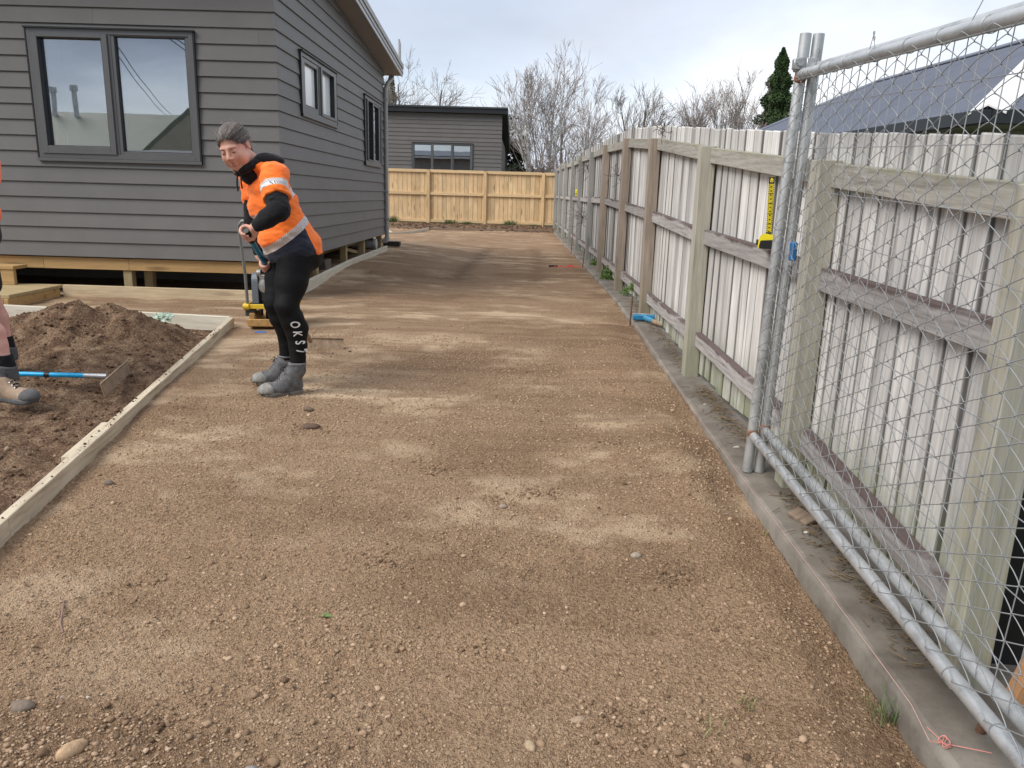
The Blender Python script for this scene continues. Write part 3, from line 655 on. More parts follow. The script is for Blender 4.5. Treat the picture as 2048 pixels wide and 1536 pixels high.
for q in range(6):
    V, F = box_vf(-.009, .009, -.0672, .0672, -.5, .5, 0.0035)
    V = np.array(V); V[:, 0] += 0.006 * (q - 2.5) / 2.5 * (V[:, 1] / .0715) * 0.6
    V[:, 2] = np.where(V[:, 2] > 0, V[:, 2] + ((0.0046 if q < 3 else 0.001) + 0.0008 * rng.normal()) * V[:, 1] / .0715, V[:, 2])
    pal.append(mesh_np('paling', V, F, M['paling'], None, link=False).data)
y = 1.985; k = 0
while y < 28.15:
    zt = PT(y) + 0.12 + rng.normal(0, 0.0025); zb = float(CT(y)) + 0.03 + abs(rng.normal(0, 0.012)); hh = zt - zb
    o = bpy.data.objects.new('paling', pal[int(rng.integers(3)) + (3 if y > 9.3 else 0)]); COL.objects.link(o); o.parent = fence
    o.location = loc(1.318 + OX(y) + rng.uniform(-.003, .004), y + .0725, (zt + zb) / 2); o.scale = (1, rng.uniform(0.985, 1.0), hh); o.rotation_euler = (rng.normal(0, .003), rng.normal(0, .003), rng.normal(0, .025))
    y += .1475; k += 1

# ================================================================ NEW PINE FENCE at the end of the drive
FY = 28.45
pf = empty('timber_fence', (-1.3, FY, -1.05), 'fresh honey coloured pine fence across the far end of the drive', 'fence')
def pl_(*p): return (p[0] + 1.3, p[1] - FY, p[2] + 1.05)
pys = [-7.4, -5.35, -3.30, -1.27, 0.80]
for x in pys:
    V, F = box_vf(-.055, .055, -.05, .05, -.955, .945, 0.004); mesh_np('post', V, F, M['pine'], pf, loc=pl_(x, FY - .07, -.115))
ed = [-8.0] + pys + [1.24]
for a, b in zip(ed, ed[1:]):
    for z in (.795, .02, -.93):
        boxobj('rail', *[pl_(a + .058, 0, 0)[0], pl_(b - .058 if b < 1 else b, 0, 0)[0]], -.085, -.038, z + 1.05 - .05, z + 1.05 + .05, M['pine_x'], pf, 0.003)
pal2 = []
for q in range(3):
    V, F = box_vf(-.0765, .0765, -.009, .009, -.905, .905, 0.003); pal2.append(mesh_np('paling', V, F, M['pine_pal'], None, link=False).data)
x = -8.0
while x < 1.2:
    o = bpy.data.objects.new('paling', pal2[int(rng.integers(3))]); COL.objects.link(o); o.parent = pf
    o.location = pl_(x + .0785, FY - .02 + rng.uniform(-.005, .005), -.075 + rng.normal(0, .004)); o.rotation_euler = (0, rng.normal(0, .002), rng.normal(0, .02)); x += .1575

# ================================================================ TIMBER EDGINGS
def edging(name, pts, zt, hgt_, th, mat, label, c=0.003):
    root = empty(name, (*pts[0], zt[0]), label, 'edging')
    for a, b, za, zb in zip(pts, pts[1:], zt, zt[1:]):
        p0 = Vector((a[0], a[1], za - hgt_ / 2)) - root.location; p1 = Vector((b[0], b[1], zb - hgt_ / 2)) - root.location
        d = (p1 - p0).normalized(); beam('board', p0, p1 - d * 0.002, th, hgt_, mat, root, c, axis='x' if mat is not M['form'] else 'y')
    return root
e1 = edging('formwork_edge', [(-1.735, 1.15), (-1.965, 2.75)], [-1.285, -1.262], .13, .045, M['form'], 'pale sawn formwork boards between the sandy drive and the dug bed')
p0 = Vector((-1.966, 2.752, -1.327)) - e1.location; p1 = Vector((-2.474, 6.60, -1.150)) - e1.location
beam('board', p0, p1, .045, .13, M['form'], e1, 0.003, axis='y')
p0 = Vector((-2.107, 3.43, -1.300)) - e1.location; p1 = Vector((-2.172, 3.92, -1.277)) - e1.location
beam('splice_block', p0, p1, .045, .10, M['form'], e1, 0.003, axis='y')
e2 = edging('formwork_edge', [(-2.50, 6.645), (-4.72, 6.955), (-6.5, 7.2)], [-1.087, -1.087, -1.087], .13, .045, M['form_pale'], 'bleached white formwork board behind the heap of soil')
e3 = edging('formwork_edge', [(-4.70, 7.945), (-2.44, 7.945)], [-1.015, -1.022], .14, .045, M['form_x'], 'tan formwork board under the open front edge of the house')
e4 = edging('formwork_edge', [(-2.405, 7.97), (-2.385, 8.75), (-2.38, 10.97), (-2.365, 13.95)], [-1.012, -.987, -.933, -.92], .13, .035, M['form_pale'], 'pale boards along the side of the house, bending at a joint')
n_ = 420; f_ = rng.random(n_); bx_ = np.where(f_ < .28, -1.735 - .23 * f_ / .28, -1.966 - .508 * (f_ - .28) / .72) + rng.uniform(-.018, .018, n_); by_ = np.where(f_ < .28, 1.15 + 1.6 * f_ / .28, 2.752 + 3.85 * (f_ - .28) / .72); bz_ = np.where(f_ < .28, -1.285 + .023 * f_ / .28, -1.262 + .177 * (f_ - .28) / .72); kp = rng.random(n_) < .25 + .75 * sstep(-.1, .4, fbm(by_ * 2.2, by_ * 0, 3, 181))
rr = 0.0015 + 0.006 * rng.random(n_) ** 3; scatter('board_crumbs', np.stack([bx_, by_, bz_ + rr * .5], 1)[kp], rr[kp], np.clip(rng.normal(0.4, 0.2, kp.sum()), 0, 1), (ICOV, ICOF), st.m, jit=0.5)
cpts = [(-4.6, 20.85), (-4.1, 20.9), (-3.75, 21.0), (-3.45, 21.25), (-3.22, 21.8), (-3.06, 22.6), (-2.96, 23.7), (-2.90, 25.1)]
V = []; 
for i, p in enumerate(cpts):
    a = Vector(cpts[max(i - 1, 0)]); b = Vector(cpts[min(i + 1, len(cpts) - 1)]); d = (b - a).normalized(); nrm = Vector((d.y, -d.x)) * .011
    for sx_, z in ((1, -1.17), (1, -1.045), (-1, -1.045), (-1, -1.17)): V.append((p[0] + nrm.x * sx_, p[1] + nrm.y * sx_, z))
F = [(i * 4 + k, i * 4 + (k + 1) % 4, i * 4 + 4 + (k + 1) % 4, i * 4 + 4 + k) for i in range(len(cpts) - 1) for k in range(4)] + [(3, 2, 1, 0), tuple(4 * (len(cpts) - 1) + k for k in range(4))]
ce = mesh_np('curved_edging', V, F, M['form_pale'], None, False); setp(ce, 'thin pale board bent into a curve beside the far corner of the house', 'edging')
e5 = edging('garden_edge', [(-2.89, 25.12), (1.08, 25.85)], [-1.055, -1.06], .12, .04, M['form_old'], 'weathered brown board in front of the soil strip at the pine fence')
for k, (x0, y0, x1, y1) in enumerate([(-4.2, 22.6, -3.6, 21.6), (-3.8, 22.4, -3.5, 21.5)]):
    o = beam('timber_offcut', (x0, y0, -1.03), (x1, y1, -1.05), .03, .03, M['form_pale'], None, 0.002); setp(o, ['longer pale stick lying in the soil inside the curved board', 'shorter pale stick leaning on the curved board'][k], 'stick')
# ================================================================ MAIN HOUSE (dark weatherboards, left)
def cladding(name, c, rough=0.55):
    t = NT(name); v = t.coord('Object', rand=True); n = t.noise(v, 2.2, 5, 0.6); n2 = t.noise(t.coord('Object', (4, 4, 60), rand=True), 3, 3, 0.6)
    oi = t.n('ShaderNodeObjectInfo')
    col = t.ramp(n, [(0.3, tuple(x * .92 for x in c)), (0.7, tuple(x * 1.08 for x in c))])
    col = t.mix(1.0, col, t.ramp(oi.outputs['Random'], [(0, .95), (1, 1.05)]), 'MULTIPLY')
    col = t.mix(t.ramp(t.noise(v, 26, 4, 0.6), [(0.66, 0.0), (0.78, 0.18)]), col, (0.24, 0.23, 0.21))
    t.set(Base_Color=col, Roughness=rough); t.bump(n2, 0.05, 0.002); return t.m
M['clad'] = cladding('charcoal_weatherboard', (0.145, 0.140, 0.136))
M['clad_far'] = cladding('far_weatherboard', (0.140, 0.130, 0.124))
M['alu'] = plain('dark_aluminium_joinery', (0.140, 0.140, 0.142), 0.38, 0.3, 0.05, 3)
M['alu_d'] = plain('black_window_trim', (0.018, 0.019, 0.022), 0.45, 0.1, 0.1, 3)
M['soffit'] = plain('grey_brown_soffit', (0.30, 0.275, 0.255), 0.7, 0, 0.05, 3)
M['fascia'] = plain('light_grey_gutter', (0.40, 0.41, 0.42), 0.4, 0.15, 0.06, 3)
M['pipe'] = plain('grey_downpipe_paint', (0.36, 0.36, 0.35), 0.5, 0.1, 0.08, 8)
M['pvc'] = plain('grey_pvc', (0.42, 0.43, 0.43), 0.45, 0, 0.08, 8)
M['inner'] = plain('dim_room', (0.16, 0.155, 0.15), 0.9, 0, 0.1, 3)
M['curtain'] = plain('white_net_curtain', (0.80, 0.81, 0.82), 0.9, 0, 0.04, 5)
def glass(name, f0, tint=(0.93, 0.96, 1.0)):
    t = NT(name); t.t.nodes.remove(t.b)
    fr = t.n('ShaderNodeFresnel'); fr.inputs[0].default_value = 1.5
    gl = t.n('ShaderNodeBsdfGlossy'); gl.inputs['Roughness'].default_value = 0.012; gl.inputs['Color'].default_value = (*tint, 1)
    tr = t.n('ShaderNodeBsdfTransparent'); tr.inputs['Color'].default_value = (0.62, 0.66, 0.68, 1)
    v = t.coord('Object'); n = t.noise(v, 1.1, 2, 0.5)
    b = t.n('ShaderNodeBump'); b.inputs['Strength'].default_value = 0.03; b.inputs['Distance'].default_value = 0.03; t.l(n, b.inputs['Height']); t.l(b.outputs[0], gl.inputs['Normal'])
    mx = t.n('ShaderNodeMixShader'); t.l(t.math('MULTIPLY_ADD', fr.outputs[0], 1.6, f0, clamp=True), mx.inputs[0]); t.l(tr.outputs[0], mx.inputs[1]); t.l(gl.outputs[0], mx.inputs[2])
    t.l(mx.outputs[0], t.out.inputs[0]); return t.m
M['glass'] = glass('double_glazing', 0.36)
M['glass_far'] = glass('far_double_glazing', 0.42)
M['glass_side'] = glass('side_double_glazing', 0.05)
t = NT('obscured_glass'); t.set(Base_Color=t.ramp(t.noise(t.coord('Object'), 3, 4, .6), [(0.3, (0.78, 0.83, 0.85)), (0.7, (0.86, 0.90, 0.92))]), Roughness=0.15); M['frosted'] = t.m

def wb_profile(z0, z1, full0, full1):
    """(outward offset, z) of one board clipped to z0..z1 of its full course full0..full1"""
    def off(z): return 0.030 - 0.016 * (z - full0) / (full1 - full0)
    pts = [(0.0, z0), (off(z0), z0)]
    if z0 == full0: pts = [(0.004, z0 + .004), (0.026, z0), (0.030, z0 + .004)]
    return pts + [(off(z1), z1), (0.0, z1)]
def board(parent, org, prof, axis, a0, a1, mit0=0, mit1=0, out=-1, mat=None, name='weatherboard'):
    """axis 'x': board runs in x on a wall facing -y (org = wall y); axis 'y': runs in y on a wall facing +x (org = wall x). mit: the end grows with the outward offset"""
    n = len(prof); V = []
    zc = prof[0][1]; ac = (a0 + a1) / 2
    for a, mt in ((a0, -mit0), (a1, mit1)):
        for o_, z in prof:
            aa = a + mt * o_ - ac
            V.append((aa, -o_, z - zc) if axis == 'x' else (o_, aa, z - zc))
    F = [tuple(range(n)), tuple(range(2 * n - 1, n - 1, -1))] + [(i, n + i, n + (i + 1) % n, (i + 1) % n) for i in range(n)]
    if axis == 'x': F = [f[::-1] for f in F]
    l = (ac, org, zc) if axis == 'x' else (org, ac, zc)
    o = mesh_np(name, V, F, mat or M['clad'], None, loc=l); o.parent = parent
    o.location = Vector(l) - parent.location; return o
def clad_wall(root, axis, org, a0, a1, z0, ztop, wins, joints, mit0, mit1, mat=None, cover=0.15, topf=None):
    """courses of separate boards, cut round windows (w0,w1,z0,z1); ztop may be a function of the position along the wall"""
    k = 0; z = z0
    while z < ztop - 0.01:
        zb, zt = z, min(z + cover, ztop) if topf is None else z + cover
        spans = [(a0, a1, zb, zt)]
        for (w0, w1, v0, v1) in wins:
            new = []
            for (s0, s1, b, t_) in spans:
                if s1 <= w0 or s0 >= w1 or t_ <= v0 or b >= v1: new.append((s0, s1, b, t_)); continue
                if s0 < w0: new.append((s0, w0, b, t_))
                if s1 > w1: new.append((w1, s1, b, t_))
                if t_ > v1 + .004: new.append((max(s0, w0), min(s1, w1), v1, t_))
                if b < v0 - .004: new.append((max(s0, w0), min(s1, w1), b, v0))
            spans = new
        for (s0, s1, b, t_) in spans:
            cuts = [s0] + sorted(j for (kk, j) in joints if kk == k and s0 + .1 < j < s1 - .1) + [s1]
            for c0, c1 in zip(cuts, cuts[1:]):
                pr = wb_profile(b, t_, zb, z + cover)
                if topf is not None:      # raking top: clip by shortening the board where the roof comes down
                    lim = topf(zb)
                    if c0 >= lim: continue
                    c1b = min(c1, lim)
                    o = board(root, org, pr, axis, c0 + (.0008 if c0 != a0 else 0), c1b - (.0008 if c1b != a1 else 0), mit0 if c0 == a0 else 0, mit1 if c1b == a1 else 0, mat=mat)
                else:
                    board(root, org, pr, axis, c0 + (.0008 if c0 != a0 else 0), c1 - (.0008 if c1 != a1 else 0), mit0 if c0 == a0 else 0, mit1 if c1 == a1 else 0, mat=mat)
        z += cover; k += 1
HX, HY, HB = -2.457, 8.093, -0.735
house = empty('house', (HX, HY, HB), 'dark charcoal weatherboard house on timber piles, left of the drive', 'house')
def hl(x, y, z): return (x - HX, y - HY, z - HB)
FX0 = -9.0; YB = 14.25
# slope of the roof: falls away from the camera
def soff(y): return 2.055 + (14.25 - y) * 0.0882
fw = (-4.86, -3.235, 0.25, 1.465)
clad_wall(house, 'x', HY, FX0, HX, HB, 2.58, [fw], [(15, -4.2), (16, -4.95), (15, -7.0), (11, -7.6), (6, -6.4), (14, -2.60), (9, -6.9), (2, -5.9)], 0, 1)
sw1 = (8.90, 10.54, 0.824, 1.465); sw2 = (12.42, 13.83, 0.438, 1.445)
def rake_lim(zb):  # how far a course can run before its top meets the soffit
    return min(YB, 14.25 - (zb + 0.05 - 2.055) / 0.0882 if zb + 0.05 > 2.055 else YB)
clad_wall(house, 'y', HX, HY, YB, HB, 2.60, [sw1, sw2], [(13, 10.30), (12, 12.05), (14, 10.9), (4, 12.6), (8, 13.9), (16, 9.6)], 1, 1, topf=rake_lim)
# far and left faces (seen only from the side), walls behind the boards, floor
core = MB()
core.box(FX0, HX, HY, HY + .10, HB, .25); core.box(FX0, fw[0], HY, HY + .10, .25, 1.465); core.box(fw[1], HX, HY, HY + .10, .25, 1.465); core.box(FX0, HX, HY, HY + .10, 1.465, 2.66)
core.box(HX - .1, HX, HY + .10, YB, HB, .438); core.box(HX - .1, HX, HY + .10, sw1[0], .438, 2.1); core.box(HX - .1, HX, sw1[0], sw1[1], .438, .824); core.box(HX - .1, HX, sw1[1], sw2[0], .438, 2.1)
core.box(HX - .1, HX, sw2[1], YB, .438, 2.1); core.box(HX - .1, HX, sw1[0], sw1[1], 1.465, 2.1); core.box(HX - .1, HX, sw2[0], sw2[1], 1.445, 2.1)
core.add([(HX - .1, HY + .1, 2.1), (HX - .1, YB, 2.1), (HX, YB, 2.1), (HX, HY + .1, 2.1), (HX - .1, HY + .1, 2.62), (HX, HY + .1, 2.62)], [(0, 1, 2, 3), (0, 3, 5, 4), (0, 4, 1), (3, 2, 5), (4, 5, 2, 1)])
core.box(FX0, HX, YB, YB + .10, HB, 2.05)
core.box(FX0 - .02, FX0 - .001, HY - .03, YB, HB, 2.2)
core.box(FX0, HX - .1, HY + .1, YB, HB - .02, HB + .06)
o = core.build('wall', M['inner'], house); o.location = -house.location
M_ceil = MB().add([hl(FX0, HY - .5, soff(HY - .5) + .62), hl(HX, HY - .5, soff(HY - .5) + .62), hl(HX, YB + .3, 2.05), hl(FX0, YB + .3, 2.05)], [(0, 1, 2, 3)])
for nm, y0, y1 in (('floor_slab', 0, 0),): pass
# bearers, piles
xs = [-9.0, -6.4, -4.98, -4.083, -2.47]
for a, b in zip(xs, xs[1:]): boxobj('bearer', a + .001 - HX, b - .001 - HX, .012, .060, HB - .132 - HB, -.012, M['bearer'], house, .002)
boxobj('bearer', -.35, -.30, .07, YB - HY, -.132, -.012, M['pile'], house, .002)
for x, y in [(-4.115, 8.14), (-3.99, 8.33), (-2.74, 8.15), (-6.2, 8.14), (-7.9, 8.14)]:
    z0 = -1.20; b = boxobj('pile', x - .045 - HX, x + .045 - HX, y - .045 - HY + .03, y + .045 - HY + .03, z0 - HB, -.134, M['pile'], house, .003)
    if y < 8.2:
        bm = MB().tube([(0, -.046, -.02), (0, -.058, -.02)], .016, 10); o = bm.build('bolt', M['galv'], b, True)
for y in (9.6, 11.25, 12.55, 14.1): boxobj('pile', -.12, -.03, y - .05 - HY, y + .05 - HY, -1.2 - HB, -.004, M['pile'], house, .003)
beam('brace', hl(-2.60, 11.35, -.80), hl(-2.60, 12.5, -.94), .03, .05, M['pile'], house)
mb = MB(); mb.tube([hl(-2.78, 9.9, -.95), hl(-2.50, 9.9, -.95)], .11, 16); 
for k, (y, w_, z0, z1) in enumerate([(10.5, .34, -1.14, -.90)]):
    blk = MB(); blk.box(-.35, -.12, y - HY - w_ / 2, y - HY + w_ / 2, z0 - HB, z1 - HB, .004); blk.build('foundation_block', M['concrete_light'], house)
wp = MB().tube([hl(-2.85, 13.35, -.86), hl(-2.47, 13.35, -.86)], .075, 16).tube([hl(-2.485, 13.35, -.86), hl(-2.435, 13.35, -.86)], .092, 16)
wp.build('waste_pipe', M['pvc'], house, True)
MB().tube([hl(-2.72, 13.35, -.9), hl(-2.72, 13.35, -1.2)], .075, 14).build('waste_pipe', M['pvc'], house, True)
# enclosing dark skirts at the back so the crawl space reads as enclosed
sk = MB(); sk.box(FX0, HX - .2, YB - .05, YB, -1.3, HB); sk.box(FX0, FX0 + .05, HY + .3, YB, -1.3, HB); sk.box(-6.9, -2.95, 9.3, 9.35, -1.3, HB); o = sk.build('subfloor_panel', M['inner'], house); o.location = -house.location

def window(parent, org, axis, w, sashes, depth=.045, curt=None, flash=True, mg=None, gl_=None):
    """w = (a0,a1,z0,z1) on the wall; sashes = list of (a0,a1,z0,z1,frame) glass openings"""
    mg = mg or M['alu']; gl_ = gl_ or M['glass']
    a0, a1, z0, z1 = w; ac, zc = (a0 + a1) / 2, (z0 + z1) / 2
    P = (ac, org, zc) if axis == 'x' else (org, ac, zc)
    root = bpy.data.objects.new('window', None); COL.objects.link(root); root.parent = parent; root.location = Vector(P) - parent.location
    def bx(m, b0, b1, d0, d1, c0, c1, ch=.002):   # d = outward offset
        if axis == 'x': m.box(b0 - ac, b1 - ac, -d1, -d0, c0 - zc, c1 - zc, ch)
        else: m.box(d0, d1, b0 - ac, b1 - ac, c0 - zc, c1 - zc, ch)
    f = .045
    m = MB(); bx(m, a0, a0 + f, -.08, depth, z0, z1); bx(m, a1 - f, a1, -.08, depth, z0, z1); bx(m, a0 + f, a1 - f, -.08, depth, z0, z0 + f); bx(m, a0 + f, a1 - f, -.08, depth, z1 - f, z1)
    fr = m.build('window_frame', mg, root)
    for i in range(len(sashes) - 1):
        mm = MB(); x_ = (sashes[i][1] + sashes[i + 1][0]) / 2; bx(mm, x_ - .025, x_ + .025, -.06, depth - .006, z0 + f, z1 - f); mm.build('mullion', mg, root)
    for (s0, s1, c0, c1, proud) in sashes:
        x0 = max(a0 + f, s0 - .12) if s0 - .12 < a0 + f + .03 else s0 - .055; x1 = min(a1 - f, s1 + .12) if s1 + .12 > a1 - f - .03 else s1 + .055
        b0, b1 = max(z0 + f, c0 - .085), min(z1 - f, c1 + .085)
        m = MB(); d = depth + (.012 if proud else -.012)
        bx(m, x0, s0, -.03, d, b0, b1); bx(m, s1, x1, -.03, d, b0, b1); bx(m, s0, s1, -.03, d, b0, c0); bx(m, s0, s1, -.03, d, c1, b1)
        m.build('sash', mg, root)
        m = MB()
        for (p0, p1, q0, q1) in ((s0 - .001, s0 + .006, c0, c1), (s1 - .006, s1 + .001, c0, c1), (s0, s1, c0 - .001, c0 + .006), (s0, s1, c1 - .006, c1 + .001)): bx(m, p0, p1, .001, d - .006, q0, q1, 0)
        m.build('glazing_seal', M['alu_d'], root)
        m = MB(); bx(m, s0, s1, -.012, -.002, c0, c1, 0); m.build('pane', gl_, root)
    if flash:
        m = MB(); bx(m, a0 - .02, a1 + .02, .0, depth + .022, z1 - .002, z1 + .014); m.build('head_flashing', M['alu_d'], root)
        m = MB(); bx(m, a0 - .016, a0 - .001, .0, depth + .004, z0 - .03, z1); m.build('side_facing', M['alu_d'], root)
        m = MB(); bx(m, a1 + .001, a1 + .016, .0, depth + .004, z0 - .03, z1); m.build('side_facing', M['alu_d'], root)
        m = MB(); bx(m, a0 - .016, a1 + .016, .0, depth + .012, z0 - .03, z0 - .002); m.build('sill', mg, root)
    for (c0, c1, zb_, zt_, dd) in (curt or []):
        n_ = int((c1 - c0) / .012) + 2; V = []
        for i in range(n_):
            a = c0 + (c1 - c0) * i / (n_ - 1); o_ = -dd - .022 * math.sin(a * 62 + 2 * math.sin(a * 9)) 
            for z_ in (zb_, zt_): V.append((a - ac, -o_, z_ - zc) if axis == 'x' else (o_, a - ac, z_ - zc))
        mesh_np('curtain', V, [(2 * i, 2 * i + 2, 2 * i + 3, 2 * i + 1) for i in range(n_ - 1)], M['curtain'], root, True)
    return root
window(house, HY, 'x', fw, [(-4.757, -4.127, .368, 1.385, True), (-4.01, -3.315, .328, 1.41, False)], curt=[(-4.80, -4.66, .28, 1.43, .12), (-4.20, -4.135, .28, 1.43, .13)])
window(house, HX, 'y', sw1, [(9.08, 9.61, .93, 1.375, False), (9.775, 10.37, .90, 1.40, True)], gl_=M['frosted'])
window(house, HX, 'y', sw2, [(12.63, 13.02, .50, 1.385, True), (13.20, 13.66, .52, 1.37, False)], curt=[(12.5, 13.8, .45, 1.43, .07)], gl_=M['glass_side'])
# dim room behind the panes
rm = MB(); rm.box(-8.9, HX - .35, 10.9, 10.95, HB + .06, 2.3); o = rm.build('partition', M['inner'], house); o.location = -house.location
# a bright far window seen through the front room
# roof: soffits, barge, gutter strip, sheet
ov = .275; y0r, y1r = HY - .62, YB + .36
def sl(y): return soff(y)
def slopebox(name, xa, xb, ya, yb, ha, hb, mat, parent=house):
    V = [hl(x, y, sl(y) + h) for h in (ha, hb) for y in (ya, yb) for x in (xa, xb)]
    o = mesh_np(name, V, [(0, 2, 3, 1), (4, 5, 7, 6), (0, 1, 5, 4), (2, 6, 7, 3), (0, 4, 6, 2), (1, 3, 7, 5)], mat, parent); return o
slopebox('soffit', HX - .05, HX + ov, y0r, y1r, 0, .012, M['soffit'])
slopebox('soffit', FX0 - .3, HX - .052, y0r, HY - .002, 0, .012, M['soffit'])
slopebox('ceiling', FX0, HX - .1, HY + .1, YB, .004, .016, M['inner'])
slopebox('barge_board', HX + ov + .001, HX + ov + .022, y0r - .02, y1r + .02, -.012, .17, M['fascia'])
slopebox('barge_cap', HX + ov - .03, HX + ov + .042, y0r - .04, y1r + .03, .172, .195, M['fascia'])
slopebox('barge_trim', HX + ov + .0225, HX + ov + .030, y0r - .02, y1r + .02, .045, .055, M['alu_d'])
slopebox('barge_trim', HX + ov + .0225, HX + ov + .040, y0r - .02, y1r + .02, .120, .171, M['pipe'])
slopebox('fascia', FX0 - .3, HX + ov, y0r - .022, y0r - .001, -.012, .17, M['fascia'])
slopebox('roof_sheet', FX0 - .35, HX + ov - .031, y0r - .05, y1r + .05, .173, .196, M['alu'])
gm_ = MB(); zt = sl(y1r) + .14
gm_.box(*[FX0 - .3 - HX, HX + ov + .02 - HX], y1r + .021 - HY, y1r + .125 - HY, zt - .11 - HB, zt - HB, .006); gm_.build('gutter', M['fascia'], house)
# downpipe at the far corner with its offset bend
dx, dy = HX + .055, YB - .03
pth = [(HX + .10, y1r + .07, zt - .10), (HX + .10, y1r + .07, zt - .17), (HX + .07, YB + .08, 1.86), (dx, dy, 1.74), (dx, dy, 1.66)]
MB().tube([hl(*p) for p in pth], .036, 12).build('downpipe', M['pipe'], house, True)
MB().tube([hl(dx, dy, 1.66), hl(dx, dy, -.80), hl(dx, dy, -.82)], .036, 12).build('downpipe', M['pipe'], house, True)
for z in (1.58, .02, -.45): MB().box(-.045, .045, -.042, .042, -.012, .012, .003).build('pipe_bracket', M['fascia'], house, loc=None).location = hl(dx, dy, z)
MB().tube([hl(dx, dy, -.78), hl(dx, dy, -.85)], .048, 12).tube([hl(dx, dy, -.84), hl(dx - .18, dy + .02, -.87), hl(dx - .3, dy + .02, -.88)], .042, 12).build('pipe_shoe', M['pvc'], house, True)
MB().tube([hl(HX + ov - .02, y1r - .06, sl(y1r) + .10), hl(HX + ov - .02, y1r - .06, sl(y1r) + .52), hl(HX + ov - .03, y1r - .06, sl(y1r) + .60)], [.028, .026, .016], 10).build('overflow_pipe', M['fascia'], house, True)
blk = MB().box(-.16, .16, -.09, .09, -.045, .045, .008).build('channel_box', plain('black_plastic_box', (0.02, 0.02, 0.022), 0.4)); blk.location = (-2.44, 15.0, -.945); setp(blk, 'small black plastic drain box at the foot of the grey downpipe', 'box')
# steps at the left
stp = empty('deck_step', (-5.2, 7.6, -1.13), 'low timber steps being built against the front of the house, far left', 'steps')
def sp_(x, y, z): return (x + 5.2, y - 7.6, z + 1.13)
for i in range(7):
    a = 7.12 + i * .128; boxobj('tread_board', sp_(-6.8, 0, 0)[0], sp_(-4.735, 0, 0)[0], a - 7.6, a + .124 - 7.6, .075, .108, M['pile'], stp, .003)
boxobj('side_board', sp_(-4.78, 0, 0)[0], sp_(-4.735, 0, 0)[0], 7.10 - 7.6, 7.93 - 7.6, -.08, .073, M['bearer'], stp, .003)
boxobj('front_board', sp_(-6.8, 0, 0)[0], sp_(-4.782, 0, 0)[0], 7.10 - 7.6, 7.145 - 7.6, -.08, .073, M['bearer'], stp, .003)
boxobj('riser_board', sp_(-6.8, 0, 0)[0], sp_(-5.15, 0, 0)[0], 7.86 - 7.6, 7.905 - 7.6, .110, .262, M['bearer'], stp, .003)
boxobj('tread_board', sp_(-6.8, 0, 0)[0], sp_(-5.14, 0, 0)[0], 7.85 - 7.6, 8.08 - 7.6, .264, .300, M['bearer'], stp, .003)

# ================================================================ FAR HOUSE behind the pine fence
fh = empty('house', (-3, 31, -1.0), 'small dark grey weatherboard house behind the pine fence', 'house')
BY = 31.0; bx0, bx1 = -9.0, -0.80
clad_wall(fh, 'x', BY, bx0, bx1, -.9, 2.95, [(-4.22, -1.89, .85, 1.91)], [(20, -3.0), (23, -5.0)], 0, 1, mat=M['clad_far'], cover=0.152)
clad_wall(fh, 'y', bx1, BY, 38.5, -.9, 2.15, [], [], 1, 0, mat=M['clad_far'], cover=0.152)
m = MB().box(bx0, bx1, BY, BY + .1, -1.1, .85).box(bx0, -4.22, BY, BY + .1, .85, 1.91).box(-1.89, bx1, BY, BY + .1, .85, 1.91).box(bx0, bx1, BY, BY + .1, 1.91, 3.0)
m.box(bx1 - .1, bx1, BY + .1, 38.5, -1.1, 2.2).box(bx0, bx0 + .1, BY + .1, 38.5, -1.1, 2.2).box(bx0, bx1, 38.5, 38.6, -1.1, 2.2).box(bx0 + .1, bx1 - .1, 33.5, 33.55, -1.1, 2.2).box(bx0 + .1, bx1 - .1, BY + .1, 38.5, -1.1, -.8)
o = m.build('wall', M['inner'], fh); o.location = -fh.location
window(fh, BY, 'x', (-4.22, -1.89, .85, 1.91), [(-4.14, -3.50, .93, 1.835, False), (-3.41, -2.72, .93, 1.845, True), (-2.62, -1.985, .93, 1.825, False)], gl_=M['glass_far'])
fsl = lambda y: 3.02 - (y - BY) * .125
def fbox(name, xa, xb, ya, yb, ha, hb, mat):
    V = [(x + 3, y - 31, fsl(y) + h + 1.0) for h in (ha, hb) for y in (ya, yb) for x in (xa, xb)]
    return mesh_np(name, V, [(0, 2, 3, 1), (4, 5, 7, 6), (0, 1, 5, 4), (2, 6, 7, 3), (0, 4, 6, 2), (1, 3, 7, 5)], mat, fh)
M['roof_dark'] = plain('dark_green_grey_trim', (0.055, 0.062, 0.062), 0.45, 0.2, 0.06, 3)
fbox('soffit', bx0 - .3, -.60, BY - .18, 39, 0, .012, M['roof_dark'])
fbox('fascia', bx0 - .3, -.60, BY - .202, BY - .181, -.03, .14, M['alu_d'])
fbox('barge_board', -.599, -.575, BY - .20, 39, -.03, .14, M['roof_dark'])
fbox('roof_sheet', bx0 - .35, -.56, BY - .24, 39.1, .141, .20, M['roof_dark'])

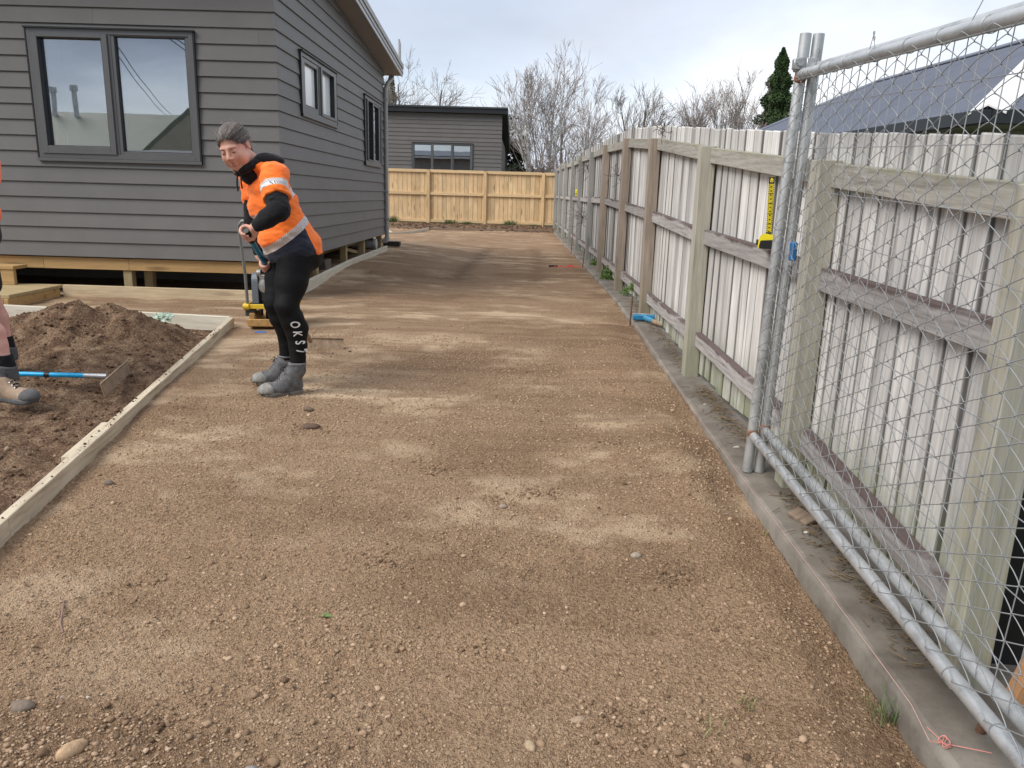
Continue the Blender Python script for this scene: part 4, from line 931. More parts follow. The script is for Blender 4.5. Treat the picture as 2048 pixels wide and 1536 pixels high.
# ================================================================ NEIGHBOUR'S HOUSE beyond the right fence
a_ = R(-4); U2 = Vector((math.sin(a_), math.cos(a_), 0)); V2 = Vector((U2.y, -U2.x, 0)); C2 = Vector((5.203, 9.18, 1.1)); w2, L2_, p2 = 2.9, 11.0, R(27); hr = w2 * math.tan(p2)
nh = empty('house', (C2.x + 2, C2.y + 4, -1.1), 'low house with a blue-grey corrugated hip roof beyond the right fence', 'house')
nl = nh.location.copy()
def q2(u, v, z=0): return C2 + U2 * u + V2 * v + Vector((0, 0, z))
M['iron'] = (lambda t: (t.set(Base_Color=t.ramp(t.noise(t.coord('Object'), 2, 5, .6), [(0.3, (0.105, 0.118, 0.155)), (0.7, (0.135, 0.15, 0.19))]), Roughness=0.42, Metallic=0.25), t.m)[1])(NT('blue_grey_corrugated_iron'))
M['white_trim'] = plain('white_ridge_trim', (0.72, 0.71, 0.70), 0.4, 0, 0.06, 4)
def corrug(name, A, B, Cc, D, across, pitch=.076, amp=.009):
    """roof plane: eave A->B, top D->C (may be shorter); ribs run from eave to top"""
    A, B, Cc, D = map(Vector, (A, B, Cc, D)); e = (B - A); Ln = e.length; e.normalize(); n_ = int(Ln / (pitch / 6)) + 1
    up = (D - A); up = up - e * up.dot(e); hl_ = up.length; up.normalize(); nrm = e.cross(up).normalized(); nrm = nrm if nrm.z > 0 else -nrm
    d0 = (D - A).dot(e); c0 = (Cc - A).dot(e); V = []
    for i in range(n_):
        s_ = Ln * i / (n_ - 1); o_ = nrm * (amp * math.sin(2 * math.pi * s_ / pitch))
        if s_ < d0: t_ = s_ / max(d0, 1e-6)
        elif s_ > c0: t_ = (Ln - s_) / max(Ln - c0, 1e-6)
        else: t_ = 1
        V += [tuple(A + e * s_ + o_ - nl), tuple(A + e * s_ + up * hl_ * t_ + o_ - nl)]
    return mesh_np(name, V, [(2 * i, 2 * i + 2, 2 * i + 3, 2 * i + 1) for i in range(n_ - 1)], M['iron'], nh, True)
corrug('roof_plane', q2(0, 0), q2(L2_, 0), q2(L2_ - w2, w2, hr), q2(w2, w2, hr), 0)
corrug('roof_plane', q2(0, 2 * w2), q2(0, 0), q2(w2, w2, hr), q2(w2, w2 + .001, hr), 0)
corrug('roof_plane', q2(L2_, 0), q2(L2_, 2 * w2), q2(L2_ - w2, w2, hr), q2(L2_ - w2, w2 - .001, hr), 0)
corrug('roof_plane', q2(L2_, 2 * w2), q2(0, 2 * w2), q2(w2, w2, hr), q2(L2_ - w2, w2, hr), 0)
def capstrip(A, B, w_, mat=None):
    A, B = Vector(A), Vector(B); d = (B - A).normalized(); s_ = d.cross(Vector((0, 0, 1))).normalized(); V = []
    for P in (A, B): V += [tuple(P - s_ * w_ - Vector((0, 0, w_ * .42)) - nl + Vector((0, 0, .035))), tuple(P - nl + Vector((0, 0, .05))), tuple(P + s_ * w_ - Vector((0, 0, w_ * .42)) - nl + Vector((0, 0, .035)))]
    V += [(x, y, z - .02) for x, y, z in V]
    return mesh_np('ridge_cap', V, [(0, 1, 4, 3), (1, 2, 5, 4), (6, 9, 10, 7), (7, 10, 11, 8), (0, 3, 9, 6), (2, 8, 11, 5), (0, 6, 7, 1), (1, 7, 8, 2), (3, 4, 10, 9), (4, 5, 11, 10)], mat or M['white_trim'], nh)
capstrip(q2(0, 0), q2(w2, w2, hr), .19); capstrip(q2(w2, w2, hr), q2(L2_ - w2, w2, hr), .10, M['iron']); capstrip(q2(L2_ - w2, w2, hr), q2(L2_, 0), .12, M['iron']); capstrip(q2(0, 2 * w2), q2(w2, w2, hr), .15)
M['gut'] = plain('black_gutter', (0.028, 0.033, 0.037), 0.4, 0.2, 0.08, 3)
def obox(name, u0, u1, v0, v1, z0, z1, mat):
    V = [tuple(q2(u, v, z) - nl) for z in (z0, z1) for v in (v0, v1) for u in (u0, u1)]
    return mesh_np(name, V, [(0, 2, 3, 1), (4, 5, 7, 6), (0, 1, 5, 4), (2, 6, 7, 3), (0, 4, 6, 2), (1, 3, 7, 5)], mat, nh)
obox('gutter', -.10, L2_ + .1, -.11, -.005, -.16, -.02, M['gut']); obox('gutter', -.11, -.005, -.004, 2 * w2 + .1, -.16, -.02, M['gut'])
obox('soffit', .0, L2_, 0, .45, -.17, -.158, M['soffit']); obox('soffit', 0, .45, .451, 2 * w2, -.17, -.158, M['soffit'])
obox('wall', .45, L2_ - .45, .45, 2 * w2 - .45, -2.4, -.172, plain('taupe_plaster', (0.30, 0.28, 0.25), 0.9))
obox('window', .60, 1.6, .437, .449, -.9, -.24, M['alu_d'])
# ================================================================ SITE GATES leaning together at the right
def gpt(a, b, off=0.0, dz=0.0):
    """a metres from the stile along the gate, b 0..1 from the bottom rail to the top rail"""
    y = 3.58 - a; zb = -1.087 - .0493 * a + dz; zt = .545 - .051 * a + dz; xb, xt = 1.153 + off, 1.197 + .02 * a + off
    return Vector((xb + (xt - xb) * b, y, zb + (zt - zb) * b))
GO = Vector((1.153, 3.58, -1.275)); GL = 3.15
def make_gate(label, off, dz):
    root = empty('site_gate', GO + Vector((off, 0, 0)), label, 'gate'); O = root.location
    p = lambda a, b: gpt(a, b, off, dz) - O
    sb = Vector((gpt(0, 0, off).x - .004, 3.578, -1.275)) - O; st_ = Vector((gpt(0, 1, off).x + .008, 3.584, .712)) - O
    MB().tube([sb, sb.lerp(st_, .5), st_], .0245, 20).build('stile', M['galv'], root, True)
    MB().tube([p(.02, 1), p(GL / 3, 1) , p(GL * .66, 1), p(GL, 1)], .0215, 18).build('top_rail', M['galv'], root, True)
    MB().tube([p(.02, 0), p(GL / 3, 0), p(GL * .66, 0), p(GL, 0)], .0215, 18).build('bottom_rail', M['galv'], root, True)
    MB().tube([p(GL, -.02), p(GL, .5), p(GL, 1.02)], .0215, 14).build('stile', M['galv'], root, True)
    # rust where the rails were welded on
    MB().tube([p(.005, .992), p(.03, .992)], [.027, .0225], 14).build('weld', M['rust_paint'], root, True)
    MB().tube([p(.005, .004), p(.03, .004)], [.027, .0225], 14).build('weld', M['rust_paint'], root, True)
    return root, p
g1, p1_ = make_gate('outer chain-link gate of galvanised pipe, nearest the viewer, leaning on the grey fence', 0.0, 0.0)
g2, p2_ = make_gate('inner pipe gate with straight mesh wires, sandwiched behind the chain-link gate', 0.056, 0.028)
# chain link: each spiral wire zigzags up the panel and hooks its neighbours
P0 = []; P1 = []; pw = .0700; rows = 23.3; nrow = int(rows * 2); cols = int(GL / (pw / 1)) 
for c in range(cols):
    ax = .03 + (c + .5) * pw; ph = rng.uniform(-.002, .002)
    node = [p1_(ax + (1 if (r_ + c) % 2 else -1) * pw * .515 + ph + .002 * math.sin(r_ * .7 + c), .995 - r_ / nrow * .985) for r_ in range(nrow + 1)]
    for r_ in range(nrow):
        A_, B_ = node[r_], node[r_ + 1]; front = 1 if (r_ + c) % 2 else -1; dep = .0058 + .0008 * math.sin(c * 1.3 + r_)
        prev = None
        for t_ in (0.0, .07, .22, .5, .78, .93, 1.0):
            q = A_.lerp(B_, t_) + Vector((-.026 - front * dep * (math.sin(math.pi * t_) ** .45 if 0 < t_ < 1 else 0) + .003 * math.sin(c * .9), 0, 0))
            if prev is not None: P0.append(prev); P1.append(q)
            prev = q
P0 = np.array(P0); P1 = np.array(P1); V, F = sticks(P0, P1, np.full(len(P0), .00160), np.full(len(P0), .00160), 4)
cl = mesh_np('chain_link_mesh', V, F, M['wire'], g1, True); cl['kind'] = 'stuff'
# tie wires wound round the top and bottom rails, with twisted ends sticking up
for (pp, root, doff) in ((p1_, g1, 0.0),):
    mb = MB()
    for a in (.06, .10, .15, .26, .37, .50, .72, .95, 1.15, 1.38, 1.6, 1.9):
        c = pp(a, 1); sl_ = rng.uniform(-.012, .012)
        mb.tube([c + Vector((.0235 * math.cos(t), sl_ * math.sin(t / 2), .0235 * math.sin(t))) for t in np.linspace(0, 6.4, 15)], .0014, 4, False)
    for a, h_, dx_ in ((.10, .040, .0), (.17, .055, -.02), (.66, .050, -.02), (.70, .035, .015), (1.28, .055, -.05), (1.95, .05, -.03)):
        c = pp(a, 1) + Vector((0, 0, .022)); e_ = c + Vector((.0, dx_, h_)); mb.tube([c, e_], .0012, 4); mb.tube([e_ + Vector((0, .006 * math.cos(t), .007 * math.sin(t))) for t in np.linspace(0, 7, 10)], .0016, 4)
    for a in np.arange(.12, 3, .21):
        c = pp(a, 0); mb.tube([c + Vector((.0235 * math.cos(t), rng.uniform(-.003, .003), .0235 * math.sin(t))) for t in np.linspace(0, 6.4, 13)], .0014, 4, False)
    for b in (.10, .26, .42, .60, .78, .90):
        c = pp(0, b); mb.tube([c + Vector((.0265 * math.cos(t), .0265 * math.sin(t), .004 * math.sin(t))) for t in np.linspace(0, 6.4, 15)], .0014, 4, False)
    t_ = mb.build('tie_wire', M['wire'], root, True); t_['kind'] = 'stuff'
MB().tube([p1_(.03, .985) + Vector((-.024, 0, 0)), p1_(1.5, .985) + Vector((-.024, 0, 0)), p1_(GL, .985) + Vector((-.024, 0, 0))], .002, 5).build('tension_wire', M['wire'], g1)
# straight-wire mesh of the inner gate
nv = int(GL / .069)
for k in range(nv):
    a = .05 + k * .069
    MB().tube([p2_(a + .004 * math.sin(k), 0.0) + Vector((-.025, 0, 0)), p2_(a, 1.0) + Vector((-.025, 0, 0))], .0016, 5, False).build('mesh_wire', M['wire'], g2, True)
for k in range(9):
    b = .06 + k * .105
    MB().tube([p2_(0.0, b) + Vector((-.028, 0, 0)), p2_(1.2, b + .002 * math.sin(k)) + Vector((-.028, 0, 0)), p2_(GL, b) + Vector((-.028, 0, 0))], .0016, 5, False).build('mesh_wire', M['wire'], g2, True)
# hinge clamp joining the two stiles near the top
O = g1.location; cz = .585; c1 = gpt(0, 1.02) - O; 
hc = MB(); hc.tube([(c1.x - .0, c1.y + .004, cz - O.z - .026), (c1.x, c1.y + .004, cz - O.z + .026)], .031, 18)
hc.box(c1.x + .012, c1.x + .062, c1.y - .032, c1.y + .012, cz - O.z - .026, cz - O.z + .026, .003)
hc.tube([(c1.x - .018, c1.y - .045, cz - O.z + .002), (c1.x - .018, c1.y - .02, cz - O.z + .002)], .013, 8); hc.box(c1.x - .042, c1.x - .012, c1.y - .034, c1.y - .002, cz - O.z - .022, cz - O.z + .022, .003)
hc.build('hinge_clamp', M['galv'], g1, True)

# ================================================================ dark panel and stake past the end of the fence
M['black'] = plain('black_plastic', (0.012, 0.012, 0.014), 0.45, 0, 0.2, 5)
bp = MB().box(1.392, 2.3, 2.06, 2.085, -1.45, -.60, .005).box(1.385, 2.31, 2.05, 2.095, -.60, -.575, .006).box(1.384, 1.40, 2.045, 2.10, -1.45, -.601, .004).build('dark_panel', M['black']); setp(bp, 'black sheet panel standing past the near end of the grey fence', 'panel')
stk = beam('timber_stake', (1.385, 1.88, -1.42), (1.49, 1.86, -.92), .045, .045, M['stake'], None, .002, up=(0, 1, 0)); setp(stk, 'reddish brown sawn stake leaning behind the bottom rails of the gates', 'stake')
pp_ = MB().tube([(1.232, 1.755, -1.42), (1.236, 1.75, -1.335), (1.240, 1.742, -1.285)], .013, 12).build('steel_pipe', M['rust'], None, True); setp(pp_, 'short rusty pipe stub beside the end of the pink string', 'pipe')

# ================================================================ tape measures
M['yel'] = plain('yellow_plastic', (0.78, 0.66, 0.02), 0.4, 0, 0.05, 8); M['yel_tape'] = None
def tape_mat(n=34.0):
    t = NT('yellow_tape_blade'); tc_ = t.n('ShaderNodeTexCoord'); sp = t.n('ShaderNodeSeparateXYZ'); t.l(tc_.outputs['Object'], sp.inputs[0])
    fr = t.math('FRACT', t.math('MULTIPLY', sp.outputs[2], 100.0)); tick = t.math('LESS_THAN', fr, 0.28)
    side = t.math('GREATER_THAN', t.math('ABSOLUTE', sp.outputs[1]), 0.0075); big = t.math('LESS_THAN', t.math('FRACT', t.math('MULTIPLY', sp.outputs[2], 20.0)), 0.10)
    mid = t.math('MULTIPLY', t.math('LESS_THAN', t.math('ABSOLUTE', sp.outputs[1]), 0.004), t.math('LESS_THAN', t.math('FRACT', t.math('MULTIPLY_ADD', sp.outputs[2], 50.0, 0.4)), 0.3))
    f = t.math('MAXIMUM', t.math('MAXIMUM', t.math('MULTIPLY', tick, side), t.math('MULTIPLY', big, 0.8)), mid)
    t.set(Base_Color=t.mix(f, (0.80, 0.68, 0.02), (0.03, 0.03, 0.02)), Roughness=0.4); return t.m
M['yel_tape'] = tape_mat()
tm = empty('tape_measure', (1.262, 4.00, -.232 + .008), 'yellow and black tape measure on the middle fence rail, blade pulled straight up', 'tape measure', rz=R(68))
prof = [(-.038, .0), (.030, .0), (.037, .008), (.037, .055), (.028, .070), (-.012, .076), (-.030, .068), (-.040, .045), (-.042, .012)]
def slab(poly, x0, x1): # poly in (y,z) extruded over x
    n_ = len(poly); V = [(x0, -y, z) for y, z in poly] + [(x1, -y, z) for y, z in poly]
    return V, [tuple(range(n_))[::-1], tuple(range(n_, 2 * n_))] + [(i, (i + 1) % n_, n_ + (i + 1) % n_, n_ + i) for i in range(n_)]
V, F = slab(prof, -.018, .018); mesh_np('case', V, F, M['yel'], tm)
V, F = slab([(-.033, -.001), (.032, -.001), (.039, .008), (.039, .046), (-.030, .040), (-.036, .012)], -.0205, .0205); mesh_np('rubber_grip', V, F, M['black'], tm)
MB().box(-.014, .014, -.016, .010, .070, .082, .002).build('lock_button', M['black'], tm)
MB().tube([(0, .040, .030), (0, .052, .030)], .014, 10).build('thumb_wheel', M['black'], tm)
bl = MB().add([(-.012, -.013, 0), (-.0095, 0, 0), (-.012, .013, 0), (-.012, .013, .285), (-.0095, 0, .285), (-.012, -.013, .285)], [(0, 1, 4, 5), (1, 2, 3, 4), (5, 4, 1, 0), (4, 3, 2, 1)]).build('blade', M['yel_tape'], tm)
bl.location = (0, -.006, .070); bl.rotation_euler = (R(-3.0), R(2.5), 0)
MB().box(-.0125, -.0085, -.0135, .0135, .252, .284, .0005).build('blade_tip', M['black'], bl)
def text_mesh(txt, size, mat, parent, name='lettering', mtx=None, extrude=0.0002, bold=0.0):
    cu = bpy.data.curves.new('t', 'FONT'); cu.body = txt; cu.size = size; cu.extrude = extrude; cu.align_x = 'CENTER'; cu.align_y = 'CENTER'; cu.offset = bold
    o = bpy.data.objects.new('t', cu); COL.objects.link(o); bpy.context.view_layer.update()
    me = bpy.data.meshes.new_from_object(o.evaluated_get(bpy.context.evaluated_depsgraph_get())); bpy.data.objects.remove(o); bpy.data.curves.remove(cu)
    if mtx is not None: me.transform(mtx)
    me.materials.clear(); me.materials.append(mat); n = bpy.data.objects.new(name, me); COL.objects.link(n); n.parent = parent; return n
# the number on the blade is printed sideways
mt_ = Matrix.Translation((-.0130, 0, .268)) @ Matrix(((0, 0, -1, 0), (0, -1, 0, 0), (-1, 0, 0, 0), (0, 0, 0, 1)))
text_mesh('40', .022, M['yel'], bl, 'numerals', mt_, .0001, .0004)
tm2 = empty('tape_measure', (1.262, 18.0, -.0), 'small yellow tape stuck on the middle rail far down the fence', 'tape measure')
V, F = slab([(-.05, 0), (.05, 0), (.05, .16), (.03, .19), (-.05, .18)], -.03, .02); mesh_np('case', V, F, M['yel'], tm2)
MB().box(-.034, .024, -.052, .052, .05, .07, .002).build('band', M['black'], tm2); tm2.scale = (.8, .8, .75); tm2.location.z = float(np.interp(18.0, [13.5, 18.4, 28], [.025, .045, .08])) + .001
kb = empty('gate_latch', (1.238, 3.54, -.215), 'blue plastic clip between the two gate stiles', 'clip')
MB().box(-.012, .014, -.02, .02, -.035, .05, .006).build('clip_body', plain('blue_plastic', (0.02, 0.16, 0.42), 0.4, 0, 0.1, 20), kb)
MB().box(-.011, .011, -.018, .018, -.058, -.036, .004).build('clip_foot', M['galv'], kb)

# ================================================================ rakes
M['blue'] = plain('blue_anodised_handle', (0.02, 0.24, 0.42), 0.3, 0.3, 0.15, 30)
M['blue_hi'] = plain('bright_blue_handle', (0.01, 0.36, 0.68), 0.35, 0.1, 0.1, 30)
t = NT('dusty_steel'); t.set(Base_Color=t.ramp(t.noise(t.coord('Object'), 22, 5, 0.65), [(0.3, (0.20, 0.14, 0.095)), (0.6, (0.34, 0.25, 0.17)), (0.8, (0.5, 0.42, 0.33))]), Roughness=0.9); t.bump(t.noise(t.coord('Object'), 120, 3), .4, .003); M['dusty'] = t.m
def rake(label, top, sock, hl0, hl1, hh, hmat, collars, tilt):
    top, sock = Vector(top), Vector(sock); root = empty('levelling_rake', sock, label, 'rake'); d = top - sock
    MB().tube([Vector((0, 0, 0)) + d * .02, d * .5, d], .0155, 14).build('handle', hmat, root, True)
    for (f0, f1, m_, r_) in collars: MB().tube([d * f0, d * f1], r_, 14).build('grip' if m_ is M['black'] else 'ferrule', m_, root, True)
    a, b = Vector(hl0) - sock, Vector(hl1) - sock; e = (b - a).normalized(); up = Vector(tilt).normalized(); nrm = e.cross(up).normalized()
    n_ = 20; V = []
    for i in range(n_ + 1):
        c = a + (b - a) * (i / n_)
        for q, (u_, w_) in enumerate(((0, 0), (0, .003), (hh, .003), (hh, .012), (hh + .004, .012), (hh + .004, 0))):
            V.append(tuple(c + up * (u_ + (.0015 * math.sin(i * 2.1) if u_ == 0 else 0)) + nrm * w_))
    F = [(i * 6 + k, i * 6 + (k + 1) % 6, i * 6 + 6 + (k + 1) % 6, i * 6 + 6 + k) for i in range(n_) for k in range(6)] + [(5, 4, 3, 2, 1, 0), tuple(n_ * 6 + k for k in range(6))]
    mesh_np('rake_head', V, F, M['dusty'], root); return root
gz = lambda x, y: float(H(np.array([x]), np.array([y]), False)[0])
zr = gz(-1.55, 5.85)
rk = rake('blue handled levelling rake held by the woman, its head flat on the sand', (-1.557, 4.455, -.235), (-1.565, 5.79, zr + .055), (-1.74, 5.84, zr - .004), (-1.335, 5.84, zr - .004), .085, M['blue'], [(.93, 1.005, M['black'], .0185), (.02, .10, M['dusty'], .017)], (0, .25, 1))
zr2 = gz(-2.55, 4.8)
rk2 = rake('bright blue handled rake resting on the dark soil beside the work boot', (-4.15, 4.66, -1.165), (-2.585, 4.76, -1.185), (-2.505, 4.53, -1.262), (-2.60, 5.05, -1.232), .085, M['blue_hi'], [(.235, .255, M['black'], .0175), (.01, .10, M['galv'], .0165)], (-.25, 0, 1))

# ================================================================ plate compactor behind the woman
pcz = gz(-2.15, 6.75); PC = Vector((-2.172, 6.75, pcz)); pc = empty('plate_compactor', PC, 'yellow plate compactor with a petrol engine behind the woman', 'compactor', rz=R(5)); pc.scale = (.76, 1, 1)
M['oxide'] = plain('sand_coated_yellow_plate', (0.42, 0.25, 0.09), 0.8, 0.1, 0.35, 14, 0.3); M['cyel'] = plain('compactor_yellow', (0.72, 0.48, 0.03), 0.5, 0.1, 0.12, 9)
M['dark_metal'] = plain('oily_dark_metal', (0.06, 0.058, 0.055), 0.55, 0.4, 0.3, 16, 0.2); M['alu_cast'] = plain('cast_aluminium', (0.42, 0.41, 0.39), 0.45, 0.6, 0.2, 16); M['belt'] = plain('grey_blue_belt_guard', (0.17, 0.19, 0.215), 0.5, 0.2, 0.12, 8); M['rubber'] = plain('dark_rubber', (0.04, 0.04, 0.04), 0.8, 0, 0.2, 16)
# base plate: tray turned up at both long ends (x runs across, y towards the house)
pr_ = [(-.26, .075), (-.235, .035), (-.20, .006), (.20, .006), (.235, .035), (.26, .075), (.252, .080), (.225, .045), (.195, .020), (-.195, .020), (-.225, .045), (-.252, .080)]
V = [(-.19, y, z) for y, z in pr_] + [(.30, y, z) for y, z in pr_]; n_ = len(pr_)
mesh_np('base_plate', V, [tuple(range(n_)), tuple(range(2 * n_ - 1, n_ - 1, -1))] + [(i, n_ + i, n_ + (i + 1) % n_, (i + 1) % n_) for i in range(n_)], M['oxide'], pc)
MB().box(-.185, .295, -.262, -.245, .02, .085, .006).box(-.20, -.175, -.24, .24, .018, .075, .004).build('plate_flange', M['oxide'], pc)
MB().tube([(-.15, -.2, .10), (-.15, .0, .10)], .028, 14).box(-.18, -.12, -.22, -.16, .015, .13, .008).build('lug', M['oxide'], pc, True)
MB().box(-.02, .22, -.12, .18, .02, .12, .02).tube([(-.06, .03, .085), (.27, .03, .085)], .05, 14).build('exciter', M['dark_metal'], pc, True)
for sx_ in (-.17, .26):
    for sy in (-.17, .17): MB().tube([(sx_, sy, .05), (sx_, sy, .155)], .026, 12).build('rubber_mount', M['rubber'], pc, True)
MB().box(-.23, -.12, -.20, -.13, .10, .165, .008).build('counterweight', M['dark_metal'], pc)
MB().box(-.215, .30, -.215, -.195, .165, .205, .004).box(-.215, .30, .195, .215, .165, .205, .004).box(-.215, -.195, -.194, .194, .165, .205, .004).box(.28, .30, -.194, .194, .165, .205, .004).build('deck_frame', M['cyel'], pc)
MB().box(-.19, .275, -.19, .19, .185, .197, .002).build('deck', M['dark_metal'], pc)
MB().tube([(-.235, -.205, .185), (-.18, -.205, .185)], .030, 12).tube([(-.235, -.205, .185), (-.245, -.205, .185)], .020, 12).build('handle_pivot', M['cyel'], pc, True)
# belt guard: tall narrow curved cover
bg = []
for i in range(13):
    a = math.pi * i / 12; bg.append((.085 * math.cos(a) * -1 - .02, .39 + .07 * math.sin(a)))
bgp = [(-.105, .20)] + bg + [(.065, .20)]
n_ = len(bgp); V = [(-.175, y, z) for y, z in bgp] + [(-.105, y, z) for y, z in bgp]
mesh_np('belt_guard', V, [tuple(range(n_)), tuple(range(2 * n_ - 1, n_ - 1, -1))] + [(i, n_ + i, n_ + (i + 1) % n_, (i + 1) % n_) for i in range(n_)], M['belt'], pc)
# engine
MB().box(-.08, .20, -.10, .16, .20, .33, .02).build('crankcase', M['dark_metal'], pc)
fin = MB()
for k in range(8): fin.box(-.07, .09, -.15, .05, .345 + k * .013, .352 + k * .013, .001)
fin.box(-.06, .08, -.14, .04, .33, .45, .004); fin.build('cylinder_fins', M['alu_cast'], pc)
MB().tube([(-.02, -.13, .36), (-.02, -.165, .36)], .058, 18).tube([(-.02, -.165, .36), (-.02, -.172, .36)], [.05, .03], 18).tube([(.03, -.175, .30), (.03, -.19, .30)], .02, 10).build('recoil_starter', M['alu_cast'], pc, True)
MB().box(-.075, .115, -.12, .12, .455, .505, .018).build('air_cleaner', M['dark_metal'], pc)
MB().box(-.03, .19, -.10, .14, .507, .60, .03).tube([(.08, .02, .59), (.08, .02, .625)], .03, 14).build('fuel_tank', plain('off_white_tank', (0.66, 0.65, 0.62), 0.45, 0, 0.15, 14), pc)
MB().tube([(-.105, -.11, .46), (-.065, -.11, .46)], [.032, .034], 14).tube([(-.075, -.11, .46), (-.06, -.11, .46)], .038, 14).build('muffler_cap', M['alu_cast'], pc, True)
MB().tube([(-.09, -.06, .50), (-.10, -.12, .43), (-.08, -.14, .33), (-.03, -.15, .27), (.05, -.14, .24)], .006, 6).tube([(-.05, -.13, .23), (-.0, -.16, .28), (.06, -.15, .32)], .005, 6).build('hose', M['rubber'], pc, True)
# handle: pale grey tube rising steeply, bent bar at the top
MB().tube([(-.195, -.205, .185), (-.200, -.215, .45), (-.232, -.235, .80), (-.236, -.24, .86), (-.20, -.24, .90), (.16, -.24, .90), (.20, -.24, .86), (.21, -.235, .80), (.24, -.215, .45), (.26, -.205, .19)], .0165, 12).build('handle', plain('grey_green_tube', (0.19, 0.20, 0.19), 0.45, 0.3, 0.12, 9), pc, True)
bd = MB().tube([(0, 0, 0), (0, 0, .004)], [.055, .045], 12).build('paint_spot', plain('blue_marking_paint', (0.02, 0.13, 0.42), 0.7)); bd.location = (-2.154, 6.386, gz(-2.154, 6.386) + .002); bd.scale = (1.0, .55, 1); setp(bd, 'small blue paint spot on the sand in front of the compactor', 'paint mark')

# ================================================================ blue sledge head, pegs, string lines
hm = empty('hammer', (1.205, 7.32, float(CT(7.3)) + .002), 'blue headed tool with a short worn handle lying at the foot of a post', 'hammer', rz=R(-4))
MB().box(-.10, .115, -.028, .028, .008, .062, .010).build('head', M['blue_hi'] if False else plain('scuffed_blue_paint', (0.03, 0.22, 0.42), 0.5, 0.1, 0.35, 24), hm)
MB().box(-.10, .112, .0, .030, .060, .070, .003).build('worn_edge', M['galv'], hm)
MB().tube([(.02, -.02, .035), (.05, -.12, .034), (.10, -.24, .030)], [.026, .024, .021], 14).build('socket', plain('scuffed_blue_socket', (0.06, 0.26, 0.42), 0.5, 0.1, 0.4, 30), hm, True)
MB().tube([(.082, -.20, .031), (.12, -.30, .028), (.148, -.36, .026)], [.0235, .023, .024], 14).tube([(.148, -.36, .026), (.149, -.3605, .026)], .017, 12).build('handle_stub', M['dusty'], hm, True)
def peg(p, h_, lean, label, r_=.0075):
    z = gz(p[0], p[1]) - .05; o = MB().tube([(0, 0, 0), (lean[0] * .5, lean[1] * .5, h_ * .5), (lean[0], lean[1], h_)], r_, 8).build('steel_peg', M['rust'], None, True); o.location = (p[0], p[1], z); setp(o, label, 'peg'); return o
peg((1.066, 7.21), .33, (.012, .02), 'rusty steel peg at the kerb edge beside the blue tool')
peg((1.066, 12.93), .36, (.02, .0), 'thin steel peg at the kerb near the red string on the sand')
peg((1.062, 15.9), .45, (.02, .0), 'taller steel peg furthest down the kerb')
pink = plain('pink_string', (0.52, 0.33, 0.28), 0.8, 0, 0.15, 20); red = plain('red_string', (0.80, 0.06, 0.05), 0.8, 0, 0.1, 20)
mb = MB(); ys_ = np.linspace(7.0, 1.70, 40); mb.tube([(1.098 - .003 * math.sin(y * 2) - (.02 if y < 1.75 else 0), y, float(CT(y)) + .010 + 0.002 * math.sin(y * 1.3)) for y in ys_], .0011, 5)
o = mb.build('string_line', pink, None, True); setp(o, 'pale pink string line stretched along the edge of the concrete', 'string')
mb = MB(); kx = Vector((1.118, 1.70, float(CT(1.7)) + .004)); 
for q in range(3): mb.tube([kx + Vector((.012 * math.sin(t * (1 + q * .3) + q), .02 * math.cos(t + q), .006 + .004 * math.sin(t * 2))) for t in np.linspace(0, 6, 18)], .0010, 5)
mb.tube([(1.098 - .003 * math.sin(3.4) - .02, 1.70, float(CT(1.7)) + .010), kx], .0011, 5); mb.tube([kx, kx + Vector((.045, -.03, .012)), kx + Vector((.085, -.055, .02))], .0011, 5); mb.tube([(1.098, 1.75, float(CT(1.75)) + .012), kx], .0011, 5)
o = mb.build('string_knot', plain('salmon_string', (0.62, 0.24, 0.20), 0.8), None, True); setp(o, 'tangled bright pink knot where the string line ends by the rusty pipe', 'string')
mb = MB(); mb.tube([(.55 + i * .022, 12.82 + .05 * math.sin(i * 1.7), gz(.55 + i * .022, 12.82) + .015 + .02 * rng.random()) for i in range(22)], .006, 5); mb.tube([(.86 + .05 * math.cos(t), 12.9 + .12 * math.sin(t), -1.10) for t in np.linspace(0, 6, 14)], .006, 5)
o = mb.build('string_tangle', red, None, True); setp(o, 'bright red string lying tangled on the sand far down the drive', 'string')
o = MB().tube([(.50, 12.82, -1.10), (.64, 12.84, -1.10)], .016, 8).build('string_reel', M['black'], None, True); setp(o, 'small dark reel at the left end of the red string', 'reel')

# ================================================================ stones and odds and ends one can point to
def stone(p, r_, col, label, cat='stone', sc=(1.2, .85, .7), rz=0.3, seed=1, name='stone'):
    g = np.random.default_rng(seed); V = ICO2V.copy(); ph = g.uniform(0, 6, 6); k = g.normal(size=(6, 3)) * 1.6
    d = sum(np.sin(V @ k[i] + ph[i]) for i in range(6)); V = V * (1 + (.05 if name != 'clod' and cat != 'clod' else .10) * d + (0 if cat != 'clod' else 1) * .25 * (g.random(len(V)) - .5))[:, None] * np.array(sc) * r_
    c, s_ = math.cos(rz), math.sin(rz); V = np.stack([V[:, 0] * c - V[:, 1] * s_, V[:, 0] * s_ + V[:, 1] * c, V[:, 2]], 1)
    t = NT('stone_colour'); n = t.noise(t.coord('Object'), 60, 5, .65); t.set(Base_Color=t.ramp(n, [(0.3, tuple(x * .6 for x in col)), (0.6, col), (0.8, tuple(min(1, x * 1.3) for x in col))]), Roughness=0.85); t.bump(n, .5, .003)
    o = mesh_np(name, V, ICO2F, t.m, None, cat != 'clod'); z = gz(p[0], p[1]) if len(p) == 2 else p[2]; o.location = (p[0], p[1], z + r_ * sc[2] * .45); setp(o, label, cat); return o
stone((.066, 1.72), .0175, (.46, .34, .22), 'honey coloured pebble alone near the bottom centre of the sand', seed=3, sc=(.9, 1.2, .7), rz=.4)
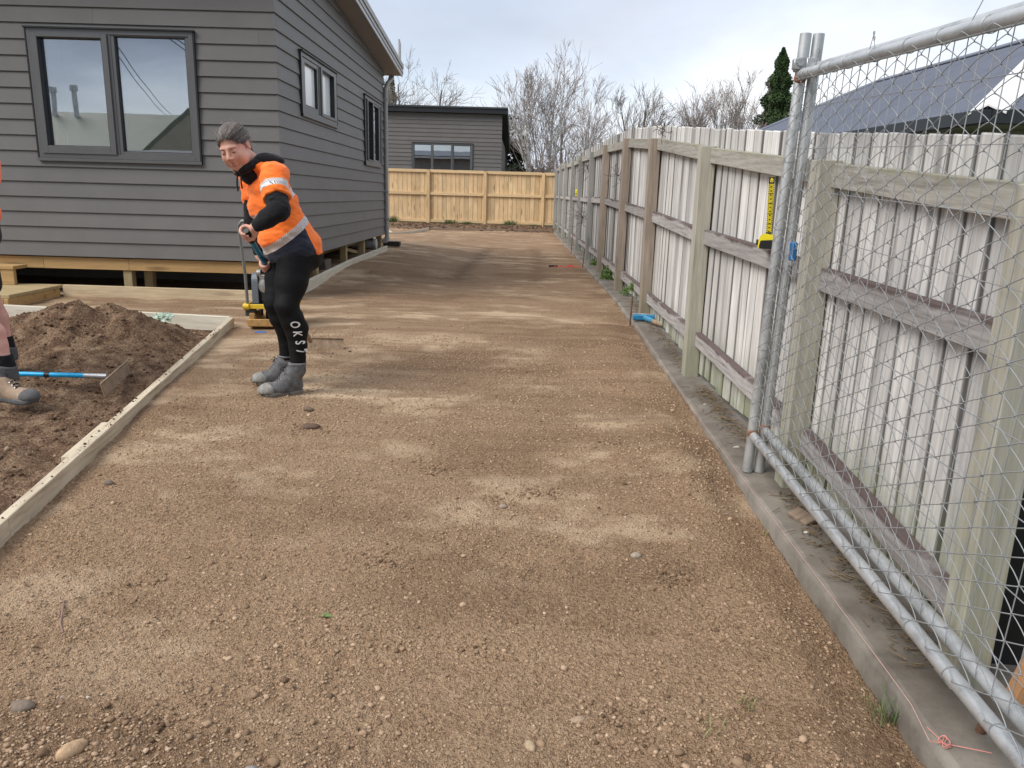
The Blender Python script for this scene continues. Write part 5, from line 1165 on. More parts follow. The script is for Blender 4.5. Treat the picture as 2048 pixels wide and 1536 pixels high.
stone((.20, 1.83), .017, (.40, .29, .20), 'flat brown pebble just right of the honey coloured one', seed=4, sc=(1.4, .8, .5))
stone((-.035, 3.161), .017, (.36, .29, .22), 'grey-brown pebble in the middle of the open sand', seed=5)
stone((.49, 2.749), .019, (.40, .33, .26), 'tan cobble half buried left of the kerb', seed=6)
stone((-1.075, 1.64), .030, (.52, .35, .21), 'orange-tan stone at the bottom left of the picture', seed=7, sc=(.8, 1.5, .8), rz=-.45)
stone((-1.228, 1.841), .012, (.52, .44, .37), 'pale round pebble left of the white shell', seed=8)
stone((-1.162, 1.871 - .02), .011, (.82, .80, .74), 'white broken shell on the sand at lower left', 'shell', (1.2, .7, .35), .5, 9, 'shell')
stone((-1.30, 1.80), .026, (.22, .17, .13), 'large dark lump of dirt at the lower left', 'clod', (1.3, .9, .6), .2, 10, 'clod')
stone((-1.116, 4.057), .036, (.13, .08, .055), 'dark brown clod lying alone in front of the boots', 'clod', (1.35, .9, .5), .1, 11, 'clod')
stone((-1.20, 4.33), .022, (.17, .12, .085), 'small clod just beyond the dark brown one', 'clod', (1.2, .9, .7), .1, 12, 'clod')
stone((-1.821, 3.255), .020, (.22, .17, .13), 'brown stone close to the formwork board', seed=13, sc=(1.1, .7, .9))
stone((-.62, 1.60), .018, (.30, .29, .27), 'grey stone at the bottom edge of the picture', seed=14)
stone((1.20, 2.91, float(CT(2.9)) + .002), .0105, (.80, .77, .70), 'white shell lying on the concrete beside the tilted shard', 'shell', (1.2, .8, .4), .3, 15, 'shell')
stone((1.19, 3.92, float(CT(3.9)) + .002), .014, (.50, .46, .40), 'pale stone chip on the concrete left of the gate foot', seed=16, sc=(1.3, .8, .45))
stone((1.20, 4.70, float(CT(4.7)) + .002), .011, (.46, .42, .37), 'small chip on the concrete in front of the greenish post', seed=17, sc=(1.3, .8, .45))
sh = MB().box(-.032, .032, -.055, .055, 0, .020, .003).build('concrete_shard', M['form_old']); sh.location = (1.225, 3.03, float(CT(3.03)) + .008); sh.rotation_euler = (R(6), R(-14), R(25)); setp(sh, 'tilted brown offcut lying on the concrete under the gate rail', 'offcut')
tw = MB().tube([(-1.492, 2.325, gz(-1.492, 2.325) + .008), (-1.462, 2.27, gz(-1.46, 2.27) + .012), (-1.425, 2.19, gz(-1.42, 2.19) + .010), (-1.393, 2.146, gz(-1.39, 2.146) + .006)], [.0022, .003, .0035, .0045], 7).build('twig', plain('reddish_twig', (0.24, 0.15, 0.12), 0.8, 0, 0.2, 40), None, True); setp(tw, 'thin straight twig on the sand at the left', 'twig')
grn = plain('fresh_green_leaf', (0.12, 0.19, 0.05), 0.6, 0, 0.3, 30)
lf = mesh_np('leaf', [(-.028, 0, .004), (0, -.010, .010), (.03, .004, .003), (0, .014, .014)], [(0, 1, 2), (0, 2, 3)], grn); lf.location = (-.605, 2.284, gz(-.605, 2.284) + .004); setp(lf, 'single green leaf on the open sand', 'leaf')
# crumpled pale green sheet half buried behind the heap
gs = []; 
for i in range(9):
    for j in range(7):
        gs.append(((i - 4) * .021 + .01 * math.sin(i * 3 + j), (j - 3) * .018 + .012 * math.cos(i * 2 - j * 3),   .03 * rng.random() + .02 * math.exp(-((i - 4) ** 2 + (j - 3) ** 2) / 8)))
o = mesh_np('plastic_scrap', gs, [(i * 7 + j, i * 7 + 7 + j, i * 7 + 8 + j, i * 7 + j + 1) for i in range(8) for j in range(6)], plain('pale_green_plastic', (0.36, 0.45, 0.36), 0.4, 0, 0.15, 20)); o.location = (-2.93, 6.30, gz(-2.93, 6.3) + .03); o.rotation_euler = (R(25), 0, R(10)); setp(o, 'crumpled pale green plastic scrap in the soil behind the heap', 'plastic scrap')

# ================================================================ grass tufts and weeds
def blades(name, c, n, h_, spread, mat, label=None, cat='grass tuft', w=.0022, lean=.6, kind=None, seed=0):
    g = np.random.default_rng(seed); V = []; F = []
    for k in range(n):
        a = g.uniform(0, 6.28); r_ = spread * math.sqrt(g.random()); x, y = r_ * math.cos(a), r_ * math.sin(a); hh = h_ * g.uniform(.5, 1.1); ln = lean * g.uniform(.2, 1.2) * hh; b = g.uniform(0, 6.28); p = Vector((math.cos(b), math.sin(b), 0)); s_ = Vector((-p.y, p.x, 0)) * w
        o_ = len(V); base = Vector((x, y, -.005))
        for q, f in enumerate((0, .4, .75)):
            c_ = base + p * ln * f ** 1.7 + Vector((0, 0, hh * f)); V += [tuple(c_ - s_ * (1 - f * .5)), tuple(c_ + s_ * (1 - f * .5))]
        V.append(tuple(base + p * ln + Vector((0, 0, hh * .92)))); F += [(o_, o_ + 1, o_ + 3, o_ + 2), (o_ + 2, o_ + 3, o_ + 5, o_ + 4), (o_ + 4, o_ + 5, o_ + 6)]
    o = mesh_np(name, V, F, mat); o.location = c; setp(o, label, cat, None, kind); return o
G1 = plain('grass_green', (0.085, 0.125, 0.04), 0.7, 0, 0.35, 40); G2 = plain('dry_grass', (0.24, 0.22, 0.10), 0.8, 0, 0.35, 40)
blades('grass_tuft', (.691, 1.912, gz(.69, 1.91)), 26, .045, .035, G2, 'sparse half dry grass tuft low on the right of the sand', seed=1)
blades('grass_tuft', (1.070, 1.90, -1.405), 34, .085, .035, G1, 'dark green grass tuft growing at the broken end of the concrete', seed=2, lean=1.3, w=.0016)
blades('grass_tuft', (.565, 1.80, gz(.56, 1.8)), 18, .04, .05, G2, 'straggly grass wisps left of the sparse tuft', seed=3)
blades('grass_tuft', (-1.70, 2.02, gz(-1.70, 2.02)), 12, .05, .02, G1, 'little green grass sprig at the left edge', seed=4, w=.004)
blades('grass_tuft', (1.075, 3.05, gz(1.06, 3.05)), 12, .03, .02, G2, 'tiny sprig against the concrete below the gate', seed=5)
def leafy(name, c, r_, n, mat, label, seed, hgt_=1.0, ls=.012, cat='weed'):
    g = np.random.default_rng(seed); P = g.normal(size=(n, 3)); P /= np.linalg.norm(P, axis=1)[:, None]; P *= (g.random((n, 1)) ** .4) * r_; P[:, 2] = np.abs(P[:, 2]) * hgt_
    V = []; 
    A = g.normal(size=(n, 3)); A /= np.linalg.norm(A, axis=1)[:, None]; B = np.cross(A, g.normal(size=(n, 3))); B /= np.linalg.norm(B, axis=1)[:, None]; s_ = ls * g.uniform(.6, 1.3, (n, 1))
    V = np.stack([P - A * s_, P + B * s_ * .45, P + A * s_, P - B * s_ * .45], 1).reshape(-1, 3); F = np.arange(4 * n).reshape(n, 4)
    o = mesh_np(name, V, F, mat); o.location = c; setp(o, label, cat); return o
G3 = plain('weed_green', (0.12, 0.21, 0.045), 0.7, 0, 0.4, 30)
leafy('weed', (1.28, 10.9, -1.10), .14, 1100, G3, 'bushy bright green weed between two fence posts', 11, 1.5, .016)
leafy('weed', (1.28, 8.45, -.97), .085, 500, G3, 'green weed sprouting from the bottom fence rail', 12, 1.2, .014)
leafy('weed', (1.28, 9.05, -1.08), .08, 300, G3, 'low weed at the foot of the fence beyond the brown post', 13, 1.0, .012)
leafy('weed', (1.27, 13.1, -1.09), .09, 300, G3, 'small weed at the foot of the fence furthest down the kerb', 14, 1.3, .014)
for k, (x, h_, lb) in enumerate([(-4.6, .3, 'weed clump by the downpipe in front of the pine fence'), (-2.45, .22, 'leafy clump left of centre along the pine fence'), (-1.9, .15, 'low clump just left of the middle pine post'), (-.35, .25, 'clump in front of the right panel of the pine fence'), (.55, .12, 'small clump beside the last pine post')]):
    blades('weed', (x, 28.2, -1.06), 160, h_, .22, G1, lb, 'weed', .008, .8, None, 20 + k)
# dead creeper clinging to the fence
def creeper(c, r_, n, label, seed):
    g = np.random.default_rng(seed); P0 = []; P1 = []
    for k in range(n):
        p = np.zeros(3); d = g.normal(size=3); d[0] *= .3
        for q in range(5):
            d = d * .7 + g.normal(size=3) * .6; d[0] -= .05; e = p + d / np.linalg.norm(d) * r_ * .28; P0.append(p); P1.append(e); p = e
    V, F = sticks(P0, P1, np.full(len(P0), .0035), np.full(len(P0), .0022)); o = mesh_np('dead_creeper', V, F, M['dead']); o.location = c; setp(o, label, 'creeper'); return o
M['dead'] = plain('dead_stems', (0.10, 0.075, 0.065), 0.9, 0, 0.3, 30)
creeper((1.19, 14.5, .55), .28, 22, 'dead creeper twigs high on a far grey post', 1); creeper((1.19, 14.9, -.36), .30, 26, 'tangle of dead creeper low on the far grey post', 2)
creeper((1.19, 9.75, .28), .16, 12, 'dead creeper stem halfway up a brown post', 3); creeper((1.22, 7.0, .60), .13, 9, 'dead twigs sprouting over the top rail', 4)

# ================================================================ TREES beyond the fences
def branch_tree(name, base, hgt_, label, seed, stems=1, spread=.35, bark=None, twig=None, droop=0.0, wind=(0, 0), twigs=6, trunk_r=.09, levels=3, up=.55, cat='bare tree', crown_w=.33, stem_spread=.12, thick=1.0):
    g = np.random.default_rng(seed); T = [[], [], [], []]; B = [[], [], [], []]
    def seg(L_, p, q, r0, r1): L_[0].append(p); L_[1].append(q); L_[2].append(r0); L_[3].append(r1)
    def grow(p, d, ln, r_, lev, hb):
        n_ = 5 if lev == 0 else 3; pts = [p]
        for i in range(n_):
            d = d + g.normal(size=3) * (.07 if lev == 0 else .16); d[2] += up * .12 * (1 if lev < 2 else .6) - droop * .12 * lev; d[0] += wind[0] * .05 * lev; d[1] += wind[1] * .05 * lev; d /= np.linalg.norm(d)
            q = p + d * ln / n_; r1 = max(r_ * (1 - .16 * (i + 1) * (1 if lev else .9)), .0065)
            seg(T if lev < 2 else B, p, q, r_ * (1 - .16 * i * (1 if lev else .9)), r1); p = q; pts.append((p, d.copy(), r1))
        if lev >= levels: return
        k = {0: 12, 1: 5, 2: twigs}.get(lev, 3)
        for j in range(k):
            f = g.uniform(.22 if lev == 0 else .2, 1.0); i = min(int(f * n_), n_ - 1); a_ = pts[i] if i == 0 else pts[i][0]; b_ = pts[i + 1][0]; st_ = a_ + (b_ - a_) * (f * n_ - i); dd = pts[i + 1][1]
            s_ = np.cross(dd, g.normal(size=3)); s_ /= np.linalg.norm(s_); an = spread * g.uniform(.7, 1.5) if lev else spread * g.uniform(.8, 1.5)
            nd = dd * math.cos(an) + s_ * math.sin(an); l2 = ln * ((1.05 - f) * .5 + .16) if lev == 0 else ln * g.uniform(.38, .62)
            grow(st_, nd, l2, max(pts[i + 1][2] * (.45 if lev == 0 else .55), .0075), lev + 1, hb)
    base = np.array(base, float); hgt_ *= .80; root = empty(name, base, label, cat)
    for s_ in range(stems):
        a = 6.28 * s_ / stems + g.uniform(0, 1); d = np.array([math.cos(a) * stem_spread, math.sin(a) * stem_spread, 1.0]) if stems > 1 else np.array([g.normal() * .03, 0, 1.0])
        off = np.array([math.cos(a), math.sin(a), 0]) * (.15 if stems > 1 else 0)
        grow(off, d / np.linalg.norm(d), hgt_ * (g.uniform(.78, 1.0) if s_ else 1.0), trunk_r * (1 if s_ == 0 else .8), 0, 0)
    for L_, nm, mt, nn in ((T, 'trunk', bark, 5), (B, 'crown', twig, 3)):
        if L_[0]:
            V, F = sticks(L_[0], L_[1], np.array(L_[2]) * thick, np.array(L_[3]) * thick, nn); mesh_np(nm, V, F, mt, root, True)
    return root
t = NT('birch_bark'); n = t.noise(t.coord('Object', (3, 3, 9)), 1.4, 5, .7); t.set(Base_Color=t.ramp(n, [(0.36, (0.16, 0.13, 0.11)), (0.46, (0.55, 0.52, 0.48)), (0.6, (0.72, 0.70, 0.66))]), Roughness=0.8); M['birch'] = t.m
M['birch_twig'] = plain('birch_twigs', (0.36, 0.31, 0.295), 0.9, 0, 0.4, 1.5); M['bark'] = plain('dark_bark', (0.15, 0.125, 0.105), 0.9, 0, 0.3, 4); M['twig_red'] = plain('reddish_twigs', (0.25, 0.19, 0.175), 0.9, 0, 0.3, 2); M['twig_grey'] = plain('grey_twigs', (0.29, 0.26, 0.24), 0.9, 0, 0.3, 2)
def xy(px, Y): return (px - 1041) / 1541.7 * Y   # lateral position of a thing seen at that bearing, from its distance
Tb = -1.0
branch_tree('birch_tree', (1.15, 40, Tb), 8.5, 'tall white stemmed bare birch with several trunks above the pine fence', 5, 5, .34, M['birch'], M['birch_twig'], up=.6, twigs=5, trunk_r=.085, stem_spread=.17, thick=1.15)
branch_tree('birch_tree', (2.3, 41, Tb), 5.6, 'second white birch close behind the tall one, right of its crown', 6, 2, .40, M['birch'], M['birch_twig'], up=.7, twigs=5, trunk_r=.07, stem_spread=.10)
branch_tree('birch_tree', (3.9, 46, Tb), 7.9, 'slimmer birch with pale limbs standing right of the round dark tree', 8, 2, .36, M['birch'], M['birch_twig'], up=.8, twigs=5, trunk_r=.075, stem_spread=.10)
branch_tree('bare_tree', (3.0, 52, Tb), 6.6, 'round crowned dark bare tree between the birches', 9, 1, .62, M['bark'], M['twig_grey'], up=.35, twigs=7, trunk_r=.14, thick=1.3)
branch_tree('bare_tree', (6.4, 44, Tb), 7.2, 'bare tree with wind swept upright branches above the fence corner', 10, 3, .36, M['bark'], M['twig_grey'], up=.7, wind=(.5, 0), twigs=6, trunk_r=.10, stem_spread=.16, thick=1.2)
branch_tree('bare_tree', (5.0, 44, Tb), 4.6, 'reddish twiggy tree left of the wind swept one', 12, 3, .42, M['bark'], M['twig_red'], up=.6, wind=(.2, 0), twigs=8, trunk_r=.08, stem_spread=.22, thick=1.2)
branch_tree('bare_tree', (5.9, 47, Tb), 4.6, 'low dense thicket tree behind the wind swept one', 13, 4, .5, M['bark'], M['twig_red'], up=.5, twigs=9, trunk_r=.07, stem_spread=.3, thick=1.2)
branch_tree('birch_tree', (9.2, 44, Tb), 7.6, 'left one of the bare birches standing left of the conifer', 14, 3, .34, M['bark'], M['birch_twig'], up=.85, twigs=7, trunk_r=.06, stem_spread=.10)
branch_tree('birch_tree', (11.3, 45, Tb), 8.2, 'middle bare birch left of the conifer with a fine twiggy crown', 15, 3, .34, M['bark'], M['birch_twig'], up=.85, twigs=7, trunk_r=.06, stem_spread=.10)
branch_tree('birch_tree', (12.2, 44, Tb), 7.2, 'bare birch nearest to the conifer on its left', 16, 2, .34, M['bark'], M['birch_twig'], up=.85, twigs=7, trunk_r=.06, stem_spread=.10)
branch_tree('bare_tree', (15.9, 40, Tb), 7.0, 'bare twiggy tree seen through the mesh above the blue-grey roof', 17, 4, .42, M['bark'], M['birch_twig'], up=.6, twigs=6, trunk_r=.07, stem_spread=.2)
branch_tree('bare_tree', (18.6, 42, Tb), 7.6, 'second bare tree through the mesh, further right over the roof', 18, 4, .42, M['bark'], M['birch_twig'], up=.6, twigs=6, trunk_r=.07, stem_spread=.2)
branch_tree('bare_tree', (-6.5, 47, Tb), 8.9, 'bare tree with curved limbs over the flat roof behind the pine fence', 19, 3, .50, M['bark'], M['twig_grey'], up=.55, wind=(.6, 0), twigs=5, trunk_r=.11, stem_spread=.26, thick=1.25)
def leaf_mass(name, parent, C_, Rr, n, ls, mat, seed, cone=False, hgt_=None):
    g = np.random.default_rng(seed)
    if cone:
        h_ = g.random(n) ** 1.15; ra = (1 - h_) ** .68 * (0.82 + .18 * np.sin(h_ * 55 + g.random() * 6)) ; a = g.uniform(0, 6.28, n); ra = ra * (1 + .14 * np.sin(a * 5 + h_ * 9) + .10 * np.sin(a * 9 - h_ * 21)); rr = Rr * ra * (g.random(n) ** .3)
        P = np.stack([rr * np.cos(a), rr * np.sin(a), h_ * hgt_], 1) + np.array(C_)
    else:
        cl = g.normal(size=(26, 3)); cl /= np.linalg.norm(cl, axis=1)[:, None]; cl *= np.array(Rr) * g.uniform(.35, .9, (26, 1)); k = g.integers(0, 26, n); q = g.normal(size=(n, 3)); q /= np.linalg.norm(q, axis=1)[:, None]
        P = cl[k] + q * (g.random((n, 1)) ** .35) * np.min(Rr) * .42 * (0.6 + .8 * g.random(26)[k][:, None]) + np.array(C_)
    A = g.normal(size=(n, 3)); A /= np.linalg.norm(A, axis=1)[:, None]; B = np.cross(A, g.normal(size=(n, 3))); B /= np.linalg.norm(B, axis=1)[:, None]; s_ = ls * g.uniform(.5, 1.4, (n, 1))
    V = np.stack([P - A * s_, P + B * s_ * .4, P + A * s_, P - B * s_ * .4], 1).reshape(-1, 3)
    o = mesh_np(name, V, np.arange(4 * n).reshape(n, 4), mat, parent); return o
def leafmat(name, a, b):
    t = NT(name); t.set(Base_Color=t.ramp(t.noise(t.coord('Object'), 1.3, 6, .75), [(0.3, a), (0.7, b)]), Roughness=0.8); t.b.inputs['Specular IOR Level'].default_value = 0.2; return t.m
M['con'] = leafmat('conifer_green', (0.028, 0.055, 0.022), (0.085, 0.13, 0.05)); M['olive'] = leafmat('olive_foliage', (0.06, 0.065, 0.025), (0.13, 0.125, 0.05)); M['dkleaf'] = leafmat('dark_foliage', (0.018, 0.028, 0.016), (0.045, 0.06, 0.03)); M['yelleaf'] = leafmat('yellow_green_foliage', (0.14, 0.17, 0.03), (0.34, 0.30, 0.05))
def conifer(base, h_, r_, n, mat, label, seed, ls=.09):
    root = empty('conifer_tree', base, label, 'conifer'); MB().tube([(0, 0, 0), (0, 0, h_ * .5), (0, 0, h_ * .97)], [.16, .09, .01], 8).build('trunk', M['bark'], root, True)
    leaf_mass('crown', root, (0, 0, .2), r_, n, ls, mat, seed, True, h_ - .2); return root
conifer((13.7, 44, Tb), 9.0, 1.95, 38000, M['con'], 'tall dark green conifer left of the gate posts', 31)
conifer((15.7, 47, Tb), 6.9, 1.5, 9000, M['olive'], 'olive brown conifer just behind the gate posts', 32)
conifer((14.5, 43, Tb), 5.2, 1.1, 5000, M['olive'], 'small olive shrub tree at the foot of the tall conifer', 33)
branch_tree('bare_tree', (11.75, 40, Tb), 4.9, 'brown twiggy willow in front of the tall conifer', 34, 4, .22, M['bark'], M['twig_red'], up=1.0, twigs=6, trunk_r=.05, stem_spread=.12)
conifer((-8.1, 50, Tb), 8.3, 1.0, 6000, M['olive'], 'brownish conifer peeping past the downpipe', 35)
root = empty('evergreen_tree', (-.9, 44, Tb), 'dark evergreen tree at the right end of the flat roofed house', 'tree'); MB().tube([(0, 0, 0), (.1, 0, 2), (0, 0, 4)], [.15, .1, .04], 7).build('trunk', M['bark'], root, True); leaf_mass('crown', root, (0, 0, 3.0), (1.25, 1.2, 2.2), 9000, .10, M['dkleaf'], 41)
root = empty('shrub', (-.15, 41, Tb), 'dark mixed shrub under the birches right of the grey house', 'shrub'); leaf_mass('crown', root, (.3, 0, 1.3), (1.5, 1.0, 1.5), 7000, .09, M['dkleaf'], 42); MB().tube([(0, 0, 0), (.2, 0, 1.2)], [.08, .03], 6).build('trunk', M['bark'], root, True)
root = empty('shrub', (-.25, 36, Tb), 'yellow-green shrub beside the corner of the grey house', 'shrub'); leaf_mass('crown', root, (0, 0, 1.15), (.75, .6, .85), 5000, .06, M['yelleaf'], 43); MB().tube([(0, 0, 0), (0, 0, 1)], [.05, .02], 6).build('trunk', M['bark'], root, True)
branch_tree('bare_tree', (.6, 38, Tb), 3.6, 'low bare brushwood between the shrub and the birches', 44, 6, .6, M['bark'], M['twig_red'], up=.2, twigs=6, trunk_r=.04, stem_spread=.6, thick=1.2)
branch_tree('bare_tree', (8.4, 55, Tb), 5.6, 'faint bare tree in the gap between the two birch groups', 45, 2, .5, M['bark'], M['birch_twig'], up=.5, twigs=4, trunk_r=.07)
# tree line on the horizon
g = np.random.default_rng(50); fo = []
n = 60000; a = g.uniform(-150, 170, n); hh = 2.0 + 2.6 * (0.5 + 0.5 * np.sin(a * .21) * np.sin(a * .083 + 1)) ; P = np.stack([a, g.uniform(118, 132, n), -1.2 + hh * g.random(n)], 1)
A = g.normal(size=(n, 3)) * .5; B = g.normal(size=(n, 3)) * .35; V = np.stack([P - A, P + B, P + A, P - B], 1).reshape(-1, 3)
o = mesh_np('distant_trees', V, np.arange(4 * n).reshape(n, 4), M['dkleaf']); o['kind'] = 'stuff'

# ================================================================ ACROSS THE STREET (behind the camera; the windows mirror it)
sh_ = empty('house', (-17, -19, -1.3), 'low house with a green roof across the street, mirrored in the big window', 'house'); sl0 = sh_.location
t = NT('green_grey_roof'); t.set(Base_Color=t.ramp(t.noise(t.coord('Object'), 1.5, 5, .6), [(0.3, (0.12, 0.135, 0.10)), (0.7, (0.16, 0.17, 0.125))]), Roughness=0.6); mr = t.m; mwl = plain('cream_brick', (0.34, 0.30, 0.24), 0.9, 0, 0.1, 3)
MB().box(-7.5, 6.0, -4, 4, 0, 2.45, .0).build('wall', mwl, sh_)
MB().add([(-8, 4.5, 2.45), (4.0, 4.5, 2.45), (3.2, 0, 4.35), (-7.2, 0, 4.35), (-8, -4.5, 2.45), (4.0, -4.5, 2.45)], [(0, 1, 2, 3), (5, 4, 3, 2), (4, 0, 3), (1, 5, 2)]).build('roof', mr, sh_)
MB().add([(2.6, 5.2, 2.45), (6.6, 5.2, 2.45), (4.6, 5.2, 4.15), (2.6, -4.5, 2.45), (6.6, -4.5, 2.45), (4.6, -4.5, 4.15)], [(0, 1, 2), (0, 2, 5, 3), (1, 4, 5, 2), (3, 5, 4)]).build('gable_roof', mr, sh_)
MB().add([(2.9, 5.25, 2.45), (6.3, 5.25, 2.45), (4.6, 5.25, 3.9)], [(0, 1, 2)]).build('gable_end', mwl, sh_)
for x in (-4.6, -1.2): MB().box(x, x + 1.8, 4.005, 4.04, .9, 2.1).build('window', M['alu_d'], sh_)
for x, h_ in ((-3.1, 5.3), (-2.15, 5.4)): MB().tube([(x, .5, 3.9), (x, .5, h_ - .22)], .10, 12).tube([(x, .5, h_ - .22), (x, .5, h_)], .16, 12).build('flue', M['galv'], sh_, True)
vn = empty('van', (-10.7, -7.2, -1.35), 'white van parked at the street, mirrored in the big window', 'van')
vp = [(-2.4, .35), (-2.45, 1.2), (-1.7, 1.35), (-1.05, 2.15), (-.8, 2.3), (2.3, 2.35), (2.45, 2.2), (2.45, .35)]
n_ = len(vp); V = [(x, -.95, z) for x, z in vp] + [(x, .95, z) for x, z in vp]; mesh_np('body', V, [tuple(range(n_)), tuple(range(2 * n_ - 1, n_ - 1, -1))] + [(i, n_ + i, n_ + (i + 1) % n_, (i + 1) % n_) for i in range(n_)], plain('white_paint', (0.74, 0.75, 0.75), 0.3, 0, 0.02, 3), vn)
MB().add([(-1.60, .955, 1.42), (-.75, .955, 1.42), (-.75, .955, 2.1), (-1.02, .955, 2.08)], [(0, 1, 2, 3)]).add([(-1.72, .85, 1.37), (-1.09, .85, 2.12), (-1.09, -.85, 2.12), (-1.72, -.85, 1.37)], [(0, 1, 2, 3)]).build('window', M['alu_d'], vn)
for x in (-1.6, 1.6): MB().tube([(x, .80, .33), (x, .99, .33)], .33, 18).build('wheel', M['rubber'], vn, True)
mb = MB()
for k, (x0, z0, x1, z1) in enumerate([(-30, 7.0, 6, 6.2), (-30, 6.4, 6, 5.7), (-30, 7.4, 6, 6.9)]): mb.tube([(x0 + (x1 - x0) * f, -11.0 + .4 * k, z0 + (z1 - z0) * f - 1.2 * 4 * f * (1 - f)) for f in np.linspace(0, 1, 14)], .022, 5)
for (xa, ya, za, xb, yb, zb, sg) in ((-8.6, 1.0, 4.0, -26, -44, 4.9, .5), (-8.5, 1.0, 4.05, -25.4, -44, 4.9, .6), (-8.9, 0, 4.2, -13.2, -26, 4.2, .15), (-9.0, 0, 4.25, -12.4, -26, 4.3, .2)): mb.tube([(xa + (xb - xa) * f, ya + (yb - ya) * f, za + (zb - za) * f - sg * 4 * f * (1 - f)) for f in np.linspace(0, 1, 16)], .014, 5)
for k, (x1, y1, z1) in enumerate([(-5.6, 7.2, 2.9), (-7.5, 7.2, 3.0)][:0]): mb.tube([(-24 + (x1 + 24) * f, -11 + (y1 + 11) * f, 5.9 + (z1 - 5.9) * f - .8 * 4 * f * (1 - f)) for f in np.linspace(0, 1, 14)], .015, 5)
o = mb.build('power_lines', M['black'], None, True); setp(o, 'sagging overhead power lines mirrored in the big window', 'power lines')
pole = MB().tube([(-24, -11, -1.4), (-24, -11, 6.6)], [.14, .10], 10).box(-25, -23, -11.05, -10.95, 6.0, 6.12).build('power_pole', M['bark'], None, True); setp(pole, 'wooden power pole across the street behind the viewer', 'pole')
root = empty('street_tree', (-10.4, -19, -1.3), 'dark garden tree beside the house across the street', 'tree'); leaf_mass('crown', root, (0, 0, 2.6), (1.3, 1.3, 1.9), 5000, .13, M['dkleaf'], 61); MB().tube([(0, 0, 0), (0, 0, 2.6)], [.14, .06], 7).build('trunk', M['bark'], root, True)
# ================================================================ PEOPLE
def skinmat(name, c):
    t = NT(name); n = t.noise(t.coord('Object'), 22, 5, .6); t.set(Base_Color=t.ramp(n, [(0.3, (c[0] * .92, c[1] * .80, c[2] * .78)), (0.7, c)]), Roughness=0.5)
    t.b.inputs['Subsurface Weight'].default_value = 0.12; t.b.inputs['Subsurface Radius'].default_value = (.012, .005, .003); return t.m
M['skin'] = skinmat('skin', (0.66, 0.38, 0.29)); M['skin2'] = skinmat('pale_pink_skin', (0.68, 0.40, 0.34))
def cloth(name, c, rough=.8, var=.12, weave=900, bump=.15, sheen=.2):
    t = NT(name); n = t.noise(t.coord('Object'), 9, 5, .6); t.set(Base_Color=t.ramp(n, [(0.3, tuple(x * (1 - var) for x in c)), (0.7, tuple(min(1, x * (1 + var)) for x in c))]), Roughness=rough); t.b.inputs['Sheen Weight'].default_value = sheen
    t.bump(t.noise(t.coord('Object'), weave, 2, .5), bump, .001); return t.m
M['blk_cloth'] = cloth('black_fleece', (0.010, 0.010, 0.012), .9, .2, 500, .2, .08); M['legging'] = cloth('black_stretch_leggings', (0.0065, 0.0065, 0.0075), .7, .15, 900, .05, .0); M['navy'] = cloth('navy_cotton', (0.010, 0.014, 0.032)); M['orange_plain'] = cloth('orange_hi_vis', (0.93, 0.155, 0.012), .7, .05)
def wrinkle(V, N, amp, freq, seed=0, aniso=(1, 1, 1)):
    q = V * np.array(aniso) * freq; a = fbm(q[:, 0] + q[:, 2] * .7, q[:, 1] * .8 + q[:, 2], 3, seed) + fbm(q[:, 2] * 1.1 - q[:, 0] * .4, q[:, 0] * .6 + q[:, 1], 3, seed + 50)
    return V + N * (amp * a)[:, None]
def sdf_obj(name, s, mat, parent, it=2, wr=None):
    V, F = s.mesh(); V = relax(V, F, it)
    if wr: V = wrinkle(V, vnormals(V, F), *wr)
    o = mesh_np(name, V - np.array(parent.location), F, mat, parent, True); return o, V, F
def frame(fwd, up):
    f = np.array(fwd, float); f /= np.linalg.norm(f); u = np.array(up, float); u -= f * (u @ f); u /= np.linalg.norm(u); r = np.cross(f, u); return r, f, u
def head_parts(s, C, r, f, u, sc=1.0):
    P = lambda a, b, c: np.array(C) + sc * (r * a + f * b + u * c); A = [r, f, u]; E = lambda c, rad, k=.02, **q: s.ell(P(*c), np.array(rad) * sc, k, A, **q)
    E((0, -.015, .035), (.074, .094, .082), .0); E((0, .030, -.030), (.063, .062, .078), .03); s.cone(P(-.022, .045, -.092), P(.022, .045, -.092), .024 * sc, .024 * sc, .03); E((0, .066, -.098), (.019, .016, .018), .022)
    for q in (-1, 1):
        E((q * .037, .058, -.034), (.027, .027, .030), .025); E((q * .050, .028, -.062), (.020, .034, .030), .03)
        s.cone(P(q * .012, .082, .024), P(q * .046, .071, .022), .0080 * sc, .0065 * sc, .014)
    for q in (-1, 1): E((q * .030, .098, .004), (.0185, .014, .0125), .012, op='sub')
    for q in (-1, 1): E((q * .030, .076, .001), (.0165, .0125, .0125), .004)
    s.cone(P(0, .084, .016), P(0, .108, -.026), .0075 * sc, .0115 * sc, .010)
    for q in (-1, 1): E((q * .0125, .099, -.031), (.0085, .010, .0075), .006)
    E((0, .086, -.045), (.022, .012, .016), .012)
    s.cone(P(-.019, .086, -.058), P(.019, .086, -.058), .0055 * sc, .0055 * sc, .006); s.cone(P(-.015, .087, -.069), P(.015, .087, -.069), .0068 * sc, .0068 * sc, .006)
    s.cone(P(-.020, .0955, -.0633), P(.020, .0955, -.0633), .0016, .0016, .003, op='sub')
    for q in (-1, 1):
        E((q * .077, -.012, -.004), (.008, .018, .031), .008); E((q * .083, -.010, .000), (.004, .010, .018), .004, op='sub')
    return P
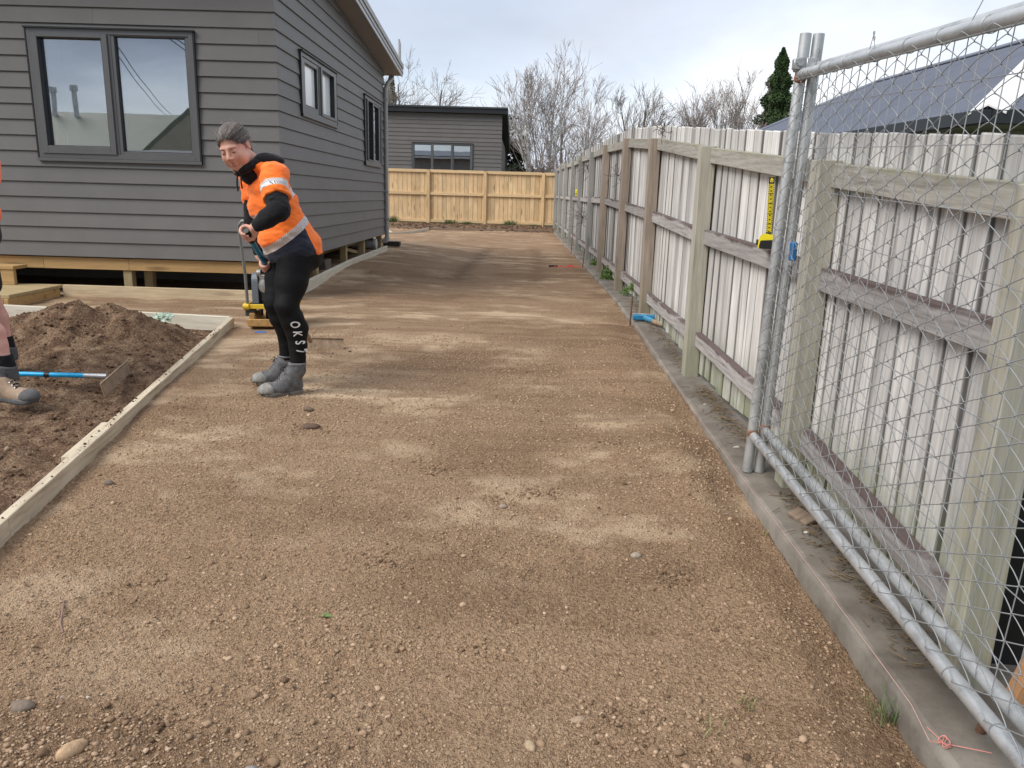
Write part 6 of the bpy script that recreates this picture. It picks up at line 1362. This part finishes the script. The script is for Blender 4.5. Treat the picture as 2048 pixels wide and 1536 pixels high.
def fist(s, wrist, C, ax, rr=.0165, fr=.0092, k=.006, thumb_up=1, n=4):
    """hand closed round a bar: C on the bar axis, ax bar direction, wrist where the forearm arrives"""
    wrist, C = np.array(wrist, float), np.array(C, float); ax = np.array(ax, float); ax /= np.linalg.norm(ax); u = wrist - C; u -= ax * (u @ ax); u /= np.linalg.norm(u); v = np.cross(ax, u) * thumb_up
    rad = rr + fr + .001
    pc = C + u * (rad + .010); s.cone(wrist, wrist * .45 + pc * .55, .024, .026, .015)
    for i in range(n):
        o_ = ax * (i - (n - 1) / 2) * .0195; base = C + o_ + u * (rad + .012) - v * .006; s.cone(wrist * .5 + (pc + o_ * .7) * .5, base, .018, .0135, .014)
        pts = [base]; L_ = (.9, 1.0, 1.0, .86)[i]
        for a in np.linspace(38, 38 + 235 * L_, 8): pts.append(C + o_ + (u * math.cos(R(a)) + v * math.sin(R(a))) * rad)
        rs = [.0115, .0108, .0105, .0100, .0098, .0094, .0090, .0086, .0080]
        for j in range(len(pts) - 1): s.cone(pts[j], pts[j + 1], rs[j] * fr / .0092, rs[j + 1] * fr / .0092, .003)
    b = wrist * .5 + pc * .5 - v * .012 + ax * thumb_up * -.018; t1 = C + u * .018 - v * (rad * .8) - ax * thumb_up * .034; t2 = C - u * .012 - v * rad - ax * thumb_up * .028; t3 = C - u * rad * .95 - v * rad * .35 - ax * thumb_up * .022
    s.cone(b, t1, .017, .0125, .012); s.cone(t1, t2, .0120, .0108, .004); s.cone(t2, t3, .0108, .0092, .004)
def boot(name, parent, ankle, heel, toe, zsole, h_top, upper, sole, cap=None, lace=None, sc=1.0, hs=.006, tilt=None):
    """lace-up work boot: ankle = centre of the shaft at its top, heel/toe on the ground plane"""
    ankle, heel, toe = map(lambda a: np.array(a, float), (ankle, heel, toe)); d = toe - heel; d[2] = 0; Ln = np.linalg.norm(d); d /= Ln; w = np.array([-d[1], d[0], 0]); upv = np.array([0, 0, 1.0])
    G0 = lambda a, b, c: np.array([heel[0], heel[1], zsole]) + d * a * Ln + w * b + upv * c
    A = [d, w, upv]; s = SDF(np.minimum(heel, toe) - [.12, .12, 0] + [0, 0, zsole - heel[2] - .02], np.maximum(np.maximum(heel, toe), ankle) + [.12, .12, .06], hs)
    s.ell(G0(.16, 0, .060), (.050, .037, .052), 0, A); s.ell(G0(.45, 0, .050), (.095, .042, .046), .03, A); s.ell(G0(.74, 0, .045), (.088, .049, .040), .03, A); s.ell(G0(.84, 0, .048), (.050, .047, .036), .02, A)
    s.cone(G0(.27, 0, .09), ankle - upv * .045, .046, .050, .03); s.cone(ankle - upv * .045, ankle - upv * .012, .050, .052, .01); s.cone(G0(.45, 0, .085), G0(.33, 0, .13), .036, .042, .03)
    s.cut(ankle + upv * 0 - d * .0, upv + d * -.0); s.cut(G0(0, 0, .022), -upv)
    o, V, F = sdf_obj('boot_upper', s, upper, parent, 2, (.0016, 22, 3))
    # sole: outline with heel block and lugs
    out = []
    for t_ in np.linspace(0, 2 * np.pi, 40, endpoint=False):
        a = .5 - .5 * math.cos(t_); hw = np.interp(a, [0, .04, .15, .35, .5, .72, .9, .97, 1], [.004, .026, .037, .034, .037, .052, .043, .026, .004]); out.append((a * 1.04 - .02, (hw + .003) * (1 if math.sin(t_) >= 0 else -1)))
    V = []; lv = [(0, .96), (.012, 1.0), (.022, 1.02), (.034, 1.0)]
    for z, k in lv: V += [tuple(G0(.5 + (a - .5) * k, b * k, z + (.006 if (z == 0 and .30 < a < .46) else 0) + (.010 * max(0, a - .85) / .15))) for a, b in out]
    n_ = len(out); F = [tuple(range(n_))[::-1], tuple(3 * n_ + i for i in range(n_))] + [(l * n_ + i, l * n_ + (i + 1) % n_, (l + 1) * n_ + (i + 1) % n_, (l + 1) * n_ + i) for l in range(3) for i in range(n_)]
    pl = Vector(parent.location); mesh_np('boot_sole', [Vector(v) - pl for v in V], F, sole, parent, True)
    if cap:
        s = SDF(G0(.78, 0, 0) - .13, G0(.78, 0, 0) + .13, hs * .8); s.ell(G0(.80, 0, .044), (.072, .0515, .042), 0, A); s.ell(G0(.86, 0, .047), (.048, .049, .038), .02, A); s.cut(G0(.72, 0, 0), -d); s.cut(G0(0, 0, .03), -upv); sdf_obj('toe_cap', s, cap, parent, 1)
    s = SDF(ankle - .08, ankle + [.08, .08, .04], hs * .8); s.ell(ankle - upv * .006, (.058, .056, .016), 0, A); s.cut(ankle + upv * .006, upv); sdf_obj('boot_collar', s, upper, parent, 1)
    if lace:
        mb = MB()
        for i in range(6):
            f_ = i / 5; c = G0(.66 - .28 * f_, 0, .088 + .075 * f_ ** 1.1); mb.tube([c + w * .020 * q - upv * .004 * abs(q) + d * (.004 * q) for q in (-1, -.3, .3, 1)], .0028, 6)
            mb.tube([c + w * .020 * q - upv * .004 * abs(q) - d * (.004 * q) for q in (-1, -.3, .3, 1)], .0028, 6)
        c = G0(.36, 0, .168)
        for q in (-1, 1): mb.tube([c, c + w * .022 * q + d * .02 + upv * .012, c + w * .032 * q + d * .035 - upv * .012, c + w * .012 * q + d * .02 - upv * .004, c], .0022, 5)
        mb.V = [tuple(Vector(v) - pl) for v in mb.V]; mb.build('laces', lace, parent, True)
        eb = MB()
        for i in range(6):
            f_ = i / 5
            for q in (-1, 1): c = G0(.66 - .28 * f_, q * .0235, .082 + .075 * f_ ** 1.1); eb.tube([c, c + w * q * .003 + upv * .002], .0042, 8)
        eb.V = [tuple(Vector(v) - pl) for v in eb.V]; eb.build('eyelets', M['alu_cast'], parent, True)

# ------------------------------------------------------------ the woman
WZ = -1.237
wo_ = empty('person', (-1.46, 4.70, WZ), 'woman in orange hi-vis shirt and black leggings leaning on a blue rake', 'person')
wl = np.array(wo_.location)
Hc = np.array([-1.650, 4.615, .232]); hr_, hf_, hu_ = frame((-.12, -.89, -.42), (-.20, -.05, 1))
neckb = np.array([-1.555, 4.735, .120]); nsh = np.array([-1.425, 4.575, .085]); fsh = np.array([-1.655, 4.880, .110]); nel = np.array([-1.362, 4.455, -.112]); nwr = np.array([-1.500, 4.455, -.208]); fel = np.array([-1.650, 4.86, -.19]); fwr = np.array([-1.60, 4.80, -.40])
bar = np.array([-1.557, 4.455, -.235]); bdir = np.array([-1.565, 5.79, WZ + .10]) - bar; bdir /= np.linalg.norm(bdir)
body = SDF((-1.86, 4.32, WZ), (-1.16, 5.02, .42), .0042)
PH = head_parts(body, Hc, hr_, hf_, hu_, 1.02)
body.cone(PH(0, -.030, -.05), neckb, .052, .052, .02)
body.ell(neckb + [0.035, .02, -.11], (.09, .12, .10), .04); body.ell((-1.47, 4.75, -.14), (.12, .15, .16), .05); body.ell((-1.37, 4.79, -.33), (.12, .15, .12), .05)
body.chain([(*(neckb - [0, 0, .02]), .042), (*(nsh - [0, 0, .02]), .044), (*nel, .038), (*(nwr), .026)], .02); body.chain([(*(neckb - [0, 0, .02]), .042), (*(fsh - [0, 0, .02]), .044), (*fel, .038), (*fwr, .026)], .02)
body.chain([(-1.352, 4.705, -.42, .088), (-1.370, 4.655, -.545, .080), (-1.388, 4.60, -.675, .052), (-1.365, 4.625, -.76, .054), (-1.345, 4.645, -.825, .052), (-1.343, 4.655, -.93, .038), (-1.348, 4.65, -1.08, .030)], .02)
body.chain([(-1.455, 4.86, -.42, .085), (-1.485, 4.835, -.545, .076), (-1.512, 4.79, -.69, .050), (-1.490, 4.82, -.78, .052), (-1.470, 4.84, -.84, .050), (-1.470, 4.86, -.95, .036), (-1.480, 4.86, -1.08, .030)], .02)
fist(body, nwr + [-.006, 0, -.002], bar + bdir * .02 + [0, 0, 0], bdir, .0185, thumb_up=-1)
fist(body, fwr, bar + bdir * .40, bdir, .0155, thumb_up=-1)
sdf_obj('body', body, M['skin'], wo_, 1)
# face details
def small_ell(name, c, rad, A, mat, parent=wo_, seg=2):
    V = (ICO2V * np.array(rad)) @ np.array(A) + np.array(c) - np.array(parent.location); return mesh_np(name, V, ICO2F, mat, parent, True)
HA = [hr_, hf_, hu_]
mlip = plain('lips', (0.50, 0.21, 0.18), 0.45, 0, 0.05); mbrow = plain('brows', (0.16, 0.09, 0.065), 0.9); meye = plain('eyes', (0.02, 0.015, 0.012), 0.25); mlash = plain('lash_shadow', (0.11, 0.05, 0.04), 0.8)
for q in (-1, 1):
    small_ell('eye', PH(q * .030, .0835, -.0035), (.0125, .0055, .0034), HA, meye)
    small_ell('eyebrow', PH(q * .031, .0905, .0225), (.0165, .004, .0028), frame(hf_, hu_ + hr_ * (-q) * .15)[0:1] and HA, mbrow)
small_ell('lip', PH(0, .0925, -.0590), (.0165, .0045, .0034), HA, mlip); small_ell('lip', PH(0, .0925, -.0685), (.0140, .0048, .0042), HA, mlip)
# hair: cap with swept-back strands and a low tail
hs = SDF(Hc - .19, Hc + .19, .0036)
hs.ell(PH(0, -.018, .040), np.array((.0820, .1030, .0860)) * 1.02, 0, HA); hs.ell(PH(0, -.085, .012), (.055, .045, .052), .03, HA)
hs.cut(PH(0, .070, .066), hf_ * .78 - hu_ * .58)
hs.cone(PH(0, -.118, .004), PH(.01, -.150, -.030), .024, .020, .012); hs.cone(PH(.01, -.150, -.030), PH(.0, -.150, -.085), .020, .008, .01)
V, F = hs.mesh(); V = relax(V, F, 1); N = vnormals(V, F); L_ = (V - Hc) @ np.array(HA).T
ang = np.arctan2(L_[:, 0], L_[:, 2] + .03); st_ = np.sin(ang * 33 + 3 * fbm(L_[:, 1] * 14, ang * 3, 3, 5)) * .3 + np.sin(ang * 71 + 6 * fbm(L_[:, 1] * 12 + 4, ang * 2, 3, 8)) * .4 + .5 * fbm(ang * 9, L_[:, 1] * 6, 3, 11)
V = V + N * (.0010 * st_ + .003 * fbm(ang * 4, L_[:, 1] * 25, 2, 3))[:, None]; ho = mesh_np('hair', V - wl, F, None, wo_, True); fattr(ho, 'strand', st_ * .5 + .5); fattr(ho, 'fr', np.clip((L_[:, 1] + .1) / .2, 0, 1))
t = NT('greying_brown_hair'); c_ = t.ramp(t.math('ADD', t.math('MULTIPLY', t.attr('strand'), .6), t.math('MULTIPLY', t.noise(t.coord('Object'), 70, 4, .7), .5)), [(0.25, (0.035, 0.026, 0.023)), (0.5, (0.085, 0.066, 0.060)), (0.75, (0.20, 0.175, 0.165)), (0.95, (0.38, 0.35, 0.33))]); t.set(Base_Color=c_, Roughness=0.5); ho.data.materials.append(t.m)
P0 = []; P1 = []
for k in range(90):
    side = rng.choice([-1, 1]); a = np.array([side * .074 + rng.normal() * .006, rng.uniform(-.09, .03), rng.uniform(-.01, .07)]) if k > 30 else np.array([rng.uniform(-.06, .06), rng.uniform(-.09, .05), .10])
    d_ = np.array([side * .5, -.5, rng.normal() * .5]) * .010; p = PH(*a)
    for q in range(4): e = p + (hr_ * d_[0] + hf_ * d_[1] + hu_ * d_[2]) * rng.uniform(.5, 1.1); P0.append(p); P1.append(e); p = e; d_ = d_ + rng.normal(size=3) * .004

SP = [[[], []], [[], []], [[], []]]
for k in range(1100):
    th = rng.uniform(-1.75, 1.75); ph0 = rng.uniform(.2, 1.25); ph1 = ph0 - rng.uniform(.8, 2.2); gr_ = 1.0 + rng.uniform(.0, .014); prev = None; b_ = int(rng.choice([0, 1, 2], p=[.5, .3, .2])); tw_ = rng.normal() * .12
    for q in range(8):
        f_ = q / 7; ph = ph0 + (ph1 - ph0) * f_; t2 = th + tw_ * f_; lc = np.array([.0842 * math.sin(t2) * math.cos(ph), -.018 + .1060 * math.sin(ph), .040 + .0885 * math.cos(t2) * math.cos(ph)]) 
        lc = np.array([0, -.018, .040]) + (lc - np.array([0, -.018, .040])) * gr_
        if (lc[1] - .070) * .78 - (lc[2] - .066) * .58 > (.004 + .010 * (k % 3 == 0)) or ph < -1.45: prev = None; continue
        p = PH(*lc)
        if prev is not None: SP[b_][0].append(prev); SP[b_][1].append(p)
        prev = p
for (a_, b_), col in zip(SP, ((.06, .045, .038), (.13, .10, .085), (.33, .29, .265))):
    V, F = sticks(np.array(a_) - wl, np.array(b_) - wl, np.full(len(a_), .0011), np.full(len(a_), .0009)); q_ = mesh_np('hair_strands', V, F, plain('hair_strand', col, .45, 0, .2, 30), wo_, True); q_['kind'] = 'stuff'
V, F = sticks(np.array(P0) - wl, np.array(P1) - wl, np.full(len(P0), .0006), np.full(len(P0), .0005)); mesh_np('stray_hair', V, F, plain('wispy_hair', (0.42, 0.36, 0.31), .6), wo_)['kind'] = 'stuff'
# safety-glasses cord / mask string by the ear
ce = MB().tube([Vector(p - wl) for p in (PH(.080, -.004, .012), PH(.082, .004, -.016), PH(.078, .020, -.050), PH(.055, .055, -.092), PH(.030, .070, -.118), PH(.012, .070, -.135))], .0016, 6).build('cord', plain('pale_cord', (0.62, 0.48, 0.30), .7), wo_, True)
# leggings
lg = SDF((-1.66, 4.45, -1.08), (-1.16, 5.02, -.24), .006)
lg.ell((-1.385, 4.79, -.355), (.125, .165, .10), 0); lg.ell((-1.305, 4.78, -.385), (.098, .135, .105), .03)
lg.chain([(-1.352, 4.705, -.42, .108), (-1.370, 4.655, -.545, .096), (-1.388, 4.60, -.675, .066), (-1.365, 4.625, -.76, .067), (-1.345, 4.645, -.825, .066), (-1.343, 4.655, -.93, .053), (-1.348, 4.65, -1.06, .046)], .022)
lg.chain([(-1.455, 4.86, -.42, .108), (-1.485, 4.835, -.545, .096), (-1.512, 4.79, -.69, .068), (-1.490, 4.82, -.78, .070), (-1.470, 4.84, -.84, .066), (-1.470, 4.86, -.95, .051), (-1.480, 4.86, -1.07, .045)], .022)
lo, LV, LF = sdf_obj('leggings', lg, M['legging'], wo_, 2, (.0030, 13, 7))
M['legging'].node_tree.nodes['Principled BSDF'].inputs['Specular IOR Level'].default_value = 0.2
M['blk_cloth'].node_tree.nodes['Principled BSDF'].inputs['Specular IOR Level'].default_value = 0.25
# lettering down the calf, laid onto the cloth
bvh = BVHTree.FromPolygons([tuple(v) for v in LV], [tuple(f) for f in LF])
wprint = plain('white_print', (0.80, 0.80, 0.80), 0.6, 0, 0.02)
for ch, zc, sx_ in (('O', -.785, -1.354), ('K', -.843, -1.347), ('S', -.900, -1.342), ('7', -.955, -1.340)):
    o = text_mesh(ch, .066, wprint, wo_, 'print_letter', None, .0, .0012); me = o.data; me.transform(Matrix.Scale(.80, 4, (1, 0, 0)))
    bmq = bmesh.new(); bmq.from_mesh(me); bmesh.ops.subdivide_edges(bmq, edges=[e for e in bmq.edges if e.calc_length() > .006], cuts=2); bmesh.ops.triangulate(bmq, faces=bmq.faces)
    for v in bmq.verts:
        X, Y_ = v.co.x, v.co.y; px_, pz_ = sx_ + Y_ * 1.0, zc - X    # turned a quarter clockwise
        hit = bvh.ray_cast(Vector((px_, 4.2, pz_)), Vector((.06, 1, 0)).normalized())
        q = hit[0] if hit[0] is not None else Vector((px_ + .03, 4.66, pz_)); q = q + Vector((-.06, -1, 0)) * .0016; v.co = q - wo_.location
    bmq.to_mesh(me); bmq.free()
# black fleece underneath: sleeves, hood and neck
fl = SDF((-1.84, 4.32, -.50), (-1.20, 5.06, .34), .0055)
fl.chain([(*nsh, .064), (*(nsh * .4 + nel * .6), .062), (*nel, .060)], .02); fl.chain([(*nel, .060), (*(nel * .5 + nwr * .5), .050), (*(nwr * .88 + nel * .12), .041)], .025)
fl.chain([(*fsh, .060), (*fel, .052), (*(fwr * .9 + fel * .1), .036)], .02)
nA = np.array([-1.600, 4.665, .128]); 
for i in range(14):
    a0, a1 = 2 * np.pi * i / 14, 2 * np.pi * (i + 1) / 14; nr, nf, nu = frame((-.75, -.55, -.35), (-.45, -.25, 1))
    q = lambda a: nA + nr * .072 * math.cos(a) + nf * .066 * math.sin(a) + nu * (.012 * math.sin(a) * -1)
    fl.cone(q(a0), q(a1), .021, .021, .010)
fl.ell((-1.505, 4.735, .165), (.062, .095, .046), .03); fl.ell((-1.465, 4.755, .165), (.05, .08, .034), .02); fl.cone(nA - nu * .01, nA - nu * .05, .050, .060, .02)
sdf_obj('fleece', fl, M['blk_cloth'], wo_, 2, (.003, 26, 12))
MB().tube([Vector(p) - Vector(wl) for p in ((-1.640, 4.60, .075), (-1.636, 4.575, .03), (-1.628, 4.563, -.015))], .005, 7).tube([Vector(p) - Vector(wl) for p in ((-1.615, 4.585, .070), (-1.606, 4.56, .03), (-1.600, 4.555, .0))], .005, 7).build('drawcord', M['blk_cloth'], wo_, True)
# hi-vis shirt
sh2 = SDF((-1.86, 4.34, -.50), (-1.12, 5.08, .24), .006)
fx = np.array([-.80, -.60, 0]); lx = np.array([-.60, .80, 0]); ax_ = neckb - np.array([-1.375, 4.79, -.36]); ax_ /= np.linalg.norm(ax_); lx2 = lx - ax_ * (lx @ ax_); lx2 /= np.linalg.norm(lx2); fx2 = np.cross(ax_, lx2) ; fx2 = fx2 if fx2 @ fx > 0 else -fx2; SA = [fx2, lx2, ax_]
P0_ = np.array([-1.375, 4.79, -.36])
sh2.ell(P0_ + ax_ * .00, (.158, .190, .12), 0, SA); sh2.ell(P0_ + ax_ * .12 + fx2 * .02, (.160, .185, .14), .05, SA); sh2.ell(P0_ + ax_ * .29 + fx2 * .012, (.140, .178, .14), .06, SA); sh2.ell(P0_ + ax_ * .40, (.112, .178, .105), .05, SA)
sh2.cone(P0_, P0_ - np.array([-.03, 0, .13]), .150, .146, .05)
sh2.ell(nsh + [.01, .01, -.005], (.078, .075, .070), .05); sh2.ell(fsh + [0, -.01, -.005], (.072, .070, .066), .05); sh2.ell((-1.53, 4.735, .120), (.085, .13, .055), .04)
s_hem = nsh * .30 + nel * .70
fs_hem = fsh * .45 + fel * .55
sh2.chain([(*fsh, .068), (*fs_hem, .069)], .03)
# sleeve of the near arm, cut square at its hem
adir = (nel - nsh) / np.linalg.norm(nel - nsh)
SV = SDF(sh2.lo, sh2.lo + (sh2.n - 1) * sh2.h, sh2.h); SV.chain([(*nsh, .074), (*(nsh * .5 + nel * .5), .078), (*(nel + adir * .02), .080)], .02); SV.cut(s_hem, adir + np.array([.0, 0, .12])); 
m_ = np.minimum(sh2.f.shape, SV.f.shape); a_f = sh2.f[:m_[0], :m_[1], :m_[2]]; b_f = SV.f[:m_[0], :m_[1], :m_[2]]; kk = .022; hh_ = np.clip(.5 + .5 * (a_f - b_f) / kk, 0, 1); sh2.f[:m_[0], :m_[1], :m_[2]] = np.where((a_f > 100) | (b_f > 100), np.minimum(a_f, b_f), a_f * (1 - hh_) + b_f * hh_ - kk * hh_ * (1 - hh_))
sh2.cut((-1.36, 4.79, -.405), np.array([.22, 0, -1]) )          # hem
nn = np.array([-.62, -.42, .66]); nn /= np.linalg.norm(nn); sh2.cone(nA + nn * .045, nA + nn * .2, .060, .09, .01, op='sub')      # neck opening
V, F = sh2.mesh(); V = relax(V, F, 3); N = vnormals(V, F)
V = wrinkle(V, N, .0085, 7, 21, (1, 1, 1.8)); V = wrinkle(V, N, .006, 15, 33, (1, 1, 1.5))
so2 = mesh_np('hi_vis_shirt', V - wl, F, None, wo_, True)
rel = V - P0_; s_ax = rel @ ax_; fcoord = rel @ fx2; lcoord = rel @ lx2
ra = V - nsh; s_arm = ra @ adir; d_arm = np.linalg.norm(ra - s_arm[:, None] * adir, axis=1); isarm = (d_arm < .092) & (s_arm > .015) & (V[:, 1] < 4.60) & ((rel @ lx2) < -.13)
theta = np.where(isarm, np.arctan2((ra @ np.array([0, 0, 1.])), ra @ fx) * .07, np.arctan2(lcoord, fcoord) * .16)
tilt_ = s_ax + .05 * (fcoord) / .16
band = np.minimum(np.abs(tilt_ - .118), np.abs(tilt_ - .300)); sgn = np.where(np.abs(tilt_ - .118) < np.abs(tilt_ - .300), tilt_ - .118, tilt_ - .300)
barm = np.abs(s_arm - .098); band = np.where(isarm, barm, band); sgn = np.where(isarm, s_arm - .098, sgn)
fattr(so2, 'band', np.clip(band / .024, 0, 3)); fattr(so2, 'bsgn', sgn / .024); fattr(so2, 'around', theta * 100)
nav = np.where(isarm, -1.0, np.minimum((.095 - tilt_) / .01, (fcoord + .055 + .12 * np.maximum(0, -s_ax)) / .01)); fattr(so2, 'navy', np.clip(nav, -1, 1))
t = NT('hi_vis_fabric'); bandf = t.math('LESS_THAN', t.attr('band'), 1.0); navf = t.math('GREATER_THAN', t.attr('navy'), 0.0)
n_f = t.noise(t.coord('Object'), 8, 4, .6); org_ = t.ramp(n_f, [(0.3, (0.95, 0.155, 0.010)), (0.7, (1.0, 0.23, 0.018))])
chev = t.math('FRACT', t.math('MULTIPLY', t.math('ADD', t.attr('around'), t.math('MULTIPLY', t.math('ABSOLUTE', t.attr('bsgn')), 1.5)), 0.85)); cf_ = t.math('LESS_THAN', chev, .30)
tape = t.mix(cf_, (0.62, 0.60, 0.59), t.mix(navf, (0.52, 0.27, 0.18), (0.06, 0.065, 0.08)))
tape = t.mix(t.math('LESS_THAN', t.attr('tapelow'), 0.5), t.mix(cf_, (0.62, 0.60, 0.59), (0.06, 0.065, 0.08)), tape)
t.set(Base_Color=t.mix(bandf, t.mix(navf, org_, (0.010, 0.013, 0.030)), tape), Roughness=t.math('MULTIPLY_ADD', bandf, -.3, .8)); t.b.inputs['Sheen Weight'].default_value = .15
t.bump(t.noise(t.coord('Object'), 800, 2, .5), .15, .001); so2.data.materials.append(t.m)
fattr(so2, 'tapelow', np.where(isarm | ((np.abs(tilt_ - .118) < .05) & (fcoord < -.02)), 1.0, 0.0))
MB().box(-.018, .018, -.0012, .0012, -.006, .006).build('sleeve_label', M['navy'], wo_).matrix_local = Matrix.Translation(Vector(nsh * .36 + nel * .64 + np.array([-.012, -.0835, .0])) - Vector(wl)) @ Matrix.Rotation(R(-14), 4, 'Y')
# blue watch strap at the near wrist
MB().tube([Vector(nwr * .93 + nel * .07 - wl), Vector(nwr * .99 + nel * .01 - wl)], .034, 16).build('wristband', plain('pale_blue_band', (0.32, 0.42, 0.52), .5), wo_, True)
mup = plain('dusty_grey_leather', (0.115, 0.115, 0.118), 0.75, 0, 0.5, 26, 0.4); msole = plain('dusty_rubber_sole', (0.15, 0.135, 0.12), 0.9, 0, 0.35, 30, .3); mcap = plain('dust_coated_toe', (0.26, 0.25, 0.23), 0.85, 0, 0.35, 40, .4)
boot('boot', wo_, (-1.350, 4.645, -1.035), (-1.330, 4.655, WZ), (-1.540, 4.535, WZ), WZ + .0, .2, mup, msole, mcap, M['blk_cloth'])
boot('boot', wo_, (-1.480, 4.865, -1.035), (-1.462, 4.88, WZ + .01), (-1.660, 4.785, WZ + .01), WZ + .01, .2, mup, msole, mcap, M['blk_cloth'])

# ------------------------------------------------------------ the worker at the left edge
w2z = -1.262; w2 = empty('person', (-3.05, 4.42, w2z), 'worker at the left edge, bare calf, black shorts, tan boot and orange sleeve', 'person'); w2l = np.array(w2.location)
an = np.array([-2.995, 4.40, -1.045]); kn = np.array([-3.12, 4.40, -.72]); hp = np.array([-3.22, 4.50, -.36]); an2 = np.array([-3.35, 4.95, -1.045]); kn2 = np.array([-3.40, 4.92, -.72]); hp2 = np.array([-3.34, 4.72, -.36])
nb = np.array([-3.16, 4.62, .30]); s1 = np.array([-3.13, 4.45, .235]); s2_ = np.array([-3.30, 4.80, .26]); e1_ = np.array([-3.105, 4.36, .02]) ; hd1 = np.array([-3.62, 4.86, -.62]); rkd = np.array([-2.585, 4.76, -1.185]) - np.array([-4.15, 4.98, -.74]); rkd /= np.linalg.norm(rkd)
gA = np.array([-3.36, 4.78, -.50]); gB = np.array([-3.26, 4.44, -.50]); eA = np.array([-3.14, 4.36, -.10]); eB = np.array([-3.52, 4.92, -.08])
b2_ = SDF((-4.35, 4.1, w2z), (-2.8, 5.2, .75), .0075)
HC2 = np.array([-3.26, 4.56, .50]); r2_, f2_, u2_ = frame((-.6, .1, -.5), (-.2, 0, 1)); PH2 = head_parts(b2_, HC2, r2_, f2_, u2_, 1.05)
b2_.cone(PH2(0, -.03, -.05), nb, .055, .065, .03); b2_.ell((-3.22, 4.60, .08), (.13, .17, .22), .05); b2_.ell((-3.27, 4.61, -.25), (.13, .16, .16), .05)
b2_.chain([(*hp, .085), (*kn, .056), (-3.055, 4.415, -.86, .060), (-3.035, 4.41, -.93, .050), (*an, .035), (-2.99, 4.41, -1.12, .033)], .02); b2_.chain([(*hp2, .085), (*kn2, .056), (-3.385, 4.95, -.86, .060), (*an2, .036), (-3.35, 4.96, -1.12, .033)], .02)
b2_.chain([(*nb, .06), (*s1, .052), (*eA, .040), (*(gB + [.06, -.02, .05]), .028)], .02); b2_.chain([(*nb, .06), (*s2_, .052), (*eB, .040), (*(gA + [.10, -.02, .06]), .028)], .02)
fist(b2_, gB + [.06, -.02, .05], gB, rkd, .016); fist(b2_, gA + [.10, -.02, .06], gA, rkd, .016)
sdf_obj('body', b2_, M['skin2'], w2, 1)
q = SDF((-3.55, 4.25, -.80), (-3.0, 5.15, -.10), .008); q.ell((-3.27, 4.61, -.30), (.17, .19, .16), 0); q.chain([(*hp, .118), (*(kn * .75 + hp * .25 + [.03, 0, 0]), .098)], .03); q.chain([(*hp2, .118), (*(kn2 * .75 + hp2 * .25), .098)], .03); q.cut((-3.2, 4.5, -.69), (.15, 0, -1)); sdf_obj('shorts', q, M['blk_cloth'], w2, 2, (.006, 9, 2))
q = SDF((-3.60, 4.2, -.32), (-2.9, 5.2, .42), .008); q.ell((-3.22, 4.60, .08), (.17, .20, .24), 0); q.ell((-3.25, 4.60, -.18), (.165, .19, .14), .05); q.ell(s1 + [0, .02, 0], (.085, .085, .08), .04); q.ell(s2_ + [0, -.02, 0], (.08, .08, .075), .04); q.chain([(*s1, .078), (*(s1 * .45 + eA * .55), .078)], .03); q.chain([(*s2_, .076), (*(s2_ * .45 + eB * .55), .078)], .03); q.cone(nb, nb + [-.02, 0, .1], .07, .08, .01, op='sub'); sdf_obj('hi_vis_shirt', q, M['orange_plain'], w2, 2, (.006, 10, 5))
q = SDF(HC2 - .2, HC2 + .2, .006); q.ell(PH2(0, -.018, .045), (.084, .108, .088), 0, [r2_, f2_, u2_]); q.cut(PH2(0, .07, .05), f2_ * .6 - u2_ * .8); sdf_obj('hair', q, M['blk_cloth'], w2, 1)
q = SDF(an - [.09, .09, .09], an + [.09, .09, .16], .006); q.cone(an + [-.004, .002, -.03], an + [-.020, .004, .065], .054, .056, .0); q.cut(an + [0, 0, .062], (0, 0, 1)); sdf_obj('sock', q, M['blk_cloth'], w2, 1, (.003, 60, 3))
q = SDF(an2 - [.09, .09, .09], an2 + [.09, .09, .16], .006); q.cone(an2 + [0, 0, -.03], an2 + [-.01, .004, .065], .052, .050, .0); q.cut(an2 + [0, 0, .062], (0, 0, 1)); sdf_obj('sock', q, M['blk_cloth'], w2, 1)
mt1 = plain('tan_nubuck', (0.36, 0.26, 0.185), 0.85, 0, 0.25, 24, .3); mg1 = plain('grey_padded_collar', (0.085, 0.088, 0.09), 0.85, 0, 0.2, 20, .3); ms1 = plain('grey_rubber_sole', (0.11, 0.11, 0.112), 0.85, 0, 0.3, 20, .3)
boot('boot', w2, (-3.005, 4.40, -1.10), (-3.085, 4.40, w2z), (-2.80, 4.335, w2z), w2z, .2, mt1, ms1, ms1, M['blk_cloth'], 1.0)
boot('boot', w2, (-3.355, 4.955, -1.10), (-3.37, 5.00, w2z), (-3.30, 4.72, w2z), w2z, .2, mt1, ms1, ms1, M['blk_cloth'], 1.0)
for A_ in (an, an2):
    q = SDF(A_ - [.1, .1, .13], A_ + [.1, .1, .05], .006); q.cone(A_ + [-.002, 0, -.075], A_ + [-.008, 0, -.008], .060, .063, 0); q.ell(A_ + [-.03, 0, .0], (.03, .04, .03), .02); q.cut(A_ + [0, 0, .002], (.25, 0, 1)); q.cut(A_ + [0, 0, -.095], (0, 0, -1)); sdf_obj('boot_cuff', q, mg1, w2, 1, (.002, 40, 3))
